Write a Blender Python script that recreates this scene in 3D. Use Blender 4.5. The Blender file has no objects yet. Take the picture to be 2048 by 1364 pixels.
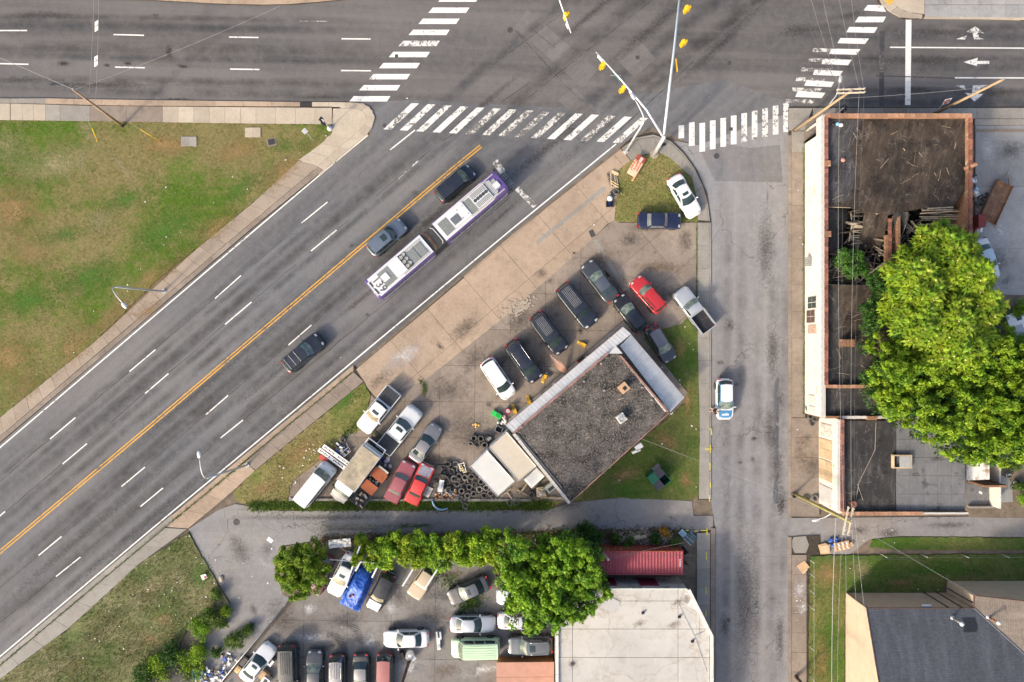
import bpy, math, random
from mathutils import Vector, Matrix, noise as mnoise
random.seed(7)
R = math.radians
sc = bpy.context.scene
C = sc.collection

# ---------------------------------------------------------------- camera, sky, sun, exposure
H = 73.4            # flying height of the camera in metres
S = 18.6            # photograph pixels per metre on the ground
cam_d = bpy.data.cameras.new('camera'); cam = bpy.data.objects.new('camera', cam_d); C.objects.link(cam)
cam.location = (0, 0, H); cam.rotation_euler = (0, 0, 0)
cam_d.sensor_width = 36; cam_d.sensor_fit = 'HORIZONTAL'; cam_d.lens = 36*H/(2048/S); cam_d.clip_end = 2000
sc.camera = cam
SUN_EL, SUN_AZ = 30.0, 226.0          # low sun in the south-west: shadows fall to the upper right
world = bpy.data.worlds.new('World'); sc.world = world; world.use_nodes = True
wn = world.node_tree.nodes; bgn = wn['Background']
sky = wn.new('ShaderNodeTexSky'); sky.sky_type = 'NISHITA'; sky.sun_disc = False
sky.sun_elevation = R(SUN_EL); sky.sun_rotation = R(SUN_AZ); sky.dust_density = 6.0; sky.air_density = 1.0
world.node_tree.links.new(sky.outputs[0], bgn.inputs[0]); bgn.inputs[1].default_value = 0.15
sun_d = bpy.data.lights.new('sun', 'SUN'); sun_d.energy = 1.9; sun_d.angle = R(5.0); sun_d.color = (1.0, 0.86, 0.67)
sun = bpy.data.objects.new('sun', sun_d); C.objects.link(sun)
_sd = Vector((math.sin(R(SUN_AZ))*math.cos(R(SUN_EL)), math.cos(R(SUN_AZ))*math.cos(R(SUN_EL)), math.sin(R(SUN_EL))))
sun.rotation_euler = (-_sd).to_track_quat('-Z', 'Y').to_euler(); sun.location = (-40, -40, 60)
vs = sc.view_settings; vs.view_transform = 'Standard'; vs.look = 'None'; vs.gamma = 1; vs.exposure = 0.90
vs.use_curve_mapping = False

# ---------------------------------------------------------------- helpers
def W(px, py, z=0.0):
    """a point of the photograph at height z -> metres in the scene"""
    k = (H - z)/H/S
    return Vector(((px-1024)*k, (682-py)*k, z))
def W2(px, py, z=0.0):
    v = W(px, py, z); return (v.x, v.y)
def ang(fx, fy):            # a direction in the picture -> rotation about Z
    return math.atan2(-fy, fx)
def tag(o, label=None, cat=None, group=None, kind=None):
    if label: o['label'] = label
    if cat: o['category'] = cat
    if group: o['group'] = group
    if kind: o['kind'] = kind
    return o
def empty(name, loc=(0, 0, 0), rz=0.0, label=None, cat=None, group=None, kind=None):
    o = bpy.data.objects.new(name, None); C.objects.link(o); o.location = loc; o.rotation_euler = (0, 0, rz)
    o.empty_display_size = 0.2
    return tag(o, label, cat, group, kind)
def copy_tree(o, parent=None):
    c = o.copy(); C.objects.link(c); c.parent = parent
    for ch in list(o.children):
        copy_tree(ch, c)
    return c
class MB:
    def __init__(s): s.v = []; s.f = []
    def add(s, vs, fs):
        b = len(s.v); s.v += [tuple(v) for v in vs]; s.f += [tuple(i+b for i in f) for f in fs]; return s
    def quad(s, a, b, c, d): return s.add([a, b, c, d], [(0, 1, 2, 3)])
    def poly(s, pts, z=None):
        if z is not None: pts = [(p[0], p[1], z) for p in pts]
        return s.add(pts, [tuple(range(len(pts)))])
    def box(s, c, d, rz=0.0, rot=None):
        hx, hy, hz = d[0]/2, d[1]/2, d[2]/2
        m = rot if rot is not None else Matrix.Rotation(rz, 3, 'Z')
        vs = [m @ Vector((x*hx, y*hy, z*hz)) + Vector(c) for z in (-1, 1) for x, y in ((-1, -1), (1, -1), (1, 1), (-1, 1))]
        return s.add(vs, [(3, 2, 1, 0), (4, 5, 6, 7), (0, 1, 5, 4), (1, 2, 6, 5), (2, 3, 7, 6), (3, 0, 4, 7)])
    def prism(s, poly, z0, z1, ztop=None):
        n = len(poly)
        a = sum(poly[i][0]*poly[(i+1) % n][1]-poly[(i+1) % n][0]*poly[i][1] for i in range(n))
        if a < 0: poly = poly[::-1]
        f = ztop or (lambda x, y: z1)
        vs = [(p[0], p[1], z0) for p in poly]+[(p[0], p[1], f(p[0], p[1])) for p in poly]
        fs = [tuple(range(n))[::-1], tuple(range(n, 2*n))]+[(i, (i+1) % n, n+(i+1) % n, n+i) for i in range(n)]
        return s.add(vs, fs)
    def tube(s, pts, r, n=8, cap=True):
        pts = [Vector(p) for p in pts]; m = len(pts)
        rs = r if isinstance(r, (list, tuple)) else [r]*m
        vs = []
        for i, p in enumerate(pts):
            t = (pts[min(i+1, m-1)]-pts[max(i-1, 0)]).normalized()
            u = Vector((0, 0, 1)).cross(t)
            if u.length < 1e-3: u = Vector((1, 0, 0))
            u.normalize(); w = t.cross(u)
            for k in range(n):
                a = 2*math.pi*k/n; vs.append(p+rs[i]*(math.cos(a)*u+math.sin(a)*w))
        fs = [(i*n+k, i*n+(k+1) % n, (i+1)*n+(k+1) % n, (i+1)*n+k) for i in range(m-1) for k in range(n)]
        if cap: fs += [tuple(range(n))[::-1], tuple((m-1)*n+k for k in range(n))]
        return s.add(vs, fs)
    def lathe(s, prof, n=20, c=(0, 0, 0), rot=None):
        m = rot or Matrix.Identity(3); c = Vector(c); vs = []
        for r, z in prof:
            for k in range(n):
                a = 2*math.pi*k/n; vs.append(m @ Vector((r*math.cos(a), r*math.sin(a), z))+c)
        fs = [(i*n+k, i*n+(k+1) % n, (i+1)*n+(k+1) % n, (i+1)*n+k) for i in range(len(prof)-1) for k in range(n)]
        return s.add(vs, fs)
    def disc(s, c, r, n=20, rot=None):
        m = rot or Matrix.Identity(3); c = Vector(c)
        return s.add([m @ Vector((r*math.cos(2*math.pi*k/n), r*math.sin(2*math.pi*k/n), 0))+c for k in range(n)], [tuple(range(n))])
    def grid(s, fn, nu, nv, flip=False):
        vs = [fn(i/nu, j/nv) for j in range(nv+1) for i in range(nu+1)]
        q = lambda i, j: j*(nu+1)+i
        fs = [(q(i, j), q(i+1, j), q(i+1, j+1), q(i, j+1)) for j in range(nv) for i in range(nu)]
        if flip: fs = [f[::-1] for f in fs]
        return s.add(vs, fs)
    def mesh(s, name, mat, smooth=False):
        me = bpy.data.meshes.new(name); me.from_pydata(s.v, [], s.f)
        if mat: me.materials.append(mat)
        if smooth: me.polygons.foreach_set('use_smooth', [True]*len(me.polygons))
        me.update(); return me
    def build(s, name, mat, parent=None, smooth=False, label=None, cat=None, group=None, kind=None, loc=None, rz=None):
        o = bpy.data.objects.new(name, s.mesh(name, mat, smooth)); C.objects.link(o)
        if parent is not None: o.parent = parent
        if loc is not None: o.location = loc
        if rz is not None: o.rotation_euler = (0, 0, rz)
        return tag(o, label, cat, group, kind)
def inst(name, me, parent=None, loc=(0, 0, 0), rot=(0, 0, 0), scale=None, label=None, cat=None, group=None, kind=None):
    o = bpy.data.objects.new(name, me); C.objects.link(o); o.parent = parent; o.location = loc; o.rotation_euler = rot
    if scale: o.scale = scale
    return tag(o, label, cat, group, kind)
def rnd(a, b): return random.uniform(a, b)

# ---------------------------------------------------------------- materials
MATS = {}
class NT:
    def __init__(s, name):
        s.m = bpy.data.materials.new(name); s.m.use_nodes = True; s.t = s.m.node_tree; s.n = s.t.nodes
        s.b = s.n['Principled BSDF']; s.out = s.n['Material Output']
        tc = s.n.new('ShaderNodeTexCoord'); s.co = tc.outputs['Object']
    def l(s, a, b): s.t.links.new(a, b)
    def mapping(s, scale=(1, 1, 1), rot=(0, 0, 0), loc=(0, 0, 0), src=None):
        m = s.n.new('ShaderNodeMapping'); m.inputs['Scale'].default_value = scale; m.inputs['Rotation'].default_value = rot
        m.inputs['Location'].default_value = loc; s.l(src or s.co, m.inputs['Vector']); return m.outputs[0]
    def noise(s, scale, detail=4, rough=0.55, vec=None, dist=0.0):
        n = s.n.new('ShaderNodeTexNoise'); n.inputs['Scale'].default_value = scale; n.inputs['Detail'].default_value = detail
        n.inputs['Roughness'].default_value = rough; n.inputs['Distortion'].default_value = dist
        s.l(vec or s.co, n.inputs['Vector']); return n.outputs['Fac']
    def ramp(s, fac, lo, hi, c0=0.0, c1=1.0):
        r = s.n.new('ShaderNodeMapRange'); r.inputs['From Min'].default_value = lo; r.inputs['From Max'].default_value = hi
        r.inputs['To Min'].default_value = c0; r.inputs['To Max'].default_value = c1; s.l(fac, r.inputs['Value']); return r.outputs[0]
    def mix(s, fac, a, b, mode='MIX'):
        m = s.n.new('ShaderNodeMix'); m.data_type = 'RGBA'; m.blend_type = mode
        for sock, v in ((m.inputs[0], fac), (m.inputs[6], a), (m.inputs[7], b)):
            if isinstance(v, (int, float)): sock.default_value = v
            elif isinstance(v, (tuple, list)): sock.default_value = (*v[:3], 1)
            else: s.l(v, sock)
        return m.outputs[2]
    def math(s, op, a, b=0.0):
        m = s.n.new('ShaderNodeMath'); m.operation = op
        for i, v in enumerate((a, b)):
            if isinstance(v, (int, float)): m.inputs[i].default_value = v
            else: s.l(v, m.inputs[i])
        return m.outputs[0]
    def rand(s):
        o = s.n.new('ShaderNodeObjectInfo'); return o.outputs['Random']
    def crack(s, scale, width=0.02, vec=None, dist=1.0):
        """thin dark line network, 1 on the line"""
        v = vec or s.co
        nz = s.n.new('ShaderNodeTexNoise'); nz.inputs['Scale'].default_value = scale*2.3; nz.inputs['Detail'].default_value = 5
        s.l(v, nz.inputs['Vector'])
        ad = s.n.new('ShaderNodeVectorMath'); ad.operation = 'MULTIPLY_ADD'
        s.l(nz.outputs['Color'], ad.inputs[0]); ad.inputs[1].default_value = (dist/scale*0.5,)*3; s.l(v, ad.inputs[2])
        vo = s.n.new('ShaderNodeTexVoronoi'); vo.feature = 'DISTANCE_TO_EDGE'; vo.inputs['Scale'].default_value = scale
        s.l(ad.outputs[0], vo.inputs['Vector'])
        return s.ramp(vo.outputs['Distance'], 0.0, width, 1.0, 0.0)
    def bump(s, fac, strength=0.3, dist=0.02):
        b = s.n.new('ShaderNodeBump'); b.inputs['Strength'].default_value = strength; b.inputs['Distance'].default_value = dist
        s.l(fac, b.inputs['Height']); s.l(b.outputs[0], s.b.inputs['Normal'])
    def done(s, col, rough=0.9, metal=0.0, spec=0.5):
        if isinstance(col, (tuple, list)): s.b.inputs['Base Color'].default_value = (*col[:3], 1)
        else: s.l(col, s.b.inputs['Base Color'])
        if isinstance(rough, (int, float)): s.b.inputs['Roughness'].default_value = rough
        else: s.l(rough, s.b.inputs['Roughness'])
        s.b.inputs['Metallic'].default_value = metal; s.b.inputs['Specular IOR Level'].default_value = spec
        return s.m
def pm(name, col, var=0.25, scale=3.0, rough=0.8, metal=0.0, dirt=None, dscale=1.2, dlo=0.5, dhi=0.7, bump=0.0, bscale=30, rand=0.0, spec=0.4, grain=0.0):
    """general surface: base colour with mottling, dirt patches with a shape of their own, fine grain, per-piece tone"""
    if name in MATS: return MATS[name]
    t = NT(name)
    dark = tuple(c*(1-var) for c in col); lite = tuple(min(1, c*(1+var*0.6)) for c in col)
    c = t.mix(t.ramp(t.noise(scale, 6, 0.6), 0.3, 0.7), dark, lite)
    if dirt: c = t.mix(t.ramp(t.noise(dscale, 7, 0.68), dlo, dhi), c, dirt)
    if grain: c = t.mix(t.ramp(t.noise(55, 3, 0.7), 0.35, 0.65, 0, grain), c, tuple(x*0.35 for x in col))
    if rand:
        v = t.ramp(t.rand(), 0, 1, 1-rand, 1+rand); hsv = t.n.new('ShaderNodeHueSaturation')
        t.l(v, hsv.inputs['Value']); t.l(c, hsv.inputs['Color']); c = hsv.outputs[0]
    if bump: t.bump(t.noise(bscale, 5, 0.7), bump, 0.02)
    MATS[name] = t.done(c, rough, metal, spec); return MATS[name]
def paint_mat(name, col, metal=0.0, rough=0.3, dirt=0.12, coat=0.6):
    """car paint with dust and faded patches"""
    if name in MATS: return MATS[name]
    t = NT(name)
    dusty = tuple(c*(1-dirt)+d*dirt for c, d in zip(col, (0.30, 0.27, 0.22)))
    c = t.mix(t.ramp(t.noise(1.6, 5, 0.6), 0.35, 0.7), col, dusty)
    r = t.ramp(t.noise(2.2, 5, 0.6), 0.3, 0.7, rough, rough+0.22)
    t.b.inputs['Coat Weight'].default_value = coat; t.b.inputs['Coat Roughness'].default_value = 0.12
    MATS[name] = t.done(c, r, metal, 0.5); return MATS[name]
def asphalt(name, col, rot=0.0, warm=(0.16, 0.14, 0.125), streak=0.5, cracks=0.6, speck=0.35, cscale=0.35):
    t = NT(name)
    v = t.mapping(rot=(0, 0, rot))
    st = t.noise(1.0, 5, 0.55, t.mapping(scale=(0.018, 0.42, 1), src=v))
    big = t.noise(0.07, 4, 0.55, v); fine = t.noise(7, 6, 0.85, v); mid = t.noise(1.3, 6, 0.65, v)
    c = t.mix(t.ramp(big, 0.38, 0.62), col, warm)
    c = t.mix(t.ramp(st, 0.40, 0.60, 0, streak), c, tuple(x*0.50 for x in col))
    c = t.mix(t.ramp(mid, 0.42, 0.72, 0, 0.35), c, tuple(min(1, x*1.5) for x in col))
    c = t.mix(t.ramp(fine, 0.42, 0.66, 0, speck), c, tuple(x*0.45 for x in col))
    c = t.mix(t.ramp(t.noise(5, 7, 0.85, t.mapping(loc=(3, 6, 0), src=v)), 0.55, 0.72, 0, 0.35), c, tuple(x*1.6 for x in col))
    c = t.mix(t.ramp(t.noise(70, 2, 0.5, v), 0.58, 0.72, 0, 0.5), c, tuple(min(1, x*2.0) for x in col))
    if cracks:
        k = t.math('MULTIPLY', t.crack(cscale, 0.007, v, 1.3), t.ramp(t.noise(0.12, 3, 0.5, v), 0.42, 0.6, 0, cracks))
        c = t.mix(k, c, (0.025, 0.024, 0.023))
        sp = t.math('MULTIPLY', t.ramp(t.noise(3.2, 5, 0.7, t.mapping(scale=(0.5, 1, 1), src=v)), 0.62, 0.72), t.ramp(t.noise(0.25, 3, 0.5, t.mapping(loc=(7, 3, 0), src=v)), 0.5, 0.62, 0, 0.7))
        c = t.mix(sp, c, tuple(x*0.35 for x in col))
    t.bump(fine, 0.35, 0.012)
    MATS[name] = t.done(c, 0.9, 0, 0.3); return MATS[name]
def concrete(name, col, warm=None, cracks=0.5, rand=0.08, stain=0.45, cscale=0.3):
    t = NT(name); warm = warm or tuple(x*0.75 for x in col)
    ob = t.n.new('ShaderNodeNewGeometry'); t.co = ob.outputs['Position']
    c = t.mix(t.ramp(t.noise(0.22, 5, 0.6), 0.35, 0.65), col, warm)
    c = t.mix(t.ramp(t.noise(1.1, 7, 0.7), 0.48, 0.75, 0, stain), c, tuple(x*0.45 for x in col))
    c = t.mix(t.ramp(t.noise(4.5, 5, 0.7, t.mapping(loc=(3, 9, 0))), 0.5, 0.78, 0, 0.4), c, tuple(min(1, x*1.35) for x in col))
    c = t.mix(t.ramp(t.noise(7, 7, 0.85), 0.42, 0.68, 0, 0.4), c, tuple(x*0.5 for x in col))
    if cracks:
        k = t.math('MULTIPLY', t.crack(cscale, 0.008, None, 1.4), t.ramp(t.noise(0.2, 3, 0.5), 0.48, 0.62, 0, cracks))
        c = t.mix(k, c, (0.04, 0.035, 0.03))
    hsv = t.n.new('ShaderNodeHueSaturation'); t.l(t.ramp(t.rand(), 0, 1, 1-rand, 1+rand), hsv.inputs['Value']); t.l(c, hsv.inputs['Color'])
    t.bump(t.noise(22, 5, 0.7), 0.3, 0.012)
    MATS[name] = t.done(hsv.outputs[0], 0.9, 0, 0.3); return MATS[name]
def road_paint(name, col, wear=0.4, under=(0.13, 0.125, 0.12)):
    """road paint worn through to the asphalt in flakes"""
    t = NT(name)
    g = t.n.new('ShaderNodeNewGeometry'); t.co = g.outputs['Position']
    w = t.noise(2.6, 9, 0.78); w2 = t.noise(0.35, 3, 0.5)
    k = t.ramp(t.math('ADD', w, t.math('MULTIPLY', w2, 0.35)), 0.60+0.22*(1-wear), 0.66+0.22*(1-wear))
    c = t.mix(t.ramp(t.noise(14, 4, 0.7), 0.35, 0.7, 0, 0.35), col, tuple(x*0.6 for x in col))
    c = t.mix(k, c, under)
    MATS[name] = t.done(c, 0.75, 0, 0.4); return MATS[name]
def grass_mat(name, green, tan, dirt, bias=0.5, seed=0.0, spread=0.07):
    t = NT(name)
    v = t.mapping(loc=(seed, seed*1.7, 0))
    big = t.noise(0.075, 5, 0.6, v); mid = t.noise(0.7, 6, 0.68, v)
    f = t.math('ADD', t.math('MULTIPLY', big, 0.7), t.math('MULTIPLY', mid, 0.3))
    c = t.mix(t.ramp(f, bias-spread, bias+spread), green, tan)
    c = t.mix(t.ramp(t.noise(1.0, 5, 0.6, t.mapping(scale=(0.09, 0.9, 1), rot=(0, 0, R(35)), loc=(seed, 1, 0))), 0.5, 0.7, 0, 0.55), c, tan)
    c = t.mix(t.ramp(t.noise(0.16, 6, 0.7, t.mapping(loc=(seed+9, 4, 0))), 0.52, 0.66, 0, 0.7), c, (green[0]*0.95, green[1]*1.15, green[2]*0.9))
    c = t.mix(t.ramp(t.noise(0.33, 6, 0.7, t.mapping(loc=(seed+5, 2, 0))), 0.6, 0.74, 0, 0.8), c, dirt)
    c = t.mix(t.ramp(t.noise(3.2, 7, 0.85, v), 0.44, 0.66, 0, 0.7), c, tuple(x*0.42 for x in green))
    c = t.mix(t.ramp(t.noise(4.5, 7, 0.85, t.mapping(loc=(seed+3, 1, 0))), 0.54, 0.72, 0, 0.6), c, tuple(min(1, x*1.55) for x in tan))
    t.bump(t.noise(12, 6, 0.8, v), 0.9, 0.06)
    MATS[name] = t.done(c, 0.95, 0, 0.15); return MATS[name]
def leaf_mat(name, c0, c1, scale=0.7, tr=0.35):
    t = NT(name)
    c = t.mix(t.ramp(t.noise(scale, 4, 0.6), 0.36, 0.64), c0, c1)
    g = t.n.new('ShaderNodeNewGeometry'); hsv = t.n.new('ShaderNodeHueSaturation')
    t.l(t.ramp(g.outputs['Random Per Island'], 0, 1, 0.6, 1.4), hsv.inputs['Value'])
    t.l(t.ramp(g.outputs['Random Per Island'], 0, 1, 0.485, 0.515), hsv.inputs['Hue']); t.l(c, hsv.inputs['Color'])
    t.done(hsv.outputs[0], 0.55, 0, 0.3)
    tl = t.n.new('ShaderNodeBsdfTranslucent'); t.l(hsv.outputs[0], tl.inputs['Color'])
    mx = t.n.new('ShaderNodeMixShader'); mx.inputs[0].default_value = tr
    t.l(t.b.outputs[0], mx.inputs[1]); t.l(tl.outputs[0], mx.inputs[2]); t.l(mx.outputs[0], t.out.inputs['Surface'])
    MATS[name] = t.m; return t.m
def track_mat(name, col, a=0.5):
    """rubber and oil worn into a wheel track: soft across, broken along"""
    t = NT(name); t.done(col, 0.75, 0, 0.3); sx = t.n.new('ShaderNodeSeparateXYZ'); t.l(t.co, sx.inputs[0])
    ed = t.ramp(t.math('ABSOLUTE', sx.outputs[1]), 0.15, 1.0, 1, 0); ee = t.ramp(t.math('ABSOLUTE', sx.outputs[0]), 0.6, 1.0, 1, 0)
    g = t.n.new('ShaderNodeNewGeometry'); nz = t.ramp(t.noise(0.35, 7, 0.72, g.outputs['Position']), 0.36, 0.68)
    al = t.math('MULTIPLY', t.math('MULTIPLY', ed, ee), t.math('MULTIPLY', nz, a))
    tr = t.n.new('ShaderNodeBsdfTransparent'); mx = t.n.new('ShaderNodeMixShader')
    t.l(al, mx.inputs[0]); t.l(tr.outputs[0], mx.inputs[1]); t.l(t.b.outputs[0], mx.inputs[2]); t.l(mx.outputs[0], t.out.inputs['Surface'])
    return t.m
def stain_mat(name, col, a=0.75):
    """a thin film of oil or dust with a feathered, ragged edge"""
    t = NT(name)
    t.done(col, 0.7, 0, 0.3)
    tc = t.n.new('ShaderNodeTexCoord')
    ln = t.n.new('ShaderNodeVectorMath'); ln.operation = 'LENGTH'; t.l(tc.outputs['Object'], ln.inputs[0])
    geo = t.n.new('ShaderNodeNewGeometry')
    nz = t.noise(3.4, 9, 0.82, geo.outputs['Position'])
    k = t.math('SUBTRACT', t.math('ADD', 1.0, t.math('MULTIPLY', t.math('SUBTRACT', nz, 0.51), 4.0)), ln.outputs['Value'])
    al = t.ramp(k, 0.0, 1.1, 0, a)
    tr = t.n.new('ShaderNodeBsdfTransparent'); mx = t.n.new('ShaderNodeMixShader')
    t.l(al, mx.inputs[0]); t.l(tr.outputs[0], mx.inputs[1]); t.l(t.b.outputs[0], mx.inputs[2]); t.l(mx.outputs[0], t.out.inputs['Surface'])
    MATS[name] = t.m; return t.m
# ================================================================ the ground
A_MAIN = asphalt('asphalt_main', (0.136, 0.140, 0.152), rot=R(-40.2), warm=(0.168, 0.164, 0.162), streak=0.75)
A_EW = asphalt('asphalt_avenue', (0.122, 0.119, 0.122), rot=R(2), warm=(0.152, 0.142, 0.136), cracks=0.4, streak=0.7)
A_SIDE = asphalt('asphalt_side', (0.225, 0.226, 0.238), rot=R(90), warm=(0.25, 0.238, 0.228), streak=0.35, cracks=0.8, speck=0.3, cscale=0.16)
A_ALLEY = asphalt('asphalt_alley', (0.225, 0.226, 0.235), rot=R(0), warm=(0.235, 0.212, 0.19), streak=0.3, cracks=0.9, speck=0.35, cscale=0.22)
CONC_TAN = concrete('concrete_tan', (0.39, 0.305, 0.23), (0.30, 0.23, 0.175), stain=0.6)
CONC_BROWN = concrete('concrete_brown', (0.275, 0.232, 0.195), (0.195, 0.162, 0.135), stain=0.75)
CONC_LIGHT = concrete('concrete_light', (0.44, 0.385, 0.31), (0.36, 0.31, 0.25), stain=0.3, cracks=0.2, rand=0.12)
CONC_GREY = concrete('concrete_grey', (0.30, 0.285, 0.26), (0.24, 0.225, 0.20), stain=0.45, rand=0.10)
CONC_YARD = concrete('concrete_yard', (0.33, 0.335, 0.34), (0.26, 0.26, 0.26), stain=0.5, rand=0.08)
CONC_LOT = concrete('concrete_lot', (0.225, 0.216, 0.208), (0.165, 0.15, 0.138), stain=0.85, rand=0.08)
JOINT = pm('joint_dirt', (0.05, 0.042, 0.032), 0.4, 4, 0.95)
DIRT = pm('bare_dirt', (0.20, 0.16, 0.12), 0.35, 0.8, 0.95, dirt=(0.11, 0.09, 0.065), bump=0.6, bscale=8, grain=0.4)
G_BIG = grass_mat('grass_field', (0.075, 0.138, 0.016), (0.215, 0.18, 0.08), (0.26, 0.19, 0.11), 0.485, 0.0, 0.06)
G_DRY = grass_mat('grass_dry', (0.105, 0.145, 0.032), (0.25, 0.215, 0.09), (0.24, 0.165, 0.09), 0.47, 11.0, 0.08)
G_LAWN = grass_mat('grass_lawn', (0.064, 0.128, 0.020), (0.17, 0.165, 0.06), (0.25, 0.185, 0.10), 0.50, 23.0, 0.07)
G_WEEDY = grass_mat('grass_rough', (0.085, 0.125, 0.036), (0.26, 0.24, 0.135), (0.20, 0.15, 0.09), 0.47, 31.0, 0.09)
WHITE_P = road_paint('road_paint_white', (0.70, 0.70, 0.68), 0.32)
WHITE_W = road_paint('road_paint_worn', (0.66, 0.66, 0.64), 0.55)
WHITE_V = road_paint('road_paint_flaked', (0.62, 0.62, 0.60), 0.85)
YELLOW_P = road_paint('road_paint_yellow', (0.56, 0.31, 0.05), 0.45)
OIL = stain_mat('oil_stain', (0.035, 0.032, 0.03), 0.85)
OIL2 = stain_mat('old_oil_stain', (0.07, 0.062, 0.055), 0.55)
RUST_S = stain_mat('rust_dirt_stain', (0.15, 0.09, 0.05), 0.5)
PALE_S = stain_mat('pale_dust_stain', (0.55, 0.55, 0.56), 0.75)
DARK_S = stain_mat('tyre_dark_stain', (0.05, 0.048, 0.05), 0.5)

def sheet(name, poly, z, mat, parent=None, kind='structure', z0=-0.05, **kw):
    if mat.name.startswith('grass'):          # ragged turf edges
        out = []
        for (a, b), (c, d) in zip(poly, poly[1:]+poly[:1]):
            n = max(1, int(math.dist((a, b), (c, d))/7)) if max(abs(a), abs(c)) < 2100 else 1
            out += [(a+(c-a)*k/n+(rnd(-1.6, 1.6) if k else 0), b+(d-b)*k/n+(rnd(-1.6, 1.6) if k else 0)) for k in range(n)]
        poly = out
    return MB().prism([W2(x, y, z) for x, y in poly], z0, z).build(name, mat, parent, kind=None if parent else kind, **kw)

def lerp_pl(pl, t):
    ds = [0]
    for a, b in zip(pl[:-1], pl[1:]): ds.append(ds[-1]+math.dist(a, b))
    s_ = t*ds[-1]
    for i in range(len(pl)-1):
        if s_ <= ds[i+1] or i == len(pl)-2:
            k = (s_-ds[i])/max(1e-6, ds[i+1]-ds[i]); return (pl[i][0]+(pl[i+1][0]-pl[i][0])*k, pl[i][1]+(pl[i+1][1]-pl[i][1])*k)
base = MB().poly([(-400, -300), (400, -300), (400, 300), (-400, 300)], -0.06).build('ground', DIRT, kind='structure')

# ---- roads
main_road = sheet('main_road', [(-700, 1474), (-700, 1915), (-300, 1575), (0, 1322), (345, 1031), (707, 735), (1024, 466), (1240, 291), (1300, 255), (1390, 290), (1590, 230), (1600, 215),
     (1760, -160), (1300, -300), (1180, -160), (700, 190), (743, 270), (512, 449), (0, 885)], 0.0, A_MAIN, z0=-0.055)
avenue = sheet('avenue', [(-700, -30), (0, -2), (290, 0), (420, 8), (512, 11), (600, 9), (690, 0), (900, -60), (1180, -300), (1900, -300), (1745, -30), (1752, 4), (1770, 18), (1808, 41), (1848, 38), (1961, 39), (2048, 43), (2700, 55),
     (2700, 214), (2048, 214), (1602, 214), (1450, 160), (1110, 215), (840, 200), (697, 204), (512, 203), (230, 199), (90, 196), (0, 196), (-700, 190)], 0.004, A_EW, z0=-0.055)
side_street = sheet('side_street', [(1342, 280), (1395, 290), (1577, 226), (1577, 1364), (1577, 2000), (1431, 2000), (1431, 1055), (1422, 1000), (1422, 440), (1413, 385), (1393, 340), (1366, 305)], 0.008, A_SIDE, z0=-0.055)
alley = sheet('alley', [(377, 1058), (440, 1018), (470, 1008), (560, 1022), (1095, 1020), (1140, 1006), (1240, 995), (1384, 1002), (1387, 1032), (1426, 1031), (1426, 1066), (1190, 1058), (640, 1080), (560, 1092), (548, 1125), (565, 1190),
     (582, 1195), (440, 1366), (330, 1330), (400, 1290), (450, 1240), (462, 1205), (432, 1160), (400, 1105)], 0.012, A_ALLEY, z0=-0.055)
alley_e = sheet('alley', [(1575, 1036), (2100, 1032), (2700, 1030), (2700, 1074), (2048, 1074), (1800, 1072), (1740, 1078), (1700, 1108), (1575, 1108)], 0.012, A_ALLEY, z0=-0.055)

# ---- painted markings, each a thin sheet on its road
def bar(parent, name, quad, mat, z=0.016):
    return MB().poly([W(x, y, z) for x, y in quad]).build(name, mat, parent)
def line(parent, name, a, b, wpx, mat, z=0.016):
    d = Vector((b[0]-a[0], b[1]-a[1])); n = Vector((-d.y, d.x)).normalized()*wpx/2
    pts = [(a[0]-n.x, a[1]-n.y), (b[0]-n.x, b[1]-n.y), (b[0]+n.x, b[1]+n.y), (a[0]+n.x, a[1]+n.y)]
    return MB().poly([W(x, y, z) for x, y in pts][::-1]).build(name, mat, parent)
for a, b in (((-6, 61), (54, 61)), ((227, 69), (288, 70.5)), ((458, 74), (517, 75)), ((683, 77.5), (741, 78)), ((-6, 127), (57, 128.5)), ((230, 134), (290, 135.5)), ((460, 138), (519, 139)), ((682, 141), (742, 141.5))):
    line(avenue, 'lane_dash', a, b, 2.6, WHITE_P)
line(avenue, 'lane_dash', (598, 42), (654, 42.5), 1.2, WHITE_V)
for a, b in (((100, 878), (151, 835)), ((259, 743), (311, 699)), ((430, 597), (482, 551)), ((603, 446), (655, 404)), ((125, 928), (174, 887)), ((290, 787), (337, 747)), ((450, 649), (503, 604)),
             ((622, 502), (673, 460)), ((77, 1111), (123, 1073)), ((243, 973), (290, 934)), ((411, 830), (456, 791)), ((577, 690), (623, 650)), ((112, 1153), (161, 1114)), ((281, 1013), (326, 976)), ((441, 876), (486, 840)), ((-40, 1066), (10, 1023))):
    line(main_road, 'lane_dash', a, b, 2.3, WHITE_P)
line(main_road, 'lane_dash', (797, 357), (836, 322), 2.2, WHITE_V); line(main_road, 'lane_dash', (780, 300), (830, 260), 2.6, WHITE_W)
for off in (-2.6, 2.6):
    k = 0.77*off/1.0
    prev = None
    for p in ((-300, 1363), (0, 1104), (300, 852), (512, 671), (740, 478), (905, 338), (962, 292)):
        q = (p[0]+off*0.65, p[1]+off*0.76)
        if prev: line(main_road, 'yellow_centre_line', prev, q, 2.5, YELLOW_P)
        prev = q
def polyline(parent, name, pts, w, mat):
    for a, b in zip(pts[:-1], pts[1:]): line(parent, name, a, b, w, mat)
polyline(main_road, 'white_edge_line', [(-300, 1149), (0, 895), (250, 682), (512, 458), (650, 341), (736, 270)], 2.6, WHITE_P)
polyline(main_road, 'white_edge_line', [(-300, 1564), (0, 1313), (345, 1023), (512, 885), (755, 682), (1024, 458), (1232, 288)], 2.6, WHITE_P)
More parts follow.
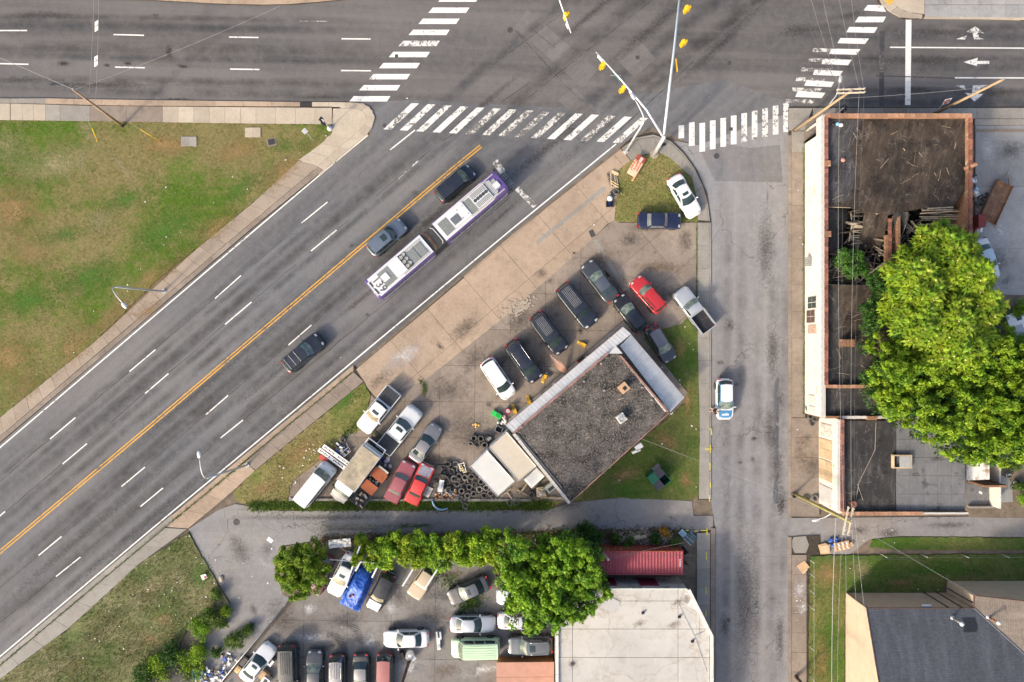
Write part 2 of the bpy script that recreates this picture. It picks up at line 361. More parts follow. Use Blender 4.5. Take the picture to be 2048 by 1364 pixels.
line(main_road, 'stop_line', (990, 322), (1006, 345), 13, WHITE_W); line(main_road, 'stop_line', (1034, 376), (1070, 413), 11, WHITE_V)
def cq(ox, oy, *pts): return [(ox+x/4, oy+y/4) for x, y in pts][::-1]
for i in range(10):
    dx, dy = -79.0*(i-1), 88.6*(i-1)
    y0 = max(60+dy, -28)
    bar(avenue, 'crosswalk_bar', cq(512, 0, (1415+dx, 60+dy), (1708+dx, 60+dy), (1680+dx, 103+dy), (1378+dx, 103+dy)), WHITE_P if i != 4 else WHITE_W, 0.0165)
for i in range(15):
    sx, sy = 32.75*i, 2.07*i
    bar(main_road, 'crosswalk_bar', [(823+sx, 206+sy), (838+sx, 207+sy), (782+sx, 259.5+sy*0.92), (766.5+sx, 258.5+sy*0.92)][::-1], WHITE_V if 4 < i < 10 or i == 12 else WHITE_W, 0.0165)
for i in range(11):
    x0 = 1357+20.95*i; y0 = 256-4.9*i; y1 = y0+57.5
    if i == 0: y0, y1 = 251, 277
    if i == 1: y0, y1 = 245, 292
    bar(side_street, 'crosswalk_bar', [(x0, y0), (x0+11.3, y0-1), (x0+11.3, y1-1), (x0, y1)][::-1], WHITE_W if i > 5 else WHITE_P, 0.0205)
for q in (((795, 40), (915, 40), (945, 95), (765, 83)), ((725, 133), (945, 133), (920, 178), (695, 178)), ((650, 215), (877, 218), (850, 263), (627, 258)), ((580, 304), (808, 308), (775, 352), (556, 345)), ((515, 390), (740, 393), (708, 438), (487, 432)),
          ((447, 470), (670, 478), (640, 522), (425, 512)), ((375, 557), (600, 568), (573, 608), (358, 598)), ((308, 642), (530, 655), (505, 697), (290, 685)), ((240, 725), (460, 742), (430, 785), (218, 775))):
    bar(avenue, 'crosswalk_bar', cq(1536, 0, *q), WHITE_P, 0.020)
for k, (x, y) in enumerate(((360, 384), (330, 462), (268, 540), (228, 618), (195, 700), (140, 792))):
    bar(avenue, 'old_crosswalk_bar', cq(1536, 0, (x, y), (x+240, y+6), (x+215, y+36), (x-6, y+30)), WHITE_V, 0.0165)
bar(avenue, 'stop_line', [(1811.5, 39), (1823, 39.5), (1821, 210), (1810, 210)][::-1], WHITE_P, 0.0165)
bar(avenue, 'old_stop_line', [(1759, 62), (1769, 62), (1768, 212), (1758, 212)][::-1], road_paint('road_paint_blacked', (0.05, 0.05, 0.055), 0.5), 0.0165)
line(avenue, 'lane_line', (1780, 94.5), (2300, 98), 2.6, WHITE_P, 0.018); line(avenue, 'lane_line', (1910, 155.5), (2300, 156.5), 2.6, WHITE_P, 0.018)
line(avenue, 'lane_line', (1752, 151.5), (1910, 156.5), 2.0, road_paint('road_paint_blackout', (0.045, 0.045, 0.05), 0.5), 0.018)
def arrow(pts, parent=avenue):
    MB().poly([W(x, y, 0.0165) for x, y in pts][::-1]).build('lane_arrow', WHITE_W, parent)
arrow(cq(1536, 0, (1560, 497), (1680, 462), (1672, 488), (1770, 487), (1770, 511), (1672, 512), (1672, 528))[::-1])
arrow(cq(1536, 0, (1660, 210), (1730, 268), (1676, 258), (1690, 300), (1728, 314), (1650, 314), (1634, 262), (1588, 254))[::-1])
arrow(cq(1536, 0, (1505, 313), (1592, 283), (1576, 316))[::-1])
arrow(cq(1536, 0, (1640, 682), (1760, 680), (1700, 700), (1680, 752), (1724, 750), (1652, 812), (1575, 742), (1630, 748))[::-1])
arrow(cq(1536, 0, (1503, 684), (1570, 682), (1584, 720))[::-1])
for px, py, a in ((1418, 858, 0), (1419, 895, 1), (1420, 935, 0), (1420, 975, 0)):       # surveyor's marks
    pass

# ---- patches, covers and stains in the roads
PATCH = asphalt('asphalt_patch', (0.145, 0.14, 0.14), rot=R(-40), warm=(0.165, 0.155, 0.15), cracks=0.3)
bar(main_road, 'asphalt_patch', [(1277, 78), (1312, 117), (1267, 155), (1231, 115)][::-1], PATCH, 0.009)
bar(main_road, 'asphalt_patch', [(1055, 20), (1195, 140), (1165, 175), (1030, 55)][::-1], PATCH, 0.0075)
bar(main_road, 'asphalt_patch', [(1150, 175), (1215, 240), (1185, 262), (1115, 200)][::-1], PATCH, 0.0075)
bar(side_street, 'asphalt_patch', [(1400, 300), (1440, 286), (1500, 296), (1560, 290), (1566, 365), (1430, 362)][::-1], asphalt('asphalt_patch_blue', (0.18, 0.185, 0.2), R(90), cracks=0.2), 0.0125)
IRON = pm('cast_iron', (0.075, 0.07, 0.075), 0.3, 8, 0.75, 0.3, bump=0.3)
def cover(parent, px, py, rpx, z=0.02):
    m = MB(); m.lathe([(0.0, z+0.004), (rpx/S*0.55, z+0.006), (rpx/S*0.55, z+0.002), (rpx/S*0.85, z+0.002), (rpx/S*0.86, z+0.007), (rpx/S, z+0.006), (rpx/S*1.03, z-0.01)], 24)
    return m.build('manhole_cover', IRON, parent, loc=W(px, py, 0))
for p, px, py, r in ((avenue, 1020, 60, 5.5), (side_street, 1433, 312, 5.6), (main_road, 44, 821, 5), (alley, 473, 1044, 6.5)): cover(p, px, py, r, 0.02 if p is not main_road else 0.13)
for p, px, py, s_, a in ((main_road, 1275, 115, 7.5, 0.2), (main_road, 1459, 126, 7, 0), (side_street, 1462, 258, 7, 0), (avenue, 793, 112, 6.5, 0), (main_road, 769, 251, 7, 0.7), (main_road, 163, 1216, 6, 0.5), (side_street, 1457, 1240, 7, 0)):
    MB().box((0, 0, 0), (s_/S, s_/S, 0.008), a).build('utility_cover', IRON, p, loc=W(px, py, 0.02))
_sd_me = {}
def stain(parent, px, py, rx, ry, mat=OIL, rot=0.0, z=0.0145):
    if mat.name not in _sd_me:
        _sd_me[mat.name] = MB().disc((0, 0, 0), 1.6, 20).mesh('stain', mat)
    o = inst('stain', _sd_me[mat.name], parent, W(px, py, z), (0, 0, rot), (rx/S, ry/S, 1)); return o
for px, py, rx, ry, m, r in ((128, 127, 17, 7, OIL, 0), (256, 127, 10, 6, OIL, 0), (338, 105, 8, 17, OIL, 0), (214, 130, 8, 4, OIL, 0), (366, 133, 14, 4, OIL, -0.2), (355, 198, 30, 4, OIL2, 0), (90, 30, 60, 10, DARK_S, 0), (40, 160, 70, 9, DARK_S, 0), (200, 170, 120, 8, DARK_S, 0),
                             (310, 30, 9, 4, OIL2, 0), (640, 195, 60, 5, OIL2, 0), (1600, 60, 60, 14, DARK_S, 0.1), (1880, 65, 120, 9, DARK_S, 0), (1850, 122, 140, 12, DARK_S, 0), (1990, 185, 40, 14, OIL2, 0), (1830, 178, 60, 8, DARK_S, 0), (1700, 30, 40, 10, DARK_S, 0.2)):
    stain(avenue, px, py, rx, ry, m, r, 0.0125)
for px, py, rx, ry, m, r in ((832, 387, 11, 9, OIL2, 0), (703, 491, 9, 6, OIL2, 0.6), (735, 630, 6, 5, OIL2, 0), (938, 467, 5, 6, OIL2, 0), (343, 815, 6, 4, OIL, 0.6), (250, 948, 9, 4, OIL2, 0.6), (720, 600, 90, 8, OIL2, 0.70), (560, 740, 120, 7, DARK_S, 0.70), (1090, 300, 120, 12, DARK_S, 0.68),
                             (1300, 60, 140, 14, DARK_S, 0.7), (1180, 30, 110, 9, DARK_S, 0.7), (1440, 90, 130, 12, DARK_S, 0.75), (960, 215, 120, 8, DARK_S, 0.7), (1005, 430, 60, 4, OIL2, 0.72), (925, 385, 30, 6, DARK_S, 0.7), (300, 1040, 240, 10, DARK_S, 0.7), (180, 1060, 240, 9, DARK_S, 0.7), (400, 780, 260, 9, DARK_S, 0.7),
                             (860, 440, 60, 10, OIL2, 0.7)):
    stain(main_road, px, py, rx, ry, m, r, 0.0125)
for px, py, rx, ry, m, r in ((1440, 725, 11, 6, OIL2, -0.2), (1508, 877, 8, 5, OIL, 0.1), (1473, 768, 8, 5, OIL2, 0), (1555, 930, 13, 50, OIL2, 0), (1562, 1000, 10, 40, OIL, 0), (1535, 395, 3, 22, OIL2, 0), (1545, 700, 14, 60, OIL2, 0), (1560, 800, 10, 30, OIL2, 0), (1480, 925, 5, 4, OIL2, 0),
                             (1505, 918, 5, 8, OIL2, 0.4), (1530, 500, 20, 90, OIL2, 0), (1495, 1200, 26, 160, DARK_S, 0), (1560, 1280, 10, 60, OIL2, 0), (1460, 650, 12, 14, OIL2, 0.5), (1450, 1250, 12, 30, DARK_S, 0), (1540, 860, 18, 50, OIL2, 0)):
    stain(side_street, px, py, rx, ry, m, r, 0.0165)
for px, py, rx, ry, m, r in ((480, 1100, 22, 34, OIL2, 0.5), (470, 1080, 14, 10, RUST_S, 0), (507, 1220, 9, 16, OIL2, 0.4), (420, 1180, 30, 60, RUST_S, 0.4), (1140, 1010, 30, 12, OIL2, 0), (700, 1058, 90, 5, OIL2, 0), (900, 1068, 140, 6, RUST_S, 0), (640, 1035, 200, 7, DARK_S, 0), (540, 1110, 30, 30, PALE_S, 0), (535, 1100, 12, 18, OIL2, 0.2)):
    stain(alley, px, py, rx, ry, m, r, 0.02)
for px, py, rx, ry, m in ((1660, 1085, 34, 18, DARK_S), (1625, 1080, 14, 16, OIL), (1780, 1068, 26, 12, OIL2), (1720, 1060, 20, 10, OIL2), (1900, 1050, 60, 8, DARK_S)): stain(alley_e, px, py, rx, ry, m, 0, 0.02)

TRK = [track_mat('wheel_track', (0.058, 0.056, 0.056), 0.52), track_mat('wheel_track_blue', (0.06, 0.066, 0.078), 0.55), track_mat('wheel_track_pale', (0.10, 0.10, 0.105), 0.4)]
_tq = [MB().poly([(-1, -1, 0), (1, -1, 0), (1, 1, 0), (-1, 1, 0)]).mesh('wheel_track', m_) for m_ in TRK]
def track(parent, a, b, wpx, i=0, z=0.0115):
    pa, pb = W(*a, z), W(*b, z); d = pb-pa; inst('wheel_track', _tq[i], parent, (pa+pb)/2, (0, 0, math.atan2(d.y, d.x)), (d.length/2, wpx/S, 1))
for k, (o_, w_, i) in enumerate(((-395, 10, 1), (-360, 8, 1), (-318, 14, 0), (-270, 9, 1), (-226, 12, 0), (-188, 8, 1), (-120, 9, 0), (-92, 12, 0), (-50, 10, 1), (10, 16, 0), (70, 10, 1), (108, 15, 0), (150, 9, 0), (190, 12, 1))):
    track(main_road, (-150+k % 3*90, 1365+o_*0.72-k % 3*76), (640+k % 4*130, 695+o_*0.72-k % 4*110), w_, i, 0.0102+0.00012*k)
for k, (a, b, w_) in enumerate((((880, 330), (1500, -180), 20), ((980, 360), (1640, -160), 18), ((1050, 330), (1600, -60), 14), ((820, 260), (1300, -140), 14), ((1120, 330), (1660, -120), 12))): track(main_road, a, b, w_, k % 2, 0.0082+0.0002*k)
for k, y in enumerate((30, 48, 92, 112, 158, 180)): track(avenue, (-200+60*k, y), (780, y+12), 9+k % 3*3, k % 2, 0.0098+0.0002*k); track(avenue, (1560, y+24), (2250, y+26), 10+k % 2*4, k % 2, 0.0098+0.0002*k)
for k, x in enumerate((1452, 1478, 1512, 1540, 1562)): track(side_street, (x, 1450), (x+4+k, 300+60*(k*2 % 5)), 14+6*(k == 4), 2, 0.0128+0.0002*k)
SEAL = pm('crack_sealant', (0.035, 0.034, 0.036), 0.4, 3, 0.8)
for pts in ([(-20, 980), (250, 750), (470, 560), (735, 335)], [(-20, 1050), (290, 786), (540, 572), (700, 437), (860, 300), (1060, 165)], [(-20, 1192), (243, 972), (480, 772), (640, 636)], [(-20, 1262), (281, 1012), (470, 855), (760, 615), (1020, 395)], [(1030, 60), (1130, 170), (1215, 250)], [(985, 130), (1080, 60), (1200, -30)], [(1000, 240), (1150, 120), (1330, -20)], [(1240, 260), (1390, 120), (1560, -20)], [(1060, 55), (1110, 95)]):
    q = [lerp_pl(pts, k/40) for k in range(41)]; q = [(x+rnd(-.8, .8), y+rnd(-.8, .8)) for x, y in q]
    for a, b in zip(q[:-1], q[1:]):
        if random.random() < 0.82: line(main_road, 'sealed_crack', a, b, rnd(0.5, 1.3), SEAL, 0.0132)
# ---- raised grass
field = sheet('grass_field', [(-700, 228), (0, 240), (255, 243), (500, 247), (662, 249), (663, 265), (637, 292), (597, 320), (580, 338), (512, 400), (400, 491), (312, 561), (195, 678), (100, 754), (0, 834), (-700, 1424)], 0.13, G_BIG)
wedge = sheet('grass_wedge', [(467, 985), (512, 940), (600, 868), (728, 765), (741, 790), (733, 830), (724, 858), (690, 872), (660, 905), (590, 958), (577, 972), (577, 1003), (640, 1003), (1062, 1001), (1125, 1002), (1095, 1017), (560, 1019), (500, 1013), (472, 1001)], 0.10, G_DRY)
corner_grass = sheet('grass_corner', [(1237, 340), (1262, 322), (1300, 306), (1330, 305), (1358, 333), (1385, 350), (1394, 400), (1396, 443), (1240, 444), (1229, 440)], 0.10, G_DRY)
shop_lawn = sheet('grass_lawn', [(1394, 618), (1361, 650), (1310, 660), (1270, 690), (1380, 800), (1345, 828), (1140, 1004), (1235, 996), (1384, 1000), (1398, 990), (1400, 850), (1396, 700)], 0.10, G_LAWN)
church_lawn = sheet('grass_lawn', [(1620, 1112), (2048, 1108), (2700, 1106), (2700, 1165), (2060, 1160), (1894, 1165), (1885, 1184), (1700, 1190), (1690, 1200), (1690, 2000), (1614, 2000)], 0.10, G_LAWN)
verge = sheet('grass_verge', [(1745, 1080), (1800, 1074), (2048, 1076), (2700, 1078), (2700, 1100), (1790, 1100), (1740, 1094)], 0.07, G_LAWN)
rough = sheet('rough_grass', [(377, 1064), (400, 1108), (432, 1163), (460, 1210), (448, 1240), (372, 1260), (356, 1300), (330, 1340), (300, 1400), (-60, 1700), (-300, 1660), (-60, 1415), (0, 1359), (140, 1255), (275, 1130)], 0.12, G_WEEDY)
yard_dirt = sheet('bare_yard', [(1935, 585), (2400, 590), (2400, 1040), (1940, 1035), (1925, 1000)], 0.03, DIRT)
hedge_bed = sheet('hedge_bed', [(560, 1094), (640, 1082), (1190, 1060), (1384, 1064), (1386, 1150), (1110, 1160), (1000, 1125), (690, 1105), (590, 1195), (565, 1190), (550, 1125)], 0.05, DIRT)

DRYP = stain_mat('dry_turf', (0.29, 0.19, 0.08), 0.8); GRNP = stain_mat('lush_turf', (0.055, 0.155, 0.012), 0.85); STRW = stain_mat('straw_turf', (0.34, 0.29, 0.165), 0.7)
for par, z, L_ in ((field, 0.136, ((560, 345, 70, 22, DRYP, 0.7), (430, 455, 70, 24, DRYP, 0.7), (300, 560, 80, 26, DRYP, 0.7), (150, 690, 90, 34, DRYP, 0.7), (60, 770, 60, 30, DRYP, 0.6), (330, 290, 70, 26, DRYP, 0), (100, 330, 120, 40, STRW, 0.2), (30, 420, 60, 80, DRYP, 0), (180, 270, 50, 14, STRW, -0.9), (480, 300, 60, 24, DRYP, 0.3), (290, 620, 40, 20, DRYP, 0.5), (240, 330, 60, 12, STRW, -0.8), (330, 460, 90, 34, GRNP, 0.5), (170, 560, 90, 40, GRNP, 0.4), (60, 600, 70, 34, GRNP, 0.3), (480, 380, 60, 22, GRNP, 0.6), (560, 290, 40, 16, GRNP, 0), (250, 400, 60, 26, GRNP, 0.4), (120, 470, 70, 20, GRNP, 0.2), (20, 720, 70, 60, DRYP, 0), (230, 630, 60, 30, DRYP, 0.7), (60, 500, 50, 40, DRYP, 0.3), (360, 520, 50, 18, DRYP, 0.7), (620, 290, 30, 14, DRYP, 0.5), (20, 300, 50, 40, STRW, 0), (200, 440, 40, 30, STRW, 0.4))),
        (wedge, 0.106, ((600, 905, 60, 20, DRYP, 0.7), (530, 975, 40, 16, DRYP, 0.5), (690, 800, 40, 16, GRNP, 0.7))), (shop_lawn, 0.106, ((1340, 760, 22, 40, GRNP, 0), (1375, 800, 10, 40, DRYP, 0), (1330, 880, 40, 16, DRYP, -0.5), (1250, 950, 40, 18, DRYP, 0.3), (1370, 960, 16, 20, DRYP, 0), (1360, 700, 14, 24, DRYP, 0))),
        (church_lawn, 0.106, ((1660, 1150, 40, 34, DRYP, 0), (1720, 1140, 30, 24, STRW, 0), (1880, 1140, 120, 14, GRNP, 0), (1645, 1320, 16, 60, DRYP, 0), (1660, 1260, 20, 50, GRNP, 0), (1800, 1165, 40, 10, DRYP, 0))), (rough, 0.126, ((300, 1180, 60, 26, STRW, 0.7), (200, 1270, 90, 24, STRW, 0.6), (110, 1340, 80, 26, STRW, 0.6), (280, 1290, 70, 12, STRW, 0.6), (330, 1240, 26, 18, DRYP, 0), (300, 1280, 30, 20, DRYP, 0), (400, 1150, 26, 30, GRNP, 0.5), (240, 1225, 40, 18, GRNP, 0.6), (150, 1330, 40, 16, DRYP, 0.5)))):
    for px, py, rx, ry, m_, r in L_: stain(par, px, py, rx, ry, m_, r, z)
# ---- pavements built of slabs
def slabs(parent, inner, outer, n, z, mat, name='slab', gap=0.022, jit=0.006, mats=None, z0=-0.05):
    for i in range(n):
        L = math.dist(inner[0], inner[-1])/S
        g = gap/L/2 if L > 0 else 0
        t0, t1 = i/n+g, (i+1)/n-g
        a, b = lerp_pl(inner, t0), lerp_pl(inner, t1); c, d = lerp_pl(outer, t1), lerp_pl(outer, t0)
        zz = z+rnd(-jit, jit)
        m_ = mat if not mats else (mats[i] if i < len(mats) and mats[i] else mat)
        MB().prism([W2(*p, zz) for p in (a, b, c, d)], z0, zz).build(name, m_, parent)
def pavement(name, poly, z=0.09):
    return sheet(name, poly, z, JOINT)
B_ = CONC_BROWN
pv1 = pavement('pavement', [(-700, 200), (0, 206), (230, 212), (512, 214), (680, 214), (680, 246), (500, 246), (255, 242), (0, 239), (-700, 227)], 0.10)
slabs(pv1, [(-400, 205), (0, 206.5), (20, 207)], [(-400, 235), (0, 239.5), (20, 240)], 14, 0.14, CONC_LIGHT)
slabs(pv1, [(21, 207), (91, 209)], [(21, 240), (91, 241)], 3, 0.14, CONC_LIGHT)
slabs(pv1, [(91, 209), (120, 210)], [(91, 241), (120, 241.5)], 1, 0.14, CONC_GREY)
slabs(pv1, [(120, 210), (180, 211.5)], [(120, 241.5), (180, 242)], 1, 0.14, CONC_GREY)
slabs(pv1, [(180, 211.5), (325, 213)], [(180, 242), (325, 244.5)], 2, 0.14, CONC_BROWN)
slabs(pv1, [(325, 213), (512, 214.5)], [(325, 244.5), (512, 247)], 6, 0.14, CONC_LIGHT)
slabs(pv1, [(512, 214.5), (630, 215.5)], [(512, 247), (630, 248)], 3, 0.14, CONC_LIGHT)
slabs(pv1, [(630, 215.5), (664, 215.5)], [(630, 248), (664, 249)], 1, 0.14, CONC_LIGHT)
slabs(pv1, [(-400, 190), (0, 197), (90, 196.5)], [(-400, 203), (0, 205.5), (90, 207.5)], 9, 0.125, CONC_GREY, 'kerb_stone')
slabs(pv1, [(90, 196.5), (250, 199.5), (600, 204)], [(90, 207.5), (250, 211), (600, 212.5)], 9, 0.125, CONC_TAN, 'kerb_stone')
slabs(pv1, [(624, 204), (690, 204.5)], [(624, 212.5), (690, 213)], 2, 0.125, CONC_LIGHT, 'kerb_stone')
MB().box((0, 0, 0), (23/S, 9/S, 0.03)).build('storm_drain', pm('drain_dark', (0.03, 0.028, 0.03), 0.3, 6, 0.8), pv1, loc=W(612, 209, 0.11))
nose = pavement('pavement', [(664, 205), (697, 204.5), (727, 207), (744, 220), (750, 235), (744, 255), (732, 271), (662, 330), (640, 349), (600, 322), (664, 266)], 0.10); nose.data.materials[0] = CONC_LIGHT
_no = [(690, 205), (712, 205), (727, 207.5), (738, 213), (746, 222), (750, 235), (747, 250), (738, 264), (726, 274)]
_ni = [(690, 217), (706, 217), (717, 219), (725, 223), (731, 230), (733, 237), (731, 245), (726, 252), (716, 262)]
slabs(nose, _ni, _no, 5, 0.125, CONC_LIGHT, 'kerb_stone')
MB().prism([W2(*p, 0.142) for p in [(666, 217)]+_ni+[(700, 276), (680, 292), (664, 266)]], 0, 0.142).build('slab', CONC_LIGHT, nose)
slabs(nose, [(664, 267), (637, 292), (597, 320)], [(698, 277), (668, 304), (637, 331)], 3, 0.14, CONC_LIGHT)
slabs(nose, [(699, 277), (669, 304), (638, 331)], [(722, 277), (678, 315), (650, 338)], 3, 0.125, CONC_LIGHT, 'kerb_stone')
pv2 = pavement('pavement', [(596, 321), (637, 332), (650, 339), (512, 451), (240, 682), (0, 886), (-300, 1140), (-300, 1085), (0, 835), (195, 679), (400, 492), (512, 401)], 0.09)
slabs(pv2, [(597, 321), (512, 401), (400, 492), (195, 679), (0, 835), (-150, 962)], [(636, 333), (512, 437), (325, 595), (222, 683), (0, 872), (-150, 1000)], 30, 0.135, concrete('concrete_walk', (0.335, 0.28, 0.225), (0.27, 0.22, 0.175), stain=0.35))
slabs(pv2, [(637, 333), (512, 438), (325, 596), (223, 684), (0, 873), (-150, 1001)], [(647, 340), (512, 449), (325, 608), (240, 682), (0, 884), (-150, 1011)], 22, 0.105, CONC_BROWN, 'kerb_stone')
pv3 = pavement('pavement', [(-300, 1579), (0, 1326), (345, 1034), (512, 892), (707, 732), (728, 764), (512, 939), (467, 980), (377, 1058), (275, 1130), (140, 1255), (0, 1358), (-300, 1615)], 0.08)
slabs(pv3, [(-200, 1500), (0, 1332), (162, 1196), (330, 1056)], [(-200, 1527), (0, 1357), (140, 1254), (275, 1130), (374, 1058)], 12, 0.13, CONC_GREY)
slabs(pv3, [(-200, 1486), (0, 1319), (162, 1182), (345, 1028)], [(-200, 1498), (0, 1330), (162, 1194), (345, 1042)], 12, 0.11, CONC_GREY, 'kerb_stone')
slabs(pv3, [(332, 1054), (425, 975), (490, 925)], [(376, 1057), (440, 1004), (466, 982), (510, 941)], 4, 0.09, CONC_TAN)
slabs(pv3, [(345, 1030), (512, 891), (707, 730)], [(345, 1041), (512, 903), (707, 742)], 13, 0.105, CONC_TAN, 'kerb_stone')
slabs(pv3, [(490, 925), (512, 905), (707, 744)], [(511, 940), (600, 866), (727, 763)], 9, 0.13, CONC_BROWN)

# ---- the concrete lot in front of the repair shop, cast in panels
def clip(poly, a, b):
    out = []
    n = len(poly)
    side = lambda p: (b[0]-a[0])*(p[1]-a[1])-(b[1]-a[1])*(p[0]-a[0])
    for i in range(n):
        p, q = poly[i], poly[(i+1) % n]; sp, sq = side(p), side(q)
        if sp >= 0: out.append(p)
        if (sp >= 0) != (sq >= 0):
            t = sp/(sp-sq); out.append((p[0]+(q[0]-p[0])*t, p[1]+(q[1]-p[1])*t))
    return out
def panels(parent, poly, dirv, cw, ch, z, mats, org=(0, 0), gap=0.03, name='concrete_panel', minarea=0.4):
    pw = [W2(x, y, z) for x, y in poly]
    n = len(pw)
    if sum(pw[i][0]*pw[(i+1) % n][1]-pw[(i+1) % n][0]*pw[i][1] for i in range(n)) < 0: pw = pw[::-1]
    a = ang(*dirv); u = Vector((math.cos(a), math.sin(a))); v = Vector((-u.y, u.x)); o = Vector(W2(*org))
    us = [(Vector(p)-o).dot(u) for p in pw]; vv = [(Vector(p)-o).dot(v) for p in pw]
    for i in range(math.floor(min(us)/cw), math.ceil(max(us)/cw)):
        for j in range(math.floor(min(vv)/ch), math.ceil(max(vv)/ch)):
            c = [o+u*(i*cw+g1)+v*(j*ch+g2) for g1, g2 in ((gap/2, gap/2), (cw-gap/2, gap/2), (cw-gap/2, ch-gap/2), (gap/2, ch-gap/2))]
            r = pw
            for k in range(4): r = clip(r, c[k], c[(k+1) % 4]) if len(r) >= 3 else []
            if len(r) < 3: continue
            ar = abs(sum(r[q][0]*r[(q+1) % len(r)][1]-r[(q+1) % len(r)][0]*r[q][1] for q in range(len(r))))/2
            if ar < minarea: continue
            zz = z+rnd(-0.008, 0.008)
            MB().prism(r, 0.0, zz).build(name, mats(i, j) if callable(mats) else mats, parent)
LOTP = [(709, 741), (1024, 470), (1243, 297), (1262, 322), (1237, 341), (1229, 440), (1240, 445), (1394, 445), (1394, 617), (1361, 650), (1310, 661), (1265, 700), (1140, 1003), (577, 1001), (577, 972), (592, 957), (662, 904), (691, 871), (725, 857), (734, 829), (742, 789), (729, 765)]
lot = sheet('forecourt', LOTP, 0.02, JOINT)
split = [(707, 743), (1024, 470), (1243, 297), (1262, 322), (1237, 341), (1229, 440), (1215, 448), (1160, 500), (1020, 625), (850, 760), (752, 800), (742, 789), (729, 765)]  # sunlit strip along the road: its brightness is put into the tan concrete
panels(lot, split, (813, -690), 5.2, 4.6, 0.055, lambda i, j: CONC_TAN, (707, 743), 0.03)
front = [(1215, 448), (1229, 440), (1240, 445), (1394, 445), (1394, 617), (1361, 650), (1310, 661), (1265, 700), (1140, 1003), (577, 1001), (577, 972), (592, 957), (662, 904), (691, 871), (725, 857), (734, 829), (742, 789), (752, 800), (850, 760), (1020, 625), (1160, 500)]  # shaded rest of the lot: the shade is put into browner concrete
cuts_e = clip([W2(x, y) for x, y in front], W2(1205, 690), W2(1130, 440))
def px_poly(p): return [(x*S+1024, 682-y*S) for x, y in p]
panels(lot, px_poly(clip([W2(x, y, 0.05) for x, y in front], W2(1250, 690), W2(1190, 470))), (1, 0.01), 3.75, 3.9, 0.05, CONC_BROWN, (1232, 444))
panels(lot, px_poly(clip([W2(x, y, 0.05) for x, y in front], W2(1190, 470), W2(1250, 690))), (813, -690), 5.6, 4.3, 0.05, CONC_BROWN, (850, 760))
line(lot, 'drain_strip', (1188, 478), (1252, 582), 8, CONC_GREY, 0.066)
line(lot, 'drain_strip', (1073, 486), (1210, 375), 8, CONC_GREY, 0.070)
MB().box((0, 0, 0), (9/S, 14/S, 0.03), R(25)).build('drain_grate', IRON, lot, loc=W(1184, 467, 0.07))
for px, py, rx, ry, m, r in ((940, 972, 60, 30, OIL, 0), (890, 965, 40, 30, OIL, 0), (1070, 975, 44, 22, OIL, 0), (950, 880, 34, 16, OIL2, 0), (1030, 700, 120, 16, OIL2, 0.7), (1230, 580, 40, 30, OIL2, 0.7), (700, 950, 90, 40, OIL2, 0.8), (880, 691, 11, 6, OIL, -0.9), (1082, 547, 14, 13, OIL2, 0), (1098, 562, 12, 8, OIL2, 0), (1148, 506, 4, 4, OIL, 0), (980, 812, 17, 9, OIL, -0.7), (963, 825, 14, 6, OIL2, 0.6), (1160, 662, 7, 7, OIL, 0.3), (1115, 630, 8, 7, OIL2, 0), (1310, 505, 4, 4, OIL2, 0), (1290, 455, 40, 10, OIL2, 0), (1320, 535, 60, 14, RUST_S, 0),
                             (900, 780, 60, 40, OIL2, 0.3), (940, 860, 60, 50, OIL2, 0), (1060, 740, 60, 12, RUST_S, 0.68), (1180, 640, 50, 10, RUST_S, 0.7), (1010, 780, 50, 12, RUST_S, 0.7), (800, 720, 60, 20, PALE_S, 0.7), (930, 655, 40, 20, OIL2, 0.7), (1370, 480, 18, 26, OIL2, 0), (1260, 480, 26, 16, OIL2, 0), (760, 760, 40, 14, OIL2, 0.7), (1340, 590, 40, 20, OIL2, 0), (870, 920, 50, 16, RUST_S, 0), (760, 940, 50, 30, RUST_S, 0), (1000, 900, 40, 26, OIL2, 0), (1200, 520, 30, 22, RUST_S, 0.5), (1040, 640, 40, 26, OIL2, 0.7), (950, 720, 44, 24, OIL2, 0.7), (1120, 600, 24, 14, OIL2, 0.7)):
    stain(lot, px, py, rx, ry, m, r, 0.075)
slabs(lot, [(577, 997), (1062, 998)], [(577, 1002), (1062, 1003)], 24, 0.22, CONC_GREY, 'kerb_block')

# ---- pavement at the corner and along both sides of the side street
pv4 = pavement('pavement', [(1240, 296), (1262, 276), (1300, 266), (1342, 279), (1368, 304), (1394, 340), (1414, 386), (1422, 440), (1422, 1000), (1396, 1000), (1400, 850), (1395, 700), (1394, 618), (1394, 445), (1396, 443), (1394, 400), (1385, 350), (1358, 333), (1330, 305), (1300, 306), (1262, 322)], 0.09)
co = [(1243, 297), (1264, 279), (1282, 271), (1302, 268), (1322, 272), (1340, 281), (1356, 295), (1372, 312), (1388, 335), (1402, 362), (1411, 386), (1417, 412), (1420, 442)]
ci = [(1263, 321), (1276, 314), (1290, 308), (1302, 305), (1318, 304), (1331, 306), (1340, 315), (1352, 327), (1368, 340), (1383, 351), (1390, 378), (1394, 405), (1396, 440)]
slabs(pv4, [(x*0.88+u*0.12, y*0.88+v*0.12) for (x, y), (u, v) in zip(co, ci)], ci, 8, 0.135, CONC_GREY)
slabs(pv4, co, [(x*0.90+u*0.10, y*0.90+v*0.10) for (x, y), (u, v) in zip(co, ci)], 8, 0.12, CONC_GREY, 'kerb_stone')
slabs(pv4, [(1395, 445), (1395, 617), (1396, 700), (1400, 850), (1398, 998)], [(1418.5, 445), (1418.5, 998)], 12, 0.135, CONC_GREY)
slabs(pv4, [(1419, 445), (1419, 998)], [(1422, 445), (1422, 998)], 10, 0.12, CONC_GREY, 'kerb_stone')
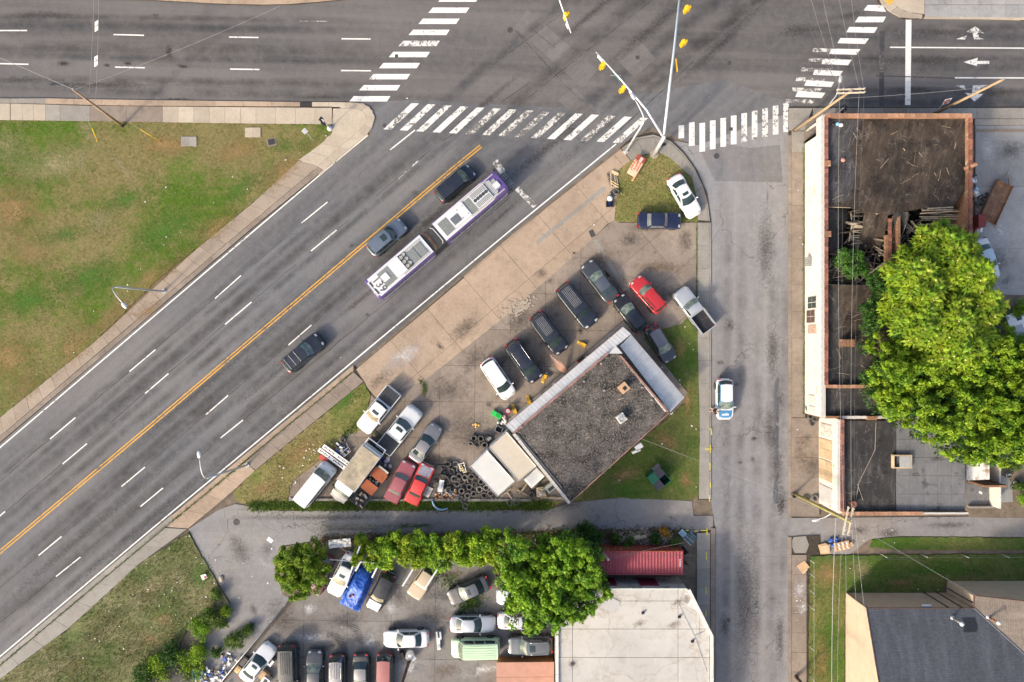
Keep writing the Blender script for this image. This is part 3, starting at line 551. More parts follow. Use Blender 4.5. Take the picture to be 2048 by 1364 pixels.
pv5 = pavement('pavement', [(1394, 1064), (1431, 1060), (1431, 1500), (1394, 1500)], 0.08)
slabs(pv5, [(1394, 1066), (1394, 1500)], [(1420, 1065), (1420, 1500)], 12, 0.135, CONC_GREY)
slabs(pv5, [(1421.5, 1056), (1421.5, 1500)], [(1430.5, 1056), (1430.5, 1500)], 13, 0.12, CONC_BROWN, 'kerb_stone')
pv6 = pavement('pavement', [(1577, 214), (2300, 214), (2300, 250), (1950, 250), (1650, 240), (1634, 262), (1612, 285), (1612, 835), (1640, 838), (1640, 1030), (1577, 1036)], 0.09)
slabs(pv6, [(1583.5, 262), (1583.5, 305)], [(1610, 262), (1610, 305)], 1, 0.135, CONC_GREY)
slabs(pv6, [(1583.5, 305), (1583.5, 835)], [(1610, 305), (1610, 835)], 10, 0.135, CONC_BROWN)
slabs(pv6, [(1583.5, 836), (1583.5, 1033)], [(1639, 836), (1639, 1033)], 5, 0.12, CONC_BROWN)
slabs(pv6, [(1577, 270), (1577, 1036)], [(1583, 270), (1583, 1036)], 22, 0.115, CONC_BROWN, 'kerb_stone')
slabs(pv6, [(1578, 216), (1578, 261)], [(1625, 216), (1608, 261)], 2, 0.135, CONC_GREY)
slabs(pv6, [(1608, 238), (1608, 284)], [(1634, 238), (1634, 284)], 2, 0.13, CONC_BROWN)
slabs(pv6, [(1626, 216), (2280, 216)], [(1626, 237), (2280, 237)], 14, 0.135, CONC_GREY, mats=[CONC_GREY, CONC_BROWN, CONC_GREY, CONC_BROWN])
slabs(pv6, [(1950, 238), (2280, 238)], [(1950, 250), (2280, 250)], 7, 0.135, CONC_GREY)
pv7 = pavement('pavement', [(1577, 1074), (1640, 1070), (1644, 1108), (1618, 1112), (1614, 1500), (1577, 1500)], 0.08)
MB().prism([W2(x, y, 0.14) for x, y in ((1588, 1074), (1612, 1072), (1618, 1090), (1612, 1106), (1590, 1106), (1585, 1095), (1585, 1080))], 0, 0.14).build('slab', CONC_GREY, pv7)
slabs(pv7, [(1584, 1110), (1584, 1500)], [(1613, 1110), (1613, 1500)], 10, 0.125, CONC_BROWN)
slabs(pv7, [(1577, 1074), (1577, 1500)], [(1583, 1074), (1583, 1500)], 12, 0.11, CONC_BROWN, 'kerb_stone')
for px, py, rx, ry in ((1600, 1180, 14, 20), (1605, 1210, 10, 24)): stain(pv7, px, py, rx, ry, PALE_S, 0, 0.14)
for px, py, rx, ry, m in ((1620, 930, 22, 30, OIL2), (1612, 880, 14, 14, OIL2), (1600, 900, 14, 40, RUST_S)): stain(pv6, px, py, rx, ry, m, 0, 0.132)
pv8 = pavement('pavement', [(1752, -40), (1756, 2), (1770, 16), (1808, 38), (1848, 36), (1961, 36), (2048, 40), (2300, 46), (2300, -60)], 0.09)
slabs(pv8, [(1752, -30), (1757, 3), (1771, 17), (1790, 29), (1808, 37), (1845, 36)], [(1768, -30), (1775, -2), (1786, 9), (1800, 18), (1818, 25), (1845, 29)], 6, 0.12, CONC_LIGHT, 'kerb_stone')
MB().prism([W2(x, y, 0.135) for x, y in ((1769, -30), (1776, -3), (1787, 8), (1801, 17), (1819, 24), (1849, 28), (1849, -30))], 0, 0.135).build('slab', CONC_LIGHT, pv8)
MB().prism([W2(x, y, 0.15) for x, y in ((1766, -4), (1778, -8), (1788, 2), (1779, 11))], 0.13, 0.15).build('tactile_pad', pm('tactile_orange', (0.70, 0.36, 0.06), 0.2, 6, 0.8), pv8)
for k, (y0, y1) in enumerate(((-18, 9), (10, 33))):
    slabs(pv8, [(1850, y0), (2280, y0)], [(1850, y1), (2280, y1+(4 if k else 0))], 16, 0.135, CONC_YARD)
slabs(pv8, [(1848, 33.5), (1961, 34), (2280, 38)], [(1848, 37), (1961, 37.5), (2280, 45)], 12, 0.12, CONC_LIGHT, 'kerb_stone')
pv9 = pavement('pavement', [(-300, -14), (0, -6), (220, -2), (300, 0), (420, 7), (512, 10), (600, 8), (690, -1), (760, -30), (-300, -60)], 0.09)
slabs(pv9, [(-200, -40), (300, -26), (512, -10), (640, -20)], [(-200, -12), (220, -3), (300, -1), (420, 6), (512, 9), (600, 7), (688, -2)], 16, 0.13, CONC_TAN)
# ---- yard of the east side, lower lot
yard = sheet('concrete_yard', [(1950, 251), (2400, 251), (2400, 592), (2030, 590), (1950, 586)], 0.03, JOINT)
panels(yard, [(1950, 251), (2400, 251), (2400, 592), (2030, 590), (1950, 586)], (1, 0), 6.2, 6.6, 0.06, CONC_YARD, (1950, 251), 0.02)
for px, py, rx, ry, m in ((1990, 520, 40, 30, OIL2), (2020, 300, 40, 20, DARK_S), (1975, 300, 20, 30, PALE_S), (2010, 560, 20, 10, OIL2), (2000, 460, 20, 40, PALE_S)): stain(yard, px, py, rx, ry, m, 0.2, 0.075)
slabs(yard, [(1950, 258), (2300, 258)], [(1950, 264), (2300, 264)], 9, 0.1, CONC_BROWN, 'kerb_stone')
yard2 = sheet('concrete_pad', [(1981, 948), (2014, 952), (2024, 968), (2026, 1004), (1981, 1006)], 0.08, CONC_YARD)
LOT2 = [(592, 1197), (690, 1107), (1000, 1127), (1106, 1160), (1106, 1500), (330, 1500)]
lot2 = sheet('car_lot', LOT2, 0.02, JOINT)
panels(lot2, LOT2, (1, 0.015), 4.7, 4.0, 0.05, CONC_LOT, (608, 1240), 0.03)
for px, py, rx, ry, m, r in ((619, 1218, 16, 14, PALE_S, 0), (738, 1280, 16, 18, PALE_S, 0), (782, 1215, 13, 18, PALE_S, 0.4), (572, 1250, 34, 30, RUST_S, 0), (925, 1222, 11, 9, OIL, 0), (960, 1340, 60, 12, PALE_S, 0.2), (890, 1340, 40, 20, RUST_S, 0), (870, 1230, 50, 20, OIL2, 0), (660, 1290, 60, 14, OIL2, 0.3), (560, 1230, 30, 40, OIL2, 0.6), (880, 1190, 50, 26, DARK_S, 0), (800, 1250, 40, 12, DARK_S, 0), (1040, 1268, 30, 10, OIL2, 0), (830, 1335, 40, 20, PALE_S, 0), (690, 1240, 40, 20, DARK_S, 0), (620, 1275, 40, 12, PALE_S, 0), (900, 1150, 50, 14, RUST_S, 0), (800, 1190, 20, 30, DARK_S, 0.5)):
    stain(lot2, px, py, rx, ry, m, r, 0.072)
# looping tyre skid marks on the lower lot
SKID = pm('tyre_rubber_mark', (0.045, 0.044, 0.046), 0.3, 12, 0.85)
for pts in (((684, 1244), (700, 1248), (716, 1264), (722, 1288)), ((655, 1270), (668, 1268), (680, 1282), (690, 1302))):
    for k in range(34):
        t = k/33; p = lerp_pl(pts, t); q = lerp_pl(pts, min(1, t+0.02)) if t < 0.98 else (p[0]+0.2, p[1]+1)
        a = ang(q[0]-p[0], q[1]-p[1])+R(62); w = 5.0+3*math.sin(t*math.pi)
        if k % 2 == 0: MB().box((0, 0, 0), (w/S*2, 0.06, 0.004), a).build('skid_mark', SKID, lot2, loc=W(p[0], p[1], 0.064))
# litter-free concrete vault lids in the field
for px, py, sx, sy in ((378, 283, 31, 19), (506, 265, 31, 19)):
    t = empty('utility_vault', W(px, py, 0.13), R(rnd(-1, 1)), 'pale concrete utility vault lid in the grass, %s of the two' % ('nearer the wooden pole' if px < 400 else 'nearer the crossing'), 'vault lid', 'vault lids in the field')
    for sgn in (-1, 1): MB().box((sgn*sx/S/4, 0, 0.03), (sx/S/2-0.015, sy/S, 0.08)).build('lid', CONC_LIGHT if px > 400 else CONC_GREY, t)
t = empty('drain_grate', W(543, 284, 0.13), R(12), 'square iron drain grate in a concrete frame set in the grass', 'drain grate')
MB().box((0, 0, 0), (1.0, 0.85, 0.06)).build('frame', CONC_BROWN, t)
for k in range(7): MB().box((-0.33+0.11*k, 0, 0.05), (0.05, 0.62, 0.05)).build('grate_bar', IRON, t)
# ================================================================ vehicles
GLASS = None
def _glass():
    t = NT('car_glass'); c = t.mix(t.ramp(t.noise(1.5, 3, 0.5), 0.3, 0.7), (0.018, 0.032, 0.034), (0.035, 0.06, 0.06))
    t.b.inputs['Coat Weight'].default_value = 0.3
    return t.done(c, 0.08, 0.0, 0.7)
GLASS = _glass()
def _glass2():
    t = NT('car_glass_clear'); c = t.mix(t.ramp(t.noise(2.0, 4, 0.6), 0.35, 0.65), (0.06, 0.10, 0.095), (0.22, 0.25, 0.20))
    return t.done(c, 0.12, 0.0, 0.7)
GLASS_L = _glass2()
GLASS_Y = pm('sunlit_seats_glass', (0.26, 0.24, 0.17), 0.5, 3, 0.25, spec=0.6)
RUBBER = pm('tyre_rubber', (0.028, 0.028, 0.03), 0.4, 10, 0.85, dirt=(0.10, 0.09, 0.08), dscale=2.5, bump=0.3, bscale=40, rand=0.35)
RUBBER_D = pm('dusty_tyre_rubber', (0.07, 0.07, 0.072), 0.4, 8, 0.9, dirt=(0.17, 0.16, 0.145), dscale=2.5, dlo=0.4, dhi=0.7, bump=0.3, bscale=40, rand=0.35)
RIM = pm('alloy_rim', (0.55, 0.56, 0.57), 0.2, 6, 0.35, 0.8)
TRIM = pm('black_trim', (0.018, 0.018, 0.02), 0.3, 6, 0.55)
CHROME = pm('dull_chrome', (0.62, 0.62, 0.62), 0.2, 5, 0.25, 0.9)
LAMP_F = pm('headlamp_lens', (0.42, 0.44, 0.45), 0.15, 9, 0.15, spec=0.8)
LAMP_R = pm('tail_lamp_lens', (0.38, 0.015, 0.018), 0.2, 9, 0.2, spec=0.8)
LAMP_A = pm('amber_lens', (0.75, 0.33, 0.03), 0.2, 9, 0.25, spec=0.8)
STEEL = pm('galvanised_steel', (0.42, 0.43, 0.44), 0.25, 5, 0.5, 0.6, dirt=(0.25, 0.22, 0.19), dscale=2)
RUST = pm('rusty_steel', (0.27, 0.105, 0.045), 0.5, 3, 0.9, dirt=(0.12, 0.06, 0.04), dscale=2.5, bump=0.3)
BEDL = pm('bed_liner', (0.022, 0.024, 0.03), 0.4, 5, 0.8, dirt=(0.12, 0.10, 0.08), dscale=3, dlo=0.55, dhi=0.75)

KIND = {   # rear glass base/top, windscreen top/base as fractions of the length from the rear; heights
    'sedan':   dict(rg=(0.13, 0.28), ws=(0.55, 0.725), H=1.45, belt=0.93, top=((0, 0.78), (0.03, 0.96), (0.16, 1.00), (0.5, 0.95), (0.72, 0.97), (0.90, 0.82), (0.97, 0.72), (1, 0.58)), tw=0.70, trunk=True, nwin=2, rad=1.0),
    'boxy':    dict(rg=(0.19, 0.29), ws=(0.60, 0.70), H=1.40, belt=0.92, top=((0, 0.84), (0.02, 0.93), (0.2, 0.96), (0.5, 0.93), (0.71, 0.95), (0.93, 0.88), (0.985, 0.84), (1, 0.72)), tw=0.76, trunk=True, nwin=2, rad=0.45),
    'hatch':   dict(rg=(0.03, 0.13), ws=(0.56, 0.76), H=1.52, belt=0.95, top=((0, 0.80), (0.02, 0.97), (0.1, 1.0), (0.5, 0.96), (0.75, 0.98), (0.92, 0.84), (0.975, 0.74), (1, 0.6)), tw=0.71, trunk=False, nwin=2, rad=1.0),
    'suv':     dict(rg=(0.02, 0.09), ws=(0.585, 0.735), H=1.74, belt=1.08, top=((0, 0.95), (0.015, 1.08), (0.1, 1.10), (0.5, 1.08), (0.73, 1.12), (0.92, 1.02), (0.98, 0.92), (1, 0.75)), tw=0.76, trunk=False, nwin=3, rad=0.85),
    'suburban': dict(rg=(0.015, 0.05), ws=(0.655, 0.745), H=1.90, belt=1.18, top=((0, 1.05), (0.012, 1.18), (0.1, 1.20), (0.5, 1.18), (0.74, 1.20), (0.93, 1.12), (0.985, 1.04), (1, 0.85)), tw=0.79, trunk=False, nwin=3, rad=0.75),
    'minivan': dict(rg=(0.02, 0.075), ws=(0.66, 0.83), H=1.76, belt=1.05, top=((0, 0.92), (0.015, 1.05), (0.1, 1.07), (0.6, 1.05), (0.83, 1.06), (0.94, 0.90), (0.985, 0.78), (1, 0.62)), tw=0.77, trunk=False, nwin=3, rad=1.0),
    'van':     dict(rg=(0.012, 0.03), ws=(0.745, 0.865), H=1.98, belt=1.12, top=((0, 1.05), (0.01, 1.12), (0.1, 1.14), (0.6, 1.12), (0.86, 1.13), (0.95, 1.02), (0.99, 0.92), (1, 0.72)), tw=0.84, trunk=False, nwin=3, rad=0.7),
    'pickup':  dict(rg=(0.435, 0.455), ws=(0.60, 0.715), H=1.72, belt=1.12, top=((0, 1.02), (0.01, 1.10), (0.42, 1.12), (0.6, 1.10), (0.715, 1.12), (0.93, 1.04), (0.985, 0.96), (1, 0.8)), tw=0.76, trunk=False, nwin=1, rad=0.7),
    'crewcab': dict(rg=(0.325, 0.36), ws=(0.60, 0.725), H=1.84, belt=1.18, top=((0, 1.08), (0.01, 1.16), (0.32, 1.18), (0.6, 1.16), (0.725, 1.18), (0.93, 1.08), (0.985, 0.98), (1, 0.82)), tw=0.76, trunk=False, nwin=2, rad=0.75),
}
_wheel_me = {}
def wheel_mesh(r, w, tyre=RUBBER):
    k = (round(r, 2), tyre.name)
    if k not in _wheel_me:
        rot = Matrix.Rotation(R(90), 3, 'X')
        _wheel_me[k] = (MB().lathe([(r*0.62, -w/2), (r*0.86, -w/2), (r*0.97, -w*0.38), (r, -w*0.2), (r, w*0.2), (r*0.97, w*0.38), (r*0.86, w/2), (r*0.62, w/2)], 20, rot=rot).mesh('tyre', tyre, True),
                        MB().lathe([(0.01, -w*0.46), (r*0.16, -w*0.44), (r*0.2, -w*0.3), (r*0.5, -w*0.28), (r*0.58, -w*0.44), (r*0.64, -w*0.47), (r*0.64, w*0.47), (r*0.2, w*0.3), (0.01, w*0.46)], 16, rot=rot).mesh('rim', RIM, True))
    return _wheel_me[k]
def car(name, label, px, py, f, kind, L, paint, Wd=1.82, Ht=None, cat='car', group=None, roofp=None, hoodp=None, glass=None, wsglass=None, sunroof=False, rails=None, ribs=0, ribmat=None, mirrors=True, zc=0.8, hoodtrim=None,
        bed=None, bumpers=None, bodyp2=None, twotone=None, wr=None, noglassroof=False, taillamp=True, ground=0.02):
    K = KIND[kind]; Ht = Ht or K['H']; hs = Ht/K['H']; hw = Wd/2; gl = glass or GLASS
    loc = W(px, py, zc); loc.z = ground
    root = empty(name, loc, ang(*f), label, cat, group)
    X = lambda fr: (fr-0.5)*L
    def topz(fr):
        T = K['top']
        for (a, za), (b, zb) in zip(T[:-1], T[1:]):
            if fr <= b: return hs*(za+(zb-za)*(fr-a)/(b-a))
        return hs*T[-1][1]
    rad = K['rad']
    def hwid(fr):
        d = min(fr, 1-fr)*L
        q = 1.0-0.05*max(0.0, 1-d/1.2)**2*rad
        c_ = 0.55*rad
        if d < c_: q -= (0.34 if fr > 0.5 else 0.26)*rad**0.6*(1-d/c_)**2.4
        return hw*q
    open_bed = bed is not None
    fr0 = 0.0
    st = [0, 0.004, 0.012, 0.03, 0.06, 0.11, 0.2, 0.3, 0.4, 0.5, 0.6, 0.7, 0.78, 0.85, 0.9, 0.94, 0.97, 0.988, 0.996, 1.0]
    crown = 0.045
    def ring(fr):
        w_, zt = hwid(fr), topz(fr); zb = 0.24 if 0.03 < fr < 0.97 else 0.32
        half = [(0.90*w_, zb), (0.985*w_, zb+0.10), (w_, 0.62*zt), (0.985*w_, zt-0.10), (0.955*w_, zt-0.03), (0.88*w_, zt), (0.45*w_, zt+crown*0.8), (0, zt+crown)]
        return [Vector((X(fr), y, z)) for y, z in half]+[Vector((X(fr), -y, z)) for y, z in half[-2::-1]]
    def body_shell(stations, skip_top=False):
        m = MB(); rs = [ring(fr) for fr in stations]; n = len(rs[0]); vs = [v for r_ in rs for v in r_]
        fs = []
        for i in range(len(rs)-1):
            for k in range(n-1):
                if skip_top and 4 <= k <= 9: continue
                fs.append((i*n+k, i*n+k+1, (i+1)*n+k+1, (i+1)*n+k)[::-1])
            fs.append((i*n+n-1, i*n, (i+1)*n, (i+1)*n+n-1)[::-1])
        fs.append(tuple(range(n))); fs.append(tuple((len(rs)-1)*n+k for k in range(n))[::-1]); m.add(vs, fs); return m
    if open_bed:
        bf = K['rg'][0]-0.015
        s1 = [bf]+[s for s in st if s > bf]
        body_shell(s1).build('body', paint, root, True)
        m = MB()          # bed walls, floor and tailgate
        zt = topz(0.2); bw = hw*0.99
        for sg in (-1, 1):
            m.box((X(bf/2+0.01), sg*(bw-0.07), (zt+0.30)/2+0.0), (L*(bf-0.02), 0.13, zt-0.30))
        m.box((X(0.008), 0, (zt+0.34)/2), (0.10, bw*2-0.12, zt-0.34))
        m.box((X(bf-0.004), 0, (zt+0.34)/2), (0.05, bw*2-0.14, zt-0.36))
        m.build('bed_walls', paint, root)
        if bed == 'open':
            MB().box((X(bf/2+0.01), 0, 0.70), (L*(bf-0.03), bw*2-0.24, 0.08)).build('bed_floor', BEDL, root)
            for k in range(5): MB().box((X(bf/2+0.01), -0.6+0.3*k, 0.748), (L*(bf-0.05), 0.09, 0.02)).build('floor_rib', BEDL, root)
        else:
            cov = pm('bed_cover', (0.035, 0.038, 0.045), 0.25, 4, 0.5)
            for k in range(bed):
                a = 0.012+(bf-0.02)*k/bed; b = 0.012+(bf-0.02)*(k+1)/bed-0.004
                MB().box((X((a+b)/2), 0, zt+0.015), (L*(b-a), bw*2-0.16, 0.04)).build('cover_panel', cov, root)
    else:
        body_shell(st).build('body', paint, root, True)
    # panels on the body surface
    def S_(fr, v, dz=0.0):
        w_ = hwid(fr)*0.88; return Vector((X(fr), v*w_, topz(fr)+crown*(1-v*v)+dz))
    wb = K['ws'][1]
    MB().grid(lambda u, v: S_(wb+0.015+(0.962-wb-0.015)*u, (-0.9+1.8*v)*(1-0.06*u), 0.012), 10, 8).build('bonnet', hoodp or paint, root, True)
    if K['trunk']:
        MB().grid(lambda u, v: S_(0.02+(K['rg'][0]-0.035)*u, -0.86+1.72*v, 0.012), 5, 6).build('boot_lid', paint, root, True)
    # cabin
    belt = K['belt']*hs; zr = Ht; rb, rt = K['rg']; wt, wbb = K['ws']
    wB = lambda fr: min(hwid(fr)*0.93, hw*0.93)
    yr = hw*K['tw']
    bow_f, bow_r = 0.16, 0.10
    if kind in ('boxy', 'van', 'suburban', 'pickup'): bow_f, bow_r = 0.09, 0.04
    zb = lambda fr: topz(fr)-0.015
    def Wf(t, s, off=0.0):      # windscreen: t across -1..1, s up 0..1
        p0 = Vector((X(wbb)-bow_f*t*t*1.6, t*wB(wbb)*0.97, zb(wbb)+0.0)); p1 = Vector((X(wt)-bow_f*t*t*0.9, t*yr*0.98, zr-0.035*t*t-0.03))
        p = p0.lerp(p1, s); p.z += 0.03*math.sin(math.pi*s); return p+Vector((0.6, 0, 0.8))*off
    def Wr(t, s, off=0.0):
        p0 = Vector((X(rb)+bow_r*t*t*1.5, t*wB(max(rb, 0.06))*0.95, zb(max(rb, 0.05)))); p1 = Vector((X(rt)+bow_r*t*t*0.8, t*yr*0.97, zr-0.035*t*t-0.03))
        p = p0.lerp(p1, s); return p+Vector((-0.6, 0, 0.8))*off
    def Rf(u, v, off=0.0):      # roof: u rear..front, v across
        t = -1+2*v; a = Wr(t, 1); b = Wf(t, 1); p = a.lerp(b, u); p.z += 0.045*math.sin(math.pi*u)*(1-0.5*t*t)+0.015+off; return p
    def Sd(sg, u, s, off=0.0):  # side: u rear..front, s up
        lo = Wr(sg, 0).lerp(Wf(sg, 0), u); hi = Wr(sg, 1).lerp(Wf(sg, 1), u); lo.y = sg*max(abs(lo.y), wB(0.5)*0.985 if 0.15 < u < 0.85 else abs(lo.y))
        hi.z += 0.02*math.sin(math.pi*u)
        p = lo.lerp(hi, s); p.y += sg*(0.035*math.sin(math.pi*s)+off); p.z += off*0.3; return p
    m = MB()
    m.grid(lambda u, v: Wf(-1+2*u, v), 8, 3); m.grid(lambda u, v: Wr(-1+2*u, v), 8, 3, True)
    for sg in (-1, 1): m.grid(lambda u, v: Sd(sg, u, v), 10, 4, sg > 0)
    m.build('cabin', bodyp2 or paint, root, True)
    MB().grid(lambda u, v: Rf(u, v), 10, 8).build('roof', roofp or paint, root, True)
    MB().grid(lambda u, v: Wf(-0.93+1.86*u, 0.05+0.90*v, 0.012), 8, 4).build('windscreen', wsglass or gl, root, True)
    if not (noglassroof and False):
        MB().grid(lambda u, v: Wr(-0.90+1.8*u, 0.10+0.80*v, 0.012), 8, 4, True).build('rear_window', gl, root, True)
    nw = K['nwin']
    for sg in (-1, 1):
        for k in range(nw):
            a = 0.07+0.86*k/nw+0.012; b = 0.07+0.86*(k+1)/nw-0.012
            MB().grid(lambda u, v: Sd(sg, a+(b-a)*u+(0.5-v)*0.0, 0.10+0.76*v, 0.012), 5, 3, sg > 0).build('side_window', gl, root, True)
    if sunroof:
        MB().grid(lambda u, v: Rf(0.60+0.26*u, 0.24+0.52*v, 0.014), 4, 5).build('sunroof', GLASS, root, True)
    if rails:
        for sg in (0.06, 0.94):
            MB().tube([Rf(u/8, sg, 0.05) for u in range(1, 8)], 0.022, 6).build('roof_rail', rails, root, True)
    for k in range(ribs):
        v = 0.22+0.56*k/max(1, ribs-1)
        MB().tube([Rf(0.05+0.72*u/8, v, 0.024) for u in range(9)], 0.02, 5).build('roof_rib', ribmat or MATS.get('rib_grey') or pm('rib_grey', (0.30, 0.31, 0.32), 0.2, 5, 0.5), root, True)
    # wheels, arches
    r = wr or (0.33 if Ht < 1.6 else 0.37); tw, rm = wheel_mesh(r, 0.22)
    for fx in (0.185, 0.815):
        for sg in (-1, 1):
            wh = inst('wheel', tw, root, (X(fx), sg*(hw-0.075), r), (0, 0, 0 if sg < 0 else math.pi)); wh.name = 'wheel'
            inst('rim', rm, wh)
            MB().disc((0, 0, 0), r+0.06, 18, Matrix.Rotation(R(90), 3, 'X')).build('wheel_arch', TRIM, root, loc=(X(fx), sg*(hw*0.998+0.004), r+0.03))
    # lamps
    for sg in (-1, 1):
        MB().grid(lambda u, v: S_(0.935+0.042*u, sg*(0.56+0.40*v), 0.014), 3, 3, sg < 0).build('headlight', LAMP_F, root, True)
        if taillamp:
            yq = hwid(0.02)*0.83
            MB().box((X(0.012), sg*yq, topz(0.03)-0.09), (0.13, 0.30*hw, 0.17)).build('tail_light', LAMP_R, root)
        if mirrors: MB().box((X(wbb)-0.28, sg*(hw+0.09), belt+0.06), (0.11, 0.20, 0.14), sg*R(-12)).build('wing_mirror', paint if mirrors is True else mirrors, root)
    bm = bumpers or paint
    for e in (0, 1):
        f0 = [0.03, 0.008, 0.002] if e == 0 else [0.97, 0.992, 0.998]
        pts = [Vector((X(fr)+(0.03 if e else -0.03), sg*hwid(fr), 0.5)) for sg in (-1,) for fr in f0]+[Vector((X(fr)+(0.03 if e else -0.03), hwid(fr), 0.5)) for fr in f0[::-1]]
        m = MB(); n = len(pts); vs = [p+Vector((0, 0, dz)) for p in pts for dz in (-0.14, -0.05, 0.08)]
        m.add(vs, [(i*3+k, (i+1)*3+k, (i+1)*3+k+1, i*3+k+1) for i in range(n-1) for k in range(2)])
        m.add([vs[i*3+2] for i in range(n)]+[vs[i*3+2]+Vector((0.12 if e == 0 else -0.12, 0, 0.02)) for i in range(n)], [(i, i+1, n+i+1, n+i) for i in range(n-1)])
        m.build('bumper', bm, root, True)
    MB().box((X(0.985), 0, topz(0.985)-0.16), (0.10, hw*1.0, 0.16)).build('grille', TRIM, root)
    MB().box((X(0.5), 0, 0.30), (L*0.9, Wd*0.8, 0.16)).build('underbody', TRIM, root)
    root['_h'] = 0.0; del root['_h']
    return root, dict(X=X, topz=topz, hw=hw, Rf=Rf, Wf=Wf, Sd=Sd, S=S_)

P_BLACK = paint_mat('paint_black', (0.012, 0.013, 0.017), 0.2, 0.25, 0.05)
P_NAVYBLACK = paint_mat('paint_blue_black', (0.014, 0.020, 0.036), 0.3, 0.25, 0.05)
P_DKGREY = paint_mat('paint_dark_grey', (0.055, 0.062, 0.075), 0.4, 0.28, 0.08)
P_BLUEGREY = paint_mat('paint_blue_grey', (0.13, 0.17, 0.23), 0.45, 0.28, 0.06)
P_GREY = paint_mat('paint_mid_grey', (0.22, 0.22, 0.235), 0.4, 0.3, 0.1)
P_SILVER = paint_mat('paint_silver', (0.46, 0.49, 0.53), 0.45, 0.3, 0.06)
P_WHITE = paint_mat('paint_white', (0.66, 0.68, 0.70), 0.0, 0.3, 0.05)
P_WHITE_D = paint_mat('paint_chalky_white', (0.60, 0.62, 0.63), 0.0, 0.5, 0.12, 0.1)
P_NAVY = paint_mat('paint_navy', (0.010, 0.017, 0.055), 0.2, 0.25, 0.05)
P_RED = paint_mat('paint_red', (0.42, 0.018, 0.025), 0.1, 0.3, 0.05)
P_RED2 = paint_mat('paint_bright_red', (0.52, 0.025, 0.022), 0.0, 0.4, 0.05)
P_MAROON = paint_mat('paint_faded_maroon', (0.27, 0.062, 0.085), 0.0, 0.45, 0.1, 0.2)
P_PRIMER = pm('paint_worn_hood', (0.25, 0.24, 0.30), 0.35, 2.5, 0.6, dirt=(0.42, 0.06, 0.05), dscale=1.4, dlo=0.56, dhi=0.62)
P_PINKRED = paint_mat('paint_pinkish_red', (0.34, 0.11, 0.105), 0.0, 0.5, 0.1, 0.1)
P_BEIGE = paint_mat('paint_beige', (0.42, 0.35, 0.25), 0.0, 0.5, 0.15, 0.1)
P_GREEN = paint_mat('paint_pale_green', (0.50, 0.67, 0.47), 0.0, 0.4, 0.06, 0.2)
P_ORANGE = pm('paint_rusty_orange', (0.42, 0.12, 0.045), 0.35, 2, 0.7, dirt=(0.22, 0.07, 0.04), dscale=2)
P_BLUE = paint_mat('paint_sky_blue', (0.045, 0.20, 0.40), 0.0, 0.3, 0.03)
P_CHAR = paint_mat('paint_charcoal', (0.035, 0.038, 0.042), 0.3, 0.35, 0.1)

SE = (0.56, 0.83)      # parked nose to the shop
NW = (-0.60, -0.80)
NEd = (813, -690)
# traffic on the main road
car('minivan', 'black minivan beside the yellow line, level with the front of the bus', 911, 367, NEd, 'minivan', 4.75, P_NAVYBLACK, 1.9, wsglass=GLASS_L)
car('suv', 'blue-grey SUV with a sunroof beside the yellow line, level with the rear of the bus', 774, 475, NEd, 'suv', 4.75, P_BLUEGREY, 1.85, sunroof=True, wsglass=GLASS)
car('suv', 'black SUV with pale roof bars driving behind the bus', 607, 706, NEd, 'suv', 4.95, P_NAVYBLACK, 1.95, wsglass=GLASS_L)
# corner
car('sedan', 'white sedan with a sunroof parked across the corner grass', 1369, 392, (0.50, 0.87), 'sedan', 4.85, P_WHITE, 1.84, sunroof=True)
car('sedan', 'dark navy boxy sedan parked along the edge of the corner grass', 1319, 441, (1, 0.02), 'boxy', 4.55, P_NAVY, 1.75, bumpers=P_NAVY, glass=pm('pale_reflecting_glass', (0.13, 0.145, 0.14), 0.4, 2, 0.12, spec=0.7), mirrors=False)
car('sedan', 'dark blue-grey sedan, upper one in the row facing the road', 1199, 562, (-0.60, -0.80), 'sedan', 4.9, P_DKGREY, 1.85, roofp=paint_mat('paint_slate', (0.09, 0.105, 0.14), 0.4, 0.28, 0.05), wsglass=GLASS_L)
car('suv', 'long black SUV with silver roof ribs, nearest the drain strip', 1154, 611, (0.62, 0.79), 'suburban', 5.35, P_NAVYBLACK, 2.0, ribs=6)
car('minivan', 'black minivan with its front door open and ribbed roof', 1098, 666, (0.60, 0.80), 'minivan', 5.0, P_NAVYBLACK, 1.95, ribs=6)
car('minivan', 'black minivan with silver roof rails parked between the open-door van and the white van', 1048, 722, (0.57, 0.82), 'minivan', 5.0, P_NAVYBLACK, 1.95, rails=CHROME)
car('minivan', 'white minivan at the left end of the row facing the shop', 996, 757, (0.56, 0.83), 'minivan', 4.75, P_WHITE, 1.85)
car('suv', 'red SUV with a black roof rack nosed toward the road', 1296, 589, (-0.66, -0.75), 'suv', 4.4, P_RED, 1.8, rails=TRIM, wsglass=GLASS_L, bumpers=P_WHITE_D)
car('hatchback', 'black hatchback between the red SUV and the shop corner', 1261, 627, (-0.60, -0.80), 'hatch', 4.45, P_BLACK, 1.8, roofp=P_NAVYBLACK, wsglass=GLASS_L)
car('pickup_truck', 'silver pickup truck with an empty black bed overhanging the pavement', 1388, 620, (-0.60, -0.80), 'pickup', 5.35, P_SILVER, 1.9, cat='pickup truck', bed='open', wsglass=GLASS_L)
car('hatchback', 'dark grey hatchback on the lawn beside the metal awning', 1322, 687, (0.52, 0.85), 'hatch', 4.35, P_DKGREY, 1.75, roofp=paint_mat('paint_grey_blue', (0.10, 0.11, 0.145), 0.4, 0.3, 0.06), wsglass=GLASS_L)
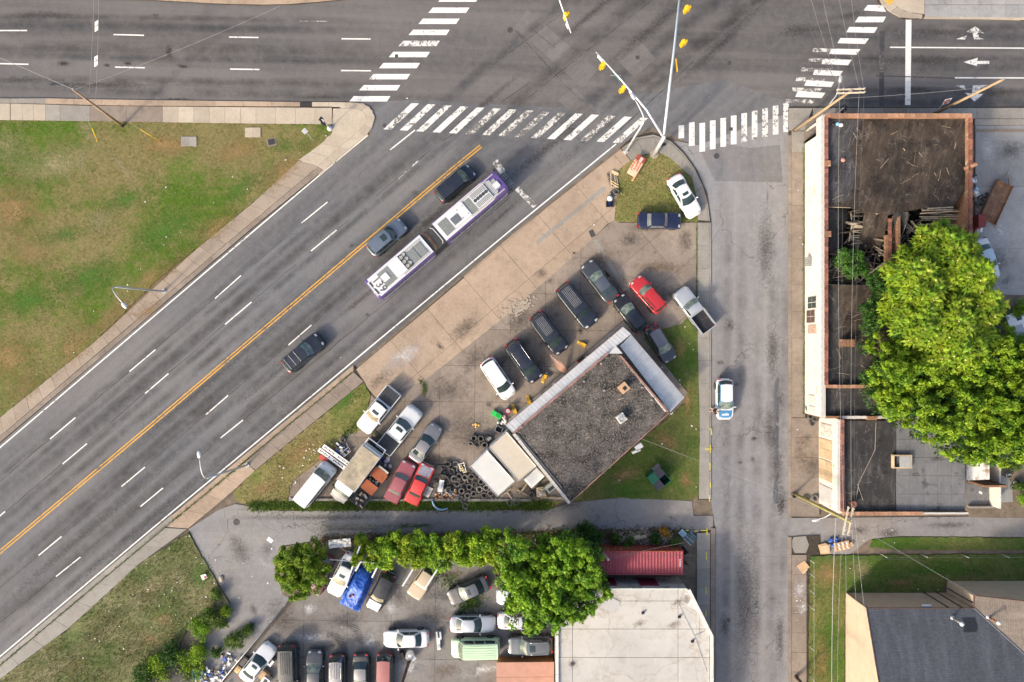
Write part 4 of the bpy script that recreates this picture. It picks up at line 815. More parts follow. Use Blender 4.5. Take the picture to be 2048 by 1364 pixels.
# the west side of the lot
car('pickup_truck', 'white crew cab pickup with a black bed cover, beside the grass wedge', 757, 820, (-0.63, 0.78), 'crewcab', 5.5, P_WHITE, 1.95, cat='pickup truck', bed=5, sunroof=True, wsglass=GLASS_Y)
car('pickup_truck', 'white crew cab pickup with a three panel bed cover and its nose toward the street', 800, 859, (0.62, -0.78), 'crewcab', 5.7, P_WHITE_D, 2.0, cat='pickup truck', bed=3, sunroof=True)
car('sedan', 'grey sedan with red tail lights left of the tyre piles', 851, 886, (0.56, -0.83), 'sedan', 4.5, P_GREY, 1.75, wsglass=GLASS)
car('sedan', 'faded maroon boxy sedan parked between the rusty wreck and the red car', 800, 963, (0.45, -0.89), 'boxy', 4.6, P_MAROON, 1.75, glass=pm('dusty_glass', (0.16, 0.17, 0.15), 0.4, 2.5, 0.2, spec=0.6), hoodp=P_MAROON, mirrors=False, bumpers=P_PINKRED)
car('sedan', 'red car with a worn grey bonnet and pale front bumper', 839, 968, (0.42, -0.91), 'boxy', 4.5, P_RED2, 1.72, hoodp=P_PRIMER, bumpers=P_WHITE_D, mirrors=False)
car('cargo_van', 'white work van with dark lettering on its side, at the lot corner', 631, 968, (0.62, -0.78), 'van', 5.1, P_WHITE_D, 1.95, cat='van', mirrors=TRIM, wsglass=GLASS_L)
# the lower lot
car('sedan', 'white sedan with a sunroof in front of the hedge, left of the blue tarp', 686, 1150, (-0.45, 0.89), 'sedan', 4.85, P_WHITE, 1.82, sunroof=True, wsglass=GLASS_Y)
car('suv', 'black SUV with a silver bonnet right of the blue tarp', 762, 1183, (-0.45, 0.89), 'suv', 4.35, P_BLACK, 1.78, hoodp=P_SILVER, wsglass=GLASS_Y, bumpers=P_SILVER)
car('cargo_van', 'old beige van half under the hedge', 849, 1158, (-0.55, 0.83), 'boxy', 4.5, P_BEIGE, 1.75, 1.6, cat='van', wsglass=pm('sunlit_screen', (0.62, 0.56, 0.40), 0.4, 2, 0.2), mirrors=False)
car('sedan', 'dark grey sedan with a black bonnet and sunroof, near the tree', 937, 1181, (-0.91, 0.40), 'sedan', 4.7, P_DKGREY, 1.8, hoodp=P_CHAR, roofp=paint_mat('paint_grey2', (0.11, 0.12, 0.145), 0.4, 0.3, 0.08), sunroof=True, wsglass=GLASS_L)
car('sedan', 'silver sedan with its cabin half hidden by the tree', 1036, 1193, (-1, 0.03), 'sedan', 4.6, P_SILVER, 1.75, wsglass=GLASS_L)
car('sedan', 'silver sedan directly above the green van', 945, 1248, (1, 0), 'sedan', 4.85, P_SILVER, 1.82)
car('sedan', 'pale silver sedan with red tail lights, nosing under the tree', 1040, 1242, (1, 0.02), 'sedan', 4.8, paint_mat('paint_pale_silver', (0.62, 0.64, 0.66), 0.3, 0.3, 0.06), 1.8)
car('sedan', 'white sedan parked left of the loose bumper', 812, 1278, (-1, 0.02), 'sedan', 4.8, P_WHITE, 1.82)
vg, vgd = car('van', 'pale green van with a ribbed roof', 951, 1295, (-1, 0.02), 'van', 5.15, P_GREEN, 1.95, cat='van', wsglass=GLASS_L, mirrors=TRIM)
car('suv', 'grey SUV with roof rails parked against the white-roofed building', 1060, 1290, (-1, 0.02), 'suv', 4.8, paint_mat('paint_storm_grey', (0.12, 0.135, 0.15), 0.4, 0.3, 0.1), 1.85, rails=CHROME, sunroof=True, wsglass=GLASS_L)
car('sedan', 'white sedan with a sunroof parked at a slant by the mesh fence', 515, 1326, (0.62, -0.78), 'sedan', 4.7, P_WHITE, 1.82, sunroof=True)
car('suv', 'long black SUV, leftmost upright one in the bottom row', 577, 1338, (0.02, 1), 'suburban', 5.3, P_CHAR, 1.98, ribs=5, ribmat=P_CHAR)
car('sedan', 'dark grey sedan second in the bottom row, beside the long black SUV', 629, 1345, (0, -1), 'sedan', 4.75, P_DKGREY, 1.85, wsglass=GLASS_L)
car('suv', 'dark SUV with a grey ribbed roof, third in the bottom row', 675, 1352, (0, 1), 'suv', 4.6, P_CHAR, 1.8, roofp=P_GREY, ribs=4, rails=CHROME)
car('sedan', 'grey sedan fourth in the bottom row', 722, 1352, (0, 1), 'sedan', 4.7, P_CHAR, 1.8, roofp=P_GREY, wsglass=GLASS_L)
car('suv', 'faded red SUV at the right end of the bottom row', 769, 1350, (-0.02, 1), 'suv', 4.6, P_CHAR, 1.85, roofp=paint_mat('paint_faded_red', (0.30, 0.10, 0.10), 0.0, 0.45, 0.1, 0.2), bumpers=P_MAROON)
car('hatchback', 'dark red car almost hidden beneath the round tree', 640, 1150, (-0.35, 0.93), 'hatch', 4.5, paint_mat('paint_oxblood', (0.10, 0.015, 0.022), 0.1, 0.3, 0.1), 1.8)
# the lettered fleet car with the person beside it
fc, fd = car('fleet_car', 'white and blue hatchback with a lettered bonnet parked at the kerb of the side street', 1449.5, 798, (0.01, 1), 'hatch', 4.35, P_WHITE, 1.82, 1.56, roofp=P_WHITE, hoodp=P_BLUE, bodyp2=P_BLUE, wsglass=GLASS_L, ground=0.01)
for sg in (-1,):
    MB().grid(lambda u, v: Vector((fd['X'](0.80+0.185*u), sg*(-1)*(-1)*(-fd['hw']*(1.005-0.30*u**4)), 0.35+0.35*v)), 6, 2).build('yellow_stripe', paint_mat('paint_yellow', (0.80, 0.48, 0.05), 0, 0.3, 0.03), fc, True)

def text_mesh(body, size, mat, parent, loc, rz=0.0, rot=None, name='lettering', ext=0.004, align='CENTER', space=1.0):
    cu = bpy.data.curves.new(name, 'FONT'); cu.body = body; cu.size = size; cu.extrude = ext; cu.align_x = align; cu.align_y = 'CENTER'; cu.space_character = space; cu.resolution_u = 3
    to = bpy.data.objects.new(name, cu); dg = bpy.context.evaluated_depsgraph_get()
    me = bpy.data.meshes.new_from_object(to); bpy.data.objects.remove(to); me.materials.clear(); me.materials.append(mat)
    o = bpy.data.objects.new(name, me); C.objects.link(o); o.parent = parent; o.location = loc
    o.rotation_euler = rot if rot else (0, 0, rz); return o
TXT_W = pm('white_lettering', (0.85, 0.86, 0.86), 0.05, 5, 0.5); TXT_K = pm('black_lettering', (0.02, 0.02, 0.022), 0.1, 5, 0.5)
x0 = fd['X'](0.875); z0 = fd['topz'](0.875)+0.075
sl = math.atan2(fd['topz'](0.92)-fd['topz'](0.83), 0.09*4.35)
lg = empty('bonnet_logo', (x0, 0, z0)); lg.parent = fc; lg.rotation_euler = (0, -sl, 0)
_q = MB(); _q.grid(lambda u, v: Vector((-0.04-(0.10+0.06*v)*math.sin(math.pi*u)*0.9, 0.20-0.40*u+0.12, 0.012)), 10, 1)
_q.build('emblem_arch', TXT_W, lg)
for yy in (0.25, 0.14): MB().box((-0.045, yy-0.02, 0.014), (0.05, 0.05, 0.006)).build('emblem_eye', TXT_K, lg)
MB().box((0.03, -0.01, 0.010), (0.10, 0.74, 0.006)).build('word_band', TXT_W, lg)
for k in range(9): MB().box((0.0 if k % 3 else -0.03, 0.31-0.08*k, 0.012), (0.16, 0.035, 0.006)).build('letter_stroke', TXT_W, lg)
# open front door of the ribbed black minivan
vroot = [o for o in C.objects if o.get('label', '').startswith('black minivan with its front door')][0]
d = MB(); d.box((0, -0.55, 0.72), (0.07, 1.05, 0.75)); do = d.build('open_door', P_NAVYBLACK, vroot, loc=(0.95, -0.93, 0), rz=R(0)); do.rotation_euler = (0, 0, R(-28))
MB().box((0, -0.55, 1.30), (0.03, 0.9, 0.36)).build('door_window', GLASS, do)
# roof bars of the SUV behind the bus, panel lines on the green van roof
r3 = [o for o in C.objects if o.get('label', '').startswith('black SUV with pale roof bars')][0]
for u in (-0.5, -1.15, -1.8): MB().box((u, 0, 1.795), (0.035, 1.35, 0.03)).build('roof_bar', pm('pale_bar', (0.5, 0.48, 0.42), 0.1, 5, 0.5), r3)
for k in range(6): MB().box((-0.45, -0.62+0.25*k, 2.02), (3.5, 0.035, 0.025)).build('roof_rib', P_GREEN, vg)

# lettering on the white work van's side
wv = [o for o in C.objects if o.get('label', '').startswith('white work van')][0]
text_mesh('CAR', 0.46, TXT_K, wv, (0.15, -0.985, 0.98), rot=(R(90), 0, 0), space=0.95)
for k in range(11): MB().box((-2.2+0.15*k, -0.985, 1.0+0.02*(k % 3)), (0.10, 0.012, 0.28-0.05*(k % 2))).build('letter_stroke', TXT_K, wv)
# ---------------------------------------------------------------- articulated bus
BUS_W = paint_mat('bus_white', (0.58, 0.60, 0.63), 0, 0.4, 0.16)
BUS_P = paint_mat('bus_purple', (0.10, 0.06, 0.235), 0, 0.3, 0.04)
BUS_G = pm('bus_grille_metal', (0.36, 0.39, 0.38), 0.2, 6, 0.5, 0.3)
BUS_D = pm('bus_dark_tray', (0.05, 0.06, 0.062), 0.3, 6, 0.7)
BELLOWS = pm('bellows_rubber', (0.09, 0.095, 0.095), 0.4, 8, 0.8, dirt=(0.13, 0.13, 0.11), dscale=3)
BZ = 3.15
bl = W((743+1003)/2, (580+358)/2, BZ); bl.z = 0.0
bus = empty('articulated_bus', bl, ang(260, -222), 'white and purple articulated bus numbered 139 with a bicycle rack on its nose', 'bus')
def bus_section(x0, x1, front=False, rear=False):
    hw = 1.28
    def prof(x):     # half width in plan, rounded at the nose
        if front and x > x1-0.5: return hw*(1-0.16*((x-(x1-0.5))/0.5)**2.2)
        if rear and x < x0+0.25: return hw*(1-0.07*((x0+0.25-x)/0.25)**2)
        return hw
    xs = [x0, x0+0.08, x0+0.2, x0+0.4]+[x0+0.4+(x1-0.9-x0-0.0)*k/6 for k in range(1, 6)]+[x1-0.5, x1-0.35, x1-0.2, x1-0.08, x1]
    half = lambda w, x: [(w*0.97, 0.32), (w, 0.5), (w, 2.55), (w*0.985, 2.85), (w*0.93, 3.02), (w*0.84, 3.10), (0, 3.16)]
    m = MB(); rs = []
    for x in xs:
        h_ = half(prof(x), x); rs.append([Vector((x, y, z)) for y, z in h_]+[Vector((x, -y, z)) for y, z in h_[-2::-1]])
    n = len(rs[0]); vs = [v for r_ in rs for v in r_]
    fs = [(i*n+k, (i+1)*n+k, (i+1)*n+k+1, i*n+k+1) for i in range(len(rs)-1) for k in range(n-1)]+[(i*n+n-1, (i+1)*n+n-1, (i+1)*n, i*n) for i in range(len(rs)-1)]
    fs += [tuple(range(n)), tuple((len(rs)-1)*n+k for k in range(n))[::-1]]
    m.add(vs, fs)
    body = m.build('rear_body' if rear else 'front_body', BUS_P, bus, True)
    # white roof skin, rounded toward the nose
    def rf(u, v):
        x = (x0+(0.34 if rear else 0.02))+(x1-(0.62 if front else 0.02)-x0-(0.34 if rear else 0.02))*u
        t = -1+2*v; w_ = 1.13
        if front: w_ *= (1-0.62*max(0, (u-0.80)/0.20)**2.6)
        return Vector((x, t*w_, 3.10+0.075*(1-t*t)+0.012-0.02*(abs(t) > 0.9)))
    MB().grid(rf, 16, 8).build('roof_skin', BUS_W, bus, True)
    for sg in (-1, 1):
        n_ = int((x1-x0-0.8)/1.35)
        for k in range(n_):
            a = x0+0.5+1.35*k; MB().box((a+0.62, sg*1.284, 1.95), (1.24, 0.02, 0.95)).build('side_window', GLASS, bus)
        MB().box(((x0+x1)/2, sg*1.285, 1.28), (x1-x0-0.5, 0.02, 0.14)).build('white_stripe', BUS_W, bus)
        MB().box(((x0+x1)/2, sg*1.30, 0.55), (x1-x0-0.9, 0.02, 0.10)).build('skirt_trim', STEEL, bus)
    return body
bus_section(-8.8, -1.35, rear=True); bus_section(0.35, 8.8, front=True)
bw = empty('bellows', (0, 0, 0)); bw.parent = bus
MB().box((-0.5, 0, 1.65), (1.7, 2.2, 2.5)).build('bellows_core', BELLOWS, bw)
for k in range(11): MB().box((-1.27+0.154*k, 0, 1.70), (0.075, 2.46, 2.62)).build('bellows_fold', BELLOWS, bw)
for k in range(2): MB().tube([(-1.0+0.9*k, -1.1, 3.05), (-0.8+0.9*k, -0.9, 3.14), (-0.8+0.9*k, 0.7, 3.14), (-1.0+0.9*k, 1.0, 3.06)], 0.035, 6).build('bellows_pipe', BUS_W if k else RUST, bw, True)
def slats(x0, x1, y0, y1, n, along='x', base=BUS_D, mat=BUS_W, name='roof_grille', z=3.20):
    g = MB().box(((x0+x1)/2, (y0+y1)/2, z), (x1-x0, y1-y0, 0.05)).build(name, base, bus)
    for k in range(n):
        if along == 'x': c = ((x0+x1)/2, y0+(y1-y0)*(k+0.5)/n, z+0.04); d = (x1-x0-0.04, (y1-y0)/n*0.52, 0.05)
        else: c = (x0+(x1-x0)*(k+0.5)/n, (y0+y1)/2, z+0.04); d = ((x1-x0)/n*0.52, y1-y0-0.04, 0.05)
        MB().box(c, d).build('slat', mat, g)
    return g
# rear section equipment
slats(-7.35, -5.95, -0.85, 0.85, 15, 'x', BUS_D, BUS_G)
MB().box((-6.85, 0.05, 3.28), (0.75, 0.75, 0.10)).build('roof_hatch', BUS_W, bus)
MB().box((-5.25, 0, 3.27), (1.35, 1.7, 0.18)).build('roof_box', BUS_W, bus)
tr = MB().box((-4.15, 0, 3.22), (0.80, 1.75, 0.10)).build('fan_tray', BUS_D, bus)
for a in (-0.2, 0.2):
    for b in (-0.55, 0, 0.55): MB().lathe([(0.0, 0.05), (0.05, 0.05), (0.06, 0.02), (0.15, 0.03), (0.17, 0.06), (0.19, 0.06), (0.2, 0)], 16).build('fan', pm('fan_grey', (0.30, 0.31, 0.31), 0.2, 6, 0.5), tr, True, loc=(-4.15+a, b+0.1*(a > 0), 3.27))
slats(-3.65, -2.75, -0.85, 0.62, 13, 'x', BUS_D, BUS_G); slats(-2.68, -1.75, -0.85, 0.62, 13, 'x', BUS_D, BUS_G)
MB().box((-3.2, 0.80, 3.21), (3.0, 0.12, 0.07)).build('roof_conduit', BUS_G, bus)
MB().box((-3.4, -0.98, 3.20), (3.4, 0.08, 0.06)).build('roof_conduit', BUS_G, bus)
lv = MB().box((-8.48, -0.05, 3.12), (0.42, 1.75, 0.10)).build('rear_louvre', BUS_W, bus); MB().box((-8.44, -0.05, 3.175), (0.22, 1.55, 0.02)).build('louvre_slot', BUS_D, lv)

# front section equipment
slats(0.75, 1.85, -0.85, 0.75, 13, 'x', BUS_D, BUS_G)
pb = MB().box((3.0, 0, 3.26), (2.2, 1.7, 0.14)).build('roof_box', BUS_W, bus)
for k in range(10): MB().box((2.05+0.10*k+0.05, -0.15, 3.34), (0.05, 0.85, 0.03)).build('vent_slot', BUS_D, pb)
for a in (3.2, 3.9):
    for b in (-0.5, 0.5): MB().box((a, b, 3.34), (0.09, 0.09, 0.04)).build('bolt_cap', BUS_D, pb)
slats(4.2, 4.95, -0.85, 0.75, 12, 'x', BUS_D, BUS_G)
ac = MB().box((6.0, 0, 3.28), (1.95, 1.7, 0.20)).build('cooling_unit', BUS_W, bus)
for k in range(5): MB().lathe([(0.0, 0.04), (0.06, 0.04), (0.07, 0.01), (0.145, 0.01), (0.15, 0.05), (0.18, 0.05), (0.19, 0)], 16).build('fan', pm('fan_dark', (0.05, 0.065, 0.07), 0.3, 6, 0.5), ac, True, loc=(5.28+0.36*k, 0.02, 3.38))
for k in range(4):
    for s2 in (-1, 1): MB().box((6.0, s2*(0.34+0.13*k), 3.392), (1.8, 0.055, 0.03)).build('vent_slot', BUS_D, ac)
slats(7.05, 7.75, -0.75, 0.75, 12, 'x', BUS_D, BUS_W)
fh = MB().box((8.0, 0, 3.19), (0.40, 1.15, 0.05)).build('roof_grille', BUS_G, bus)
MB().box((7.98, -0.15, 3.26), (0.62, 0.6, 0.10)).build('roof_hatch', BUS_W, bus)
for sg in (-1, 1): MB().box((6.2, sg*0.98, 3.19), (4.4, 0.10, 0.06)).build('roof_conduit', pm('conduit_tan', (0.42, 0.40, 0.36), 0.2, 5, 0.6), bus)
MB().grid(lambda u, v: Vector((8.72+0.10*(1-(2*u-1)**2), -1.05+2.1*u, 1.15+1.6*v)), 8, 3).build('windscreen', GLASS, bus, True)
MB().grid(lambda u, v: Vector((8.72+0.12*(1-(2*u-1)**2), -0.9+1.8*u, 2.72+0.2*v)), 8, 1).build('destination_sign', BUS_D, bus, True)
for sg in (-1, 1):
    MB().tube([(8.6, sg*1.15, 2.6), (8.95, sg*1.38, 2.65), (8.98, sg*1.42, 2.3)], 0.03, 6).build('mirror_arm', TRIM, bus, True)
    MB().box((8.98, sg*1.42, 2.1), (0.10, 0.22, 0.42)).build('wing_mirror', TRIM, bus)
    MB().box((8.78, sg*0.95, 0.75), (0.10, 0.30, 0.2)).build('headlight', LAMP_F, bus); MB().box((-8.81, sg*1.0, 1.5), (0.04, 0.18, 0.5)).build('tail_light', LAMP_R, bus)
    for fx in (-6.0, 2.0, 6.9):
        tw_, rm_ = wheel_mesh(0.48, 0.28); w_ = inst('wheel', tw_, bus, (fx, sg*1.14, 0.48)); inst('rim', rm_, w_)
rk = empty('bicycle_rack', (9.35, 0, 0.8)); rk.parent = bus
for y in (-0.85, 0.85): MB().tube([(-0.5, y*0.4, -0.1), (0.1, y*0.5, 0), (0.45, y*0.5, 0)], 0.025, 6).build('rack_arm', STEEL, rk, True)
for x in (-0.05, 0.2, 0.45): MB().tube([(x, -0.95, 0), (x, 0.95, 0)], 0.025, 6).build('rack_rail', STEEL, rk, True)
for y in (-0.6, -0.2, 0.2, 0.6): MB().box((0.2, y, 0.02), (0.55, 0.05, 0.04)).build('wheel_tray', STEEL, rk)
fn = text_mesh('139', 1.15, pm('bus_number_grey', (0.06, 0.062, 0.07), 0.1, 5, 0.6), bus, (-8.08+0.0, -0.12, 3.215), rz=R(-90), name='fleet_number')
fn.location.x = -7.80; fn.location.z = 3.20
# ================================================================ buildings
def tar(name, col, lite, streak_rot=0.0, amt=0.5, scratch=0.5):
    """old bitumen roofing: blackened, patched, with pale scuffs"""
    t = NT(name); g = t.n.new('ShaderNodeNewGeometry'); t.co = g.outputs['Position']
    v = t.mapping(rot=(0, 0, streak_rot))
    c = t.mix(t.ramp(t.noise(0.35, 6, 0.65), 0.35, 0.68), col, lite)
    c = t.mix(t.ramp(t.noise(1.0, 7, 0.72, t.mapping(scale=(2.2, 0.5, 1), src=v)), 0.5, 0.75, 0, amt), c, tuple(x*2.6+0.02 for x in lite))
    c = t.mix(t.ramp(t.noise(0.8, 6, 0.7, t.mapping(loc=(4, 8, 0))), 0.55, 0.66, 0, 0.75), c, tuple(x*0.35 for x in col))
    k = t.math('MULTIPLY', t.crack(0.7, 0.03, v, 1.4), t.ramp(t.noise(0.9, 5, 0.6), 0.48, 0.62, 0, scratch))
    c = t.mix(k, c, (0.30, 0.28, 0.25))
    c = t.mix(t.ramp(t.noise(4, 8, 0.85), 0.55, 0.72, 0, 0.5), c, tuple(min(1, x*2.6) for x in lite))
    t.bump(t.noise(8, 6, 0.7), 0.4, 0.03)
    MATS[name] = t.done(c, 0.8, 0, 0.35); return t.m
def gravel(name, dark, lite):
    t = NT(name); g = t.n.new('ShaderNodeNewGeometry'); t.co = g.outputs['Position']
    c = t.mix(t.ramp(t.noise(0.55, 6, 0.7), 0.40, 0.66, 0, 0.75), dark, lite)
    c = t.mix(t.ramp(t.noise(4, 7, 0.9), 0.40, 0.60, 0, 0.85), c, tuple(x*0.25 for x in dark))
    c = t.mix(t.ramp(t.noise(5, 6, 0.9, t.mapping(loc=(2, 5, 1))), 0.55, 0.68, 0, 0.85), c, tuple(min(1, x*2.2) for x in lite))
    t.bump(t.noise(12, 4, 0.8), 0.8, 0.04)
    MATS[name] = t.done(c, 0.95, 0, 0.2); return t.m
T_BROWN = tar('roof_tar_brown', (0.012, 0.010, 0.009), (0.062, 0.046, 0.034), 0.3, 0.5, 0.3)
T_BLACK = tar('roof_tar_black', (0.020, 0.020, 0.022), (0.045, 0.043, 0.042), 0.0, 0.6, 0.4)
T_SLATE = tar('roof_sheet_slate', (0.115, 0.12, 0.13), (0.155, 0.157, 0.165), 0.0, 0.15, 0.2)
GRAVEL = gravel('roof_gravel', (0.038, 0.035, 0.034), (0.30, 0.27, 0.245))
WALL_W = pm('white_painted_brick', (0.62, 0.60, 0.55), 0.12, 2, 0.85, dirt=(0.28, 0.20, 0.14), dscale=1.6, dlo=0.62, dhi=0.70, bump=0.3, bscale=14)
WALL_C = pm('cream_siding', (0.50, 0.41, 0.31), 0.10, 1.0, 0.8, dirt=(0.45, 0.36, 0.26), dscale=0.8, dlo=0.5, dhi=0.8)
COPING = pm('terracotta_coping', (0.27, 0.11, 0.08), 0.4, 5, 0.8, dirt=(0.12, 0.06, 0.05), dscale=2, dlo=0.48, dhi=0.66, rand=0.35)
COPING_L = pm('pale_terracotta', (0.36, 0.20, 0.125), 0.35, 5, 0.8, dirt=(0.22, 0.12, 0.08), dscale=3, dlo=0.55, dhi=0.7, rand=0.25)
BRICK = pm('old_brick', (0.25, 0.135, 0.08), 0.45, 5, 0.9, dirt=(0.42, 0.34, 0.25), dscale=1.3, dlo=0.55, dhi=0.70, bump=0.5, bscale=12, rand=0.25)
PLY = pm('weathered_plywood', (0.50, 0.38, 0.24), 0.25, 3, 0.85, dirt=(0.30, 0.25, 0.19), dscale=1.4, rand=0.15)
TIMBER = pm('charred_timber', (0.15, 0.13, 0.11), 0.6, 4, 0.9, dirt=(0.24, 0.21, 0.17), dscale=2, rand=0.8)
TIMBER_P = pm('pale_timber', (0.40, 0.33, 0.24), 0.4, 4, 0.9, rand=0.5)
CHARCOAL = pm('charred_debris', (0.022, 0.02, 0.02), 0.6, 3, 0.95, dirt=(0.09, 0.08, 0.07), dscale=2.2, bump=0.9, bscale=6)
AWN = pm('painted_sheet_metal', (0.60, 0.605, 0.61), 0.08, 2, 0.4, 0.25, dirt=(0.50, 0.52, 0.54), dscale=1.2, rand=0.05)
FASCIA = pm('faded_red_trim', (0.27, 0.155, 0.135), 0.3, 3, 0.7, rand=0.2)
WOODW = pm('white_flaking_wood', (0.54, 0.52, 0.49), 0.3, 4, 0.8, dirt=(0.2, 0.17, 0.15), dscale=2.5)
ROOF_CREAM = None
def _cream():
    t = NT('roof_membrane_cream'); g = t.n.new('ShaderNodeNewGeometry'); t.co = g.outputs['Position']
    c = t.mix(t.ramp(t.noise(0.16, 5, 0.6), 0.35, 0.65), (0.49, 0.475, 0.445), (0.40, 0.39, 0.37))
    c = t.mix(t.ramp(t.noise(1.2, 7, 0.7), 0.48, 0.75, 0, 0.6), c, (0.29, 0.26, 0.22))
    k = t.math('MULTIPLY', t.crack(0.13, 0.012, None, 1.6), 0.5); c = t.mix(k, c, (0.27, 0.21, 0.15))
    c = t.mix(t.ramp(t.noise(0.7, 6, 0.7, t.mapping(scale=(2.5, 0.4, 1))), 0.58, 0.8, 0, 0.25), c, (0.75, 0.74, 0.72))
    t.bump(t.noise(3, 5, 0.6), 0.2, 0.02)
    return t.done(c, 0.7, 0, 0.3)
ROOF_CREAM = _cream()
def shingle(name, a, b, rot=0.0):
    t = NT(name); g = t.n.new('ShaderNodeNewGeometry'); t.co = g.outputs['Position']
    v = t.mapping(rot=(0, 0, rot))
    br = t.n.new('ShaderNodeTexBrick'); br.inputs['Scale'].default_value = 2.6; br.inputs['Mortar Size'].default_value = 0.02; br.inputs['Brick Width'].default_value = 0.85; br.inputs['Row Height'].default_value = 0.36
    br.inputs['Color1'].default_value = (*a, 1); br.inputs['Color2'].default_value = (*b, 1); br.inputs['Mortar'].default_value = (*[x*0.45 for x in a], 1); t.l(v, br.inputs['Vector'])
    c = t.mix(t.ramp(t.noise(0.5, 6, 0.7, t.mapping(scale=(2.4, 0.28, 1), src=v)), 0.45, 0.72, 0, 0.35), br.outputs['Color'], tuple(x*1.9 for x in b))
    c = t.mix(t.ramp(t.noise(5, 7, 0.85), 0.42, 0.68, 0, 0.45), c, tuple(x*0.5 for x in a))
    t.bump(br.outputs['Fac'], -0.5, 0.015)
    MATS[name] = t.done(c, 0.9, 0, 0.2); return t.m
def walls(parent, name, ring_px, z_of, z0, mat, ring_z, closed=True, thick=None):
    """vertical walls standing under a roof outline given in the picture at roof height"""
    pts = [W2(x, y, zz) for (x, y), zz in zip(ring_px, ring_z)]
    for i in range(len(pts) if closed else len(pts)-1):
        a, b = pts[i], pts[(i+1) % len(pts)]
        MB().quad((a[0], a[1], z0), (b[0], b[1], z0), (b[0], b[1], ring_z[(i+1) % len(pts)]), (a[0], a[1], ring_z[i])).build(name, mat, parent)
def coping(parent, a, b, n, wdt, z, hgt, mat, name='coping_tile', tilt=0.0):
    a, b = Vector(a), Vector(b); d = (b-a); L = d.length; rz = math.atan2(d.y, d.x)
    me = MB().box((0, 0, 0), (L/n-0.025, wdt, hgt)).mesh(name, mat)
    for k in range(n):
        p = a+d*((k+0.5)/n); inst(name, me, parent, (p.x+rnd(-.01, .01), p.y+rnd(-.01, .01), z+rnd(-.012, .012)), (rnd(-.02, .02), rnd(-.02, .02), rz+rnd(-.015, .015)))

# ---- A: the repair shop with the gravel roof
RZ = 3.8
shop = empty('repair_shop', (0, 0, 0), 0, 'low repair shop with a black gravel roof and pale metal awnings', 'building')
ar = [(1027, 867), (1228, 697), (1337, 826), (1139, 1006)]
MB().prism([W2(x, y, RZ) for x, y in ar], RZ-0.25, RZ).build('roof', GRAVEL, shop)
inn = [(1031, 869), (1228, 701), (1332, 826), (1139, 1001)]
MB().prism([W2(x, y, RZ) for x, y in inn], 0.0, RZ-0.25).build('wall', WALL_W, shop)
edge_n = [(W(1027, 867, RZ), W(1139, 1006, RZ), WOODW, 22, 0.30), (W(1139, 1006, RZ), W(1337, 826, RZ), FASCIA, 22, 0.10), (W(1027, 866, RZ), W(1216, 706, RZ), FASCIA, 24, 0.22), (W(1240, 711, RZ), W(1336, 824, RZ), FASCIA, 16, 0.18)]
for a, b, m_, n_, w_ in edge_n: coping(shop, a, b, n_, w_, RZ+0.06, 0.14, m_, 'edge_board')
coping(shop, W(1245, 716, RZ), W(1331, 823, RZ), 15, 0.16, RZ+0.05, 0.12, WOODW, 'edge_board')
coping(shop, W(1034, 868, RZ), W(1125, 977, RZ), 14, 0.14, RZ+0.05, 0.1, pm('roof_edge_dark', (0.10, 0.11, 0.125), 0.3, 3, 0.6), 'flashing')
def awning(nm, o0, o1, i0, i1, zo, zi, n, mat=AWN):
    aw = empty(nm, (0, 0, 0)); aw.parent = shop
    A0, A1, B0, B1 = W(*o0, zo), W(*o1, zo), W(*i0, zi), W(*i1, zi)
    for k in range(n):
        t0, t1 = k/n, (k+1)/n
        m = MB(); up = Vector((0, 0, 0.045)); e = (A1-A0)/n*0.12
        p = [A0.lerp(A1, t0), A0.lerp(A1, t1), B0.lerp(B1, t1), B0.lerp(B1, t0)]
        m.quad(*p); m.quad(p[0]-up, p[3]-up, p[2]-up, p[1]-up)
        m.quad(p[1]-up, p[1], p[0], p[0]-up)
        m.add([p[0], p[0]+e*0.5+up, p[0]+e, p[3], p[3]+e*0.5+up, p[3]+e], [(0, 1, 4, 3), (1, 2, 5, 4), (0, 2, 1), (3, 4, 5)])
        m.build('awning_panel', mat, aw)
    d = (A1-A0)
    for k in range(5):
        p = A0+d*((k+0.5)/5)+(B0-A0)*0.06; MB().tube([(p.x, p.y, 0.05), (p.x, p.y, zo-0.05)], 0.05, 8).build('awning_post', WOODW, aw, True)
    MB().tube([A0+Vector((0, 0, -0.05)), A1+Vector((0, 0, -0.05))], 0.06, 6).build('awning_beam', FASCIA, aw)
    return aw
awning('front_awning', (1011, 851), (1246, 654), (1026, 866), (1262, 668), 3.0, 3.5, 40)
awning('side_awning', (1262, 669), (1369, 795), (1240, 692), (1341, 824), 2.9, 3.4, 34)
MB().prism([W2(x, y, RZ) for x, y in ((1217, 707), (1232, 692), (1245, 707))], RZ-0.1, RZ+0.03).build('corner_flashing', AWN, shop)
ch = MB().prism([W2(x, y, 4.6) for x, y in ((1235, 775), (1249, 764), (1260, 777), (1246, 788))], RZ, 4.5).build('chimney', BRICK, shop)
MB().prism([W2(x, y, 4.6) for x, y in ((1234, 775), (1249, 763), (1261, 777), (1246, 789))], 4.5, 4.58).build('chimney_cap', pm('chimney_cap_stone', (0.46, 0.30, 0.19), 0.25, 4, 0.9), ch)
MB().box((0, 0, 0), (0.36, 0.36, 0.03), R(42)).build('flue', TRIM, ch, loc=W(1249.5, 776.5, 4.6))
au = empty('condenser_unit', W(1241, 835, RZ), R(35), 'pale grey air conditioning unit standing on the black gravel roof', 'air conditioner')
MB().box((0, 0, 0.40), (0.85, 0.85, 0.75)).build('casing', pm('ac_casing', (0.55, 0.54, 0.50), 0.1, 4, 0.6), au)
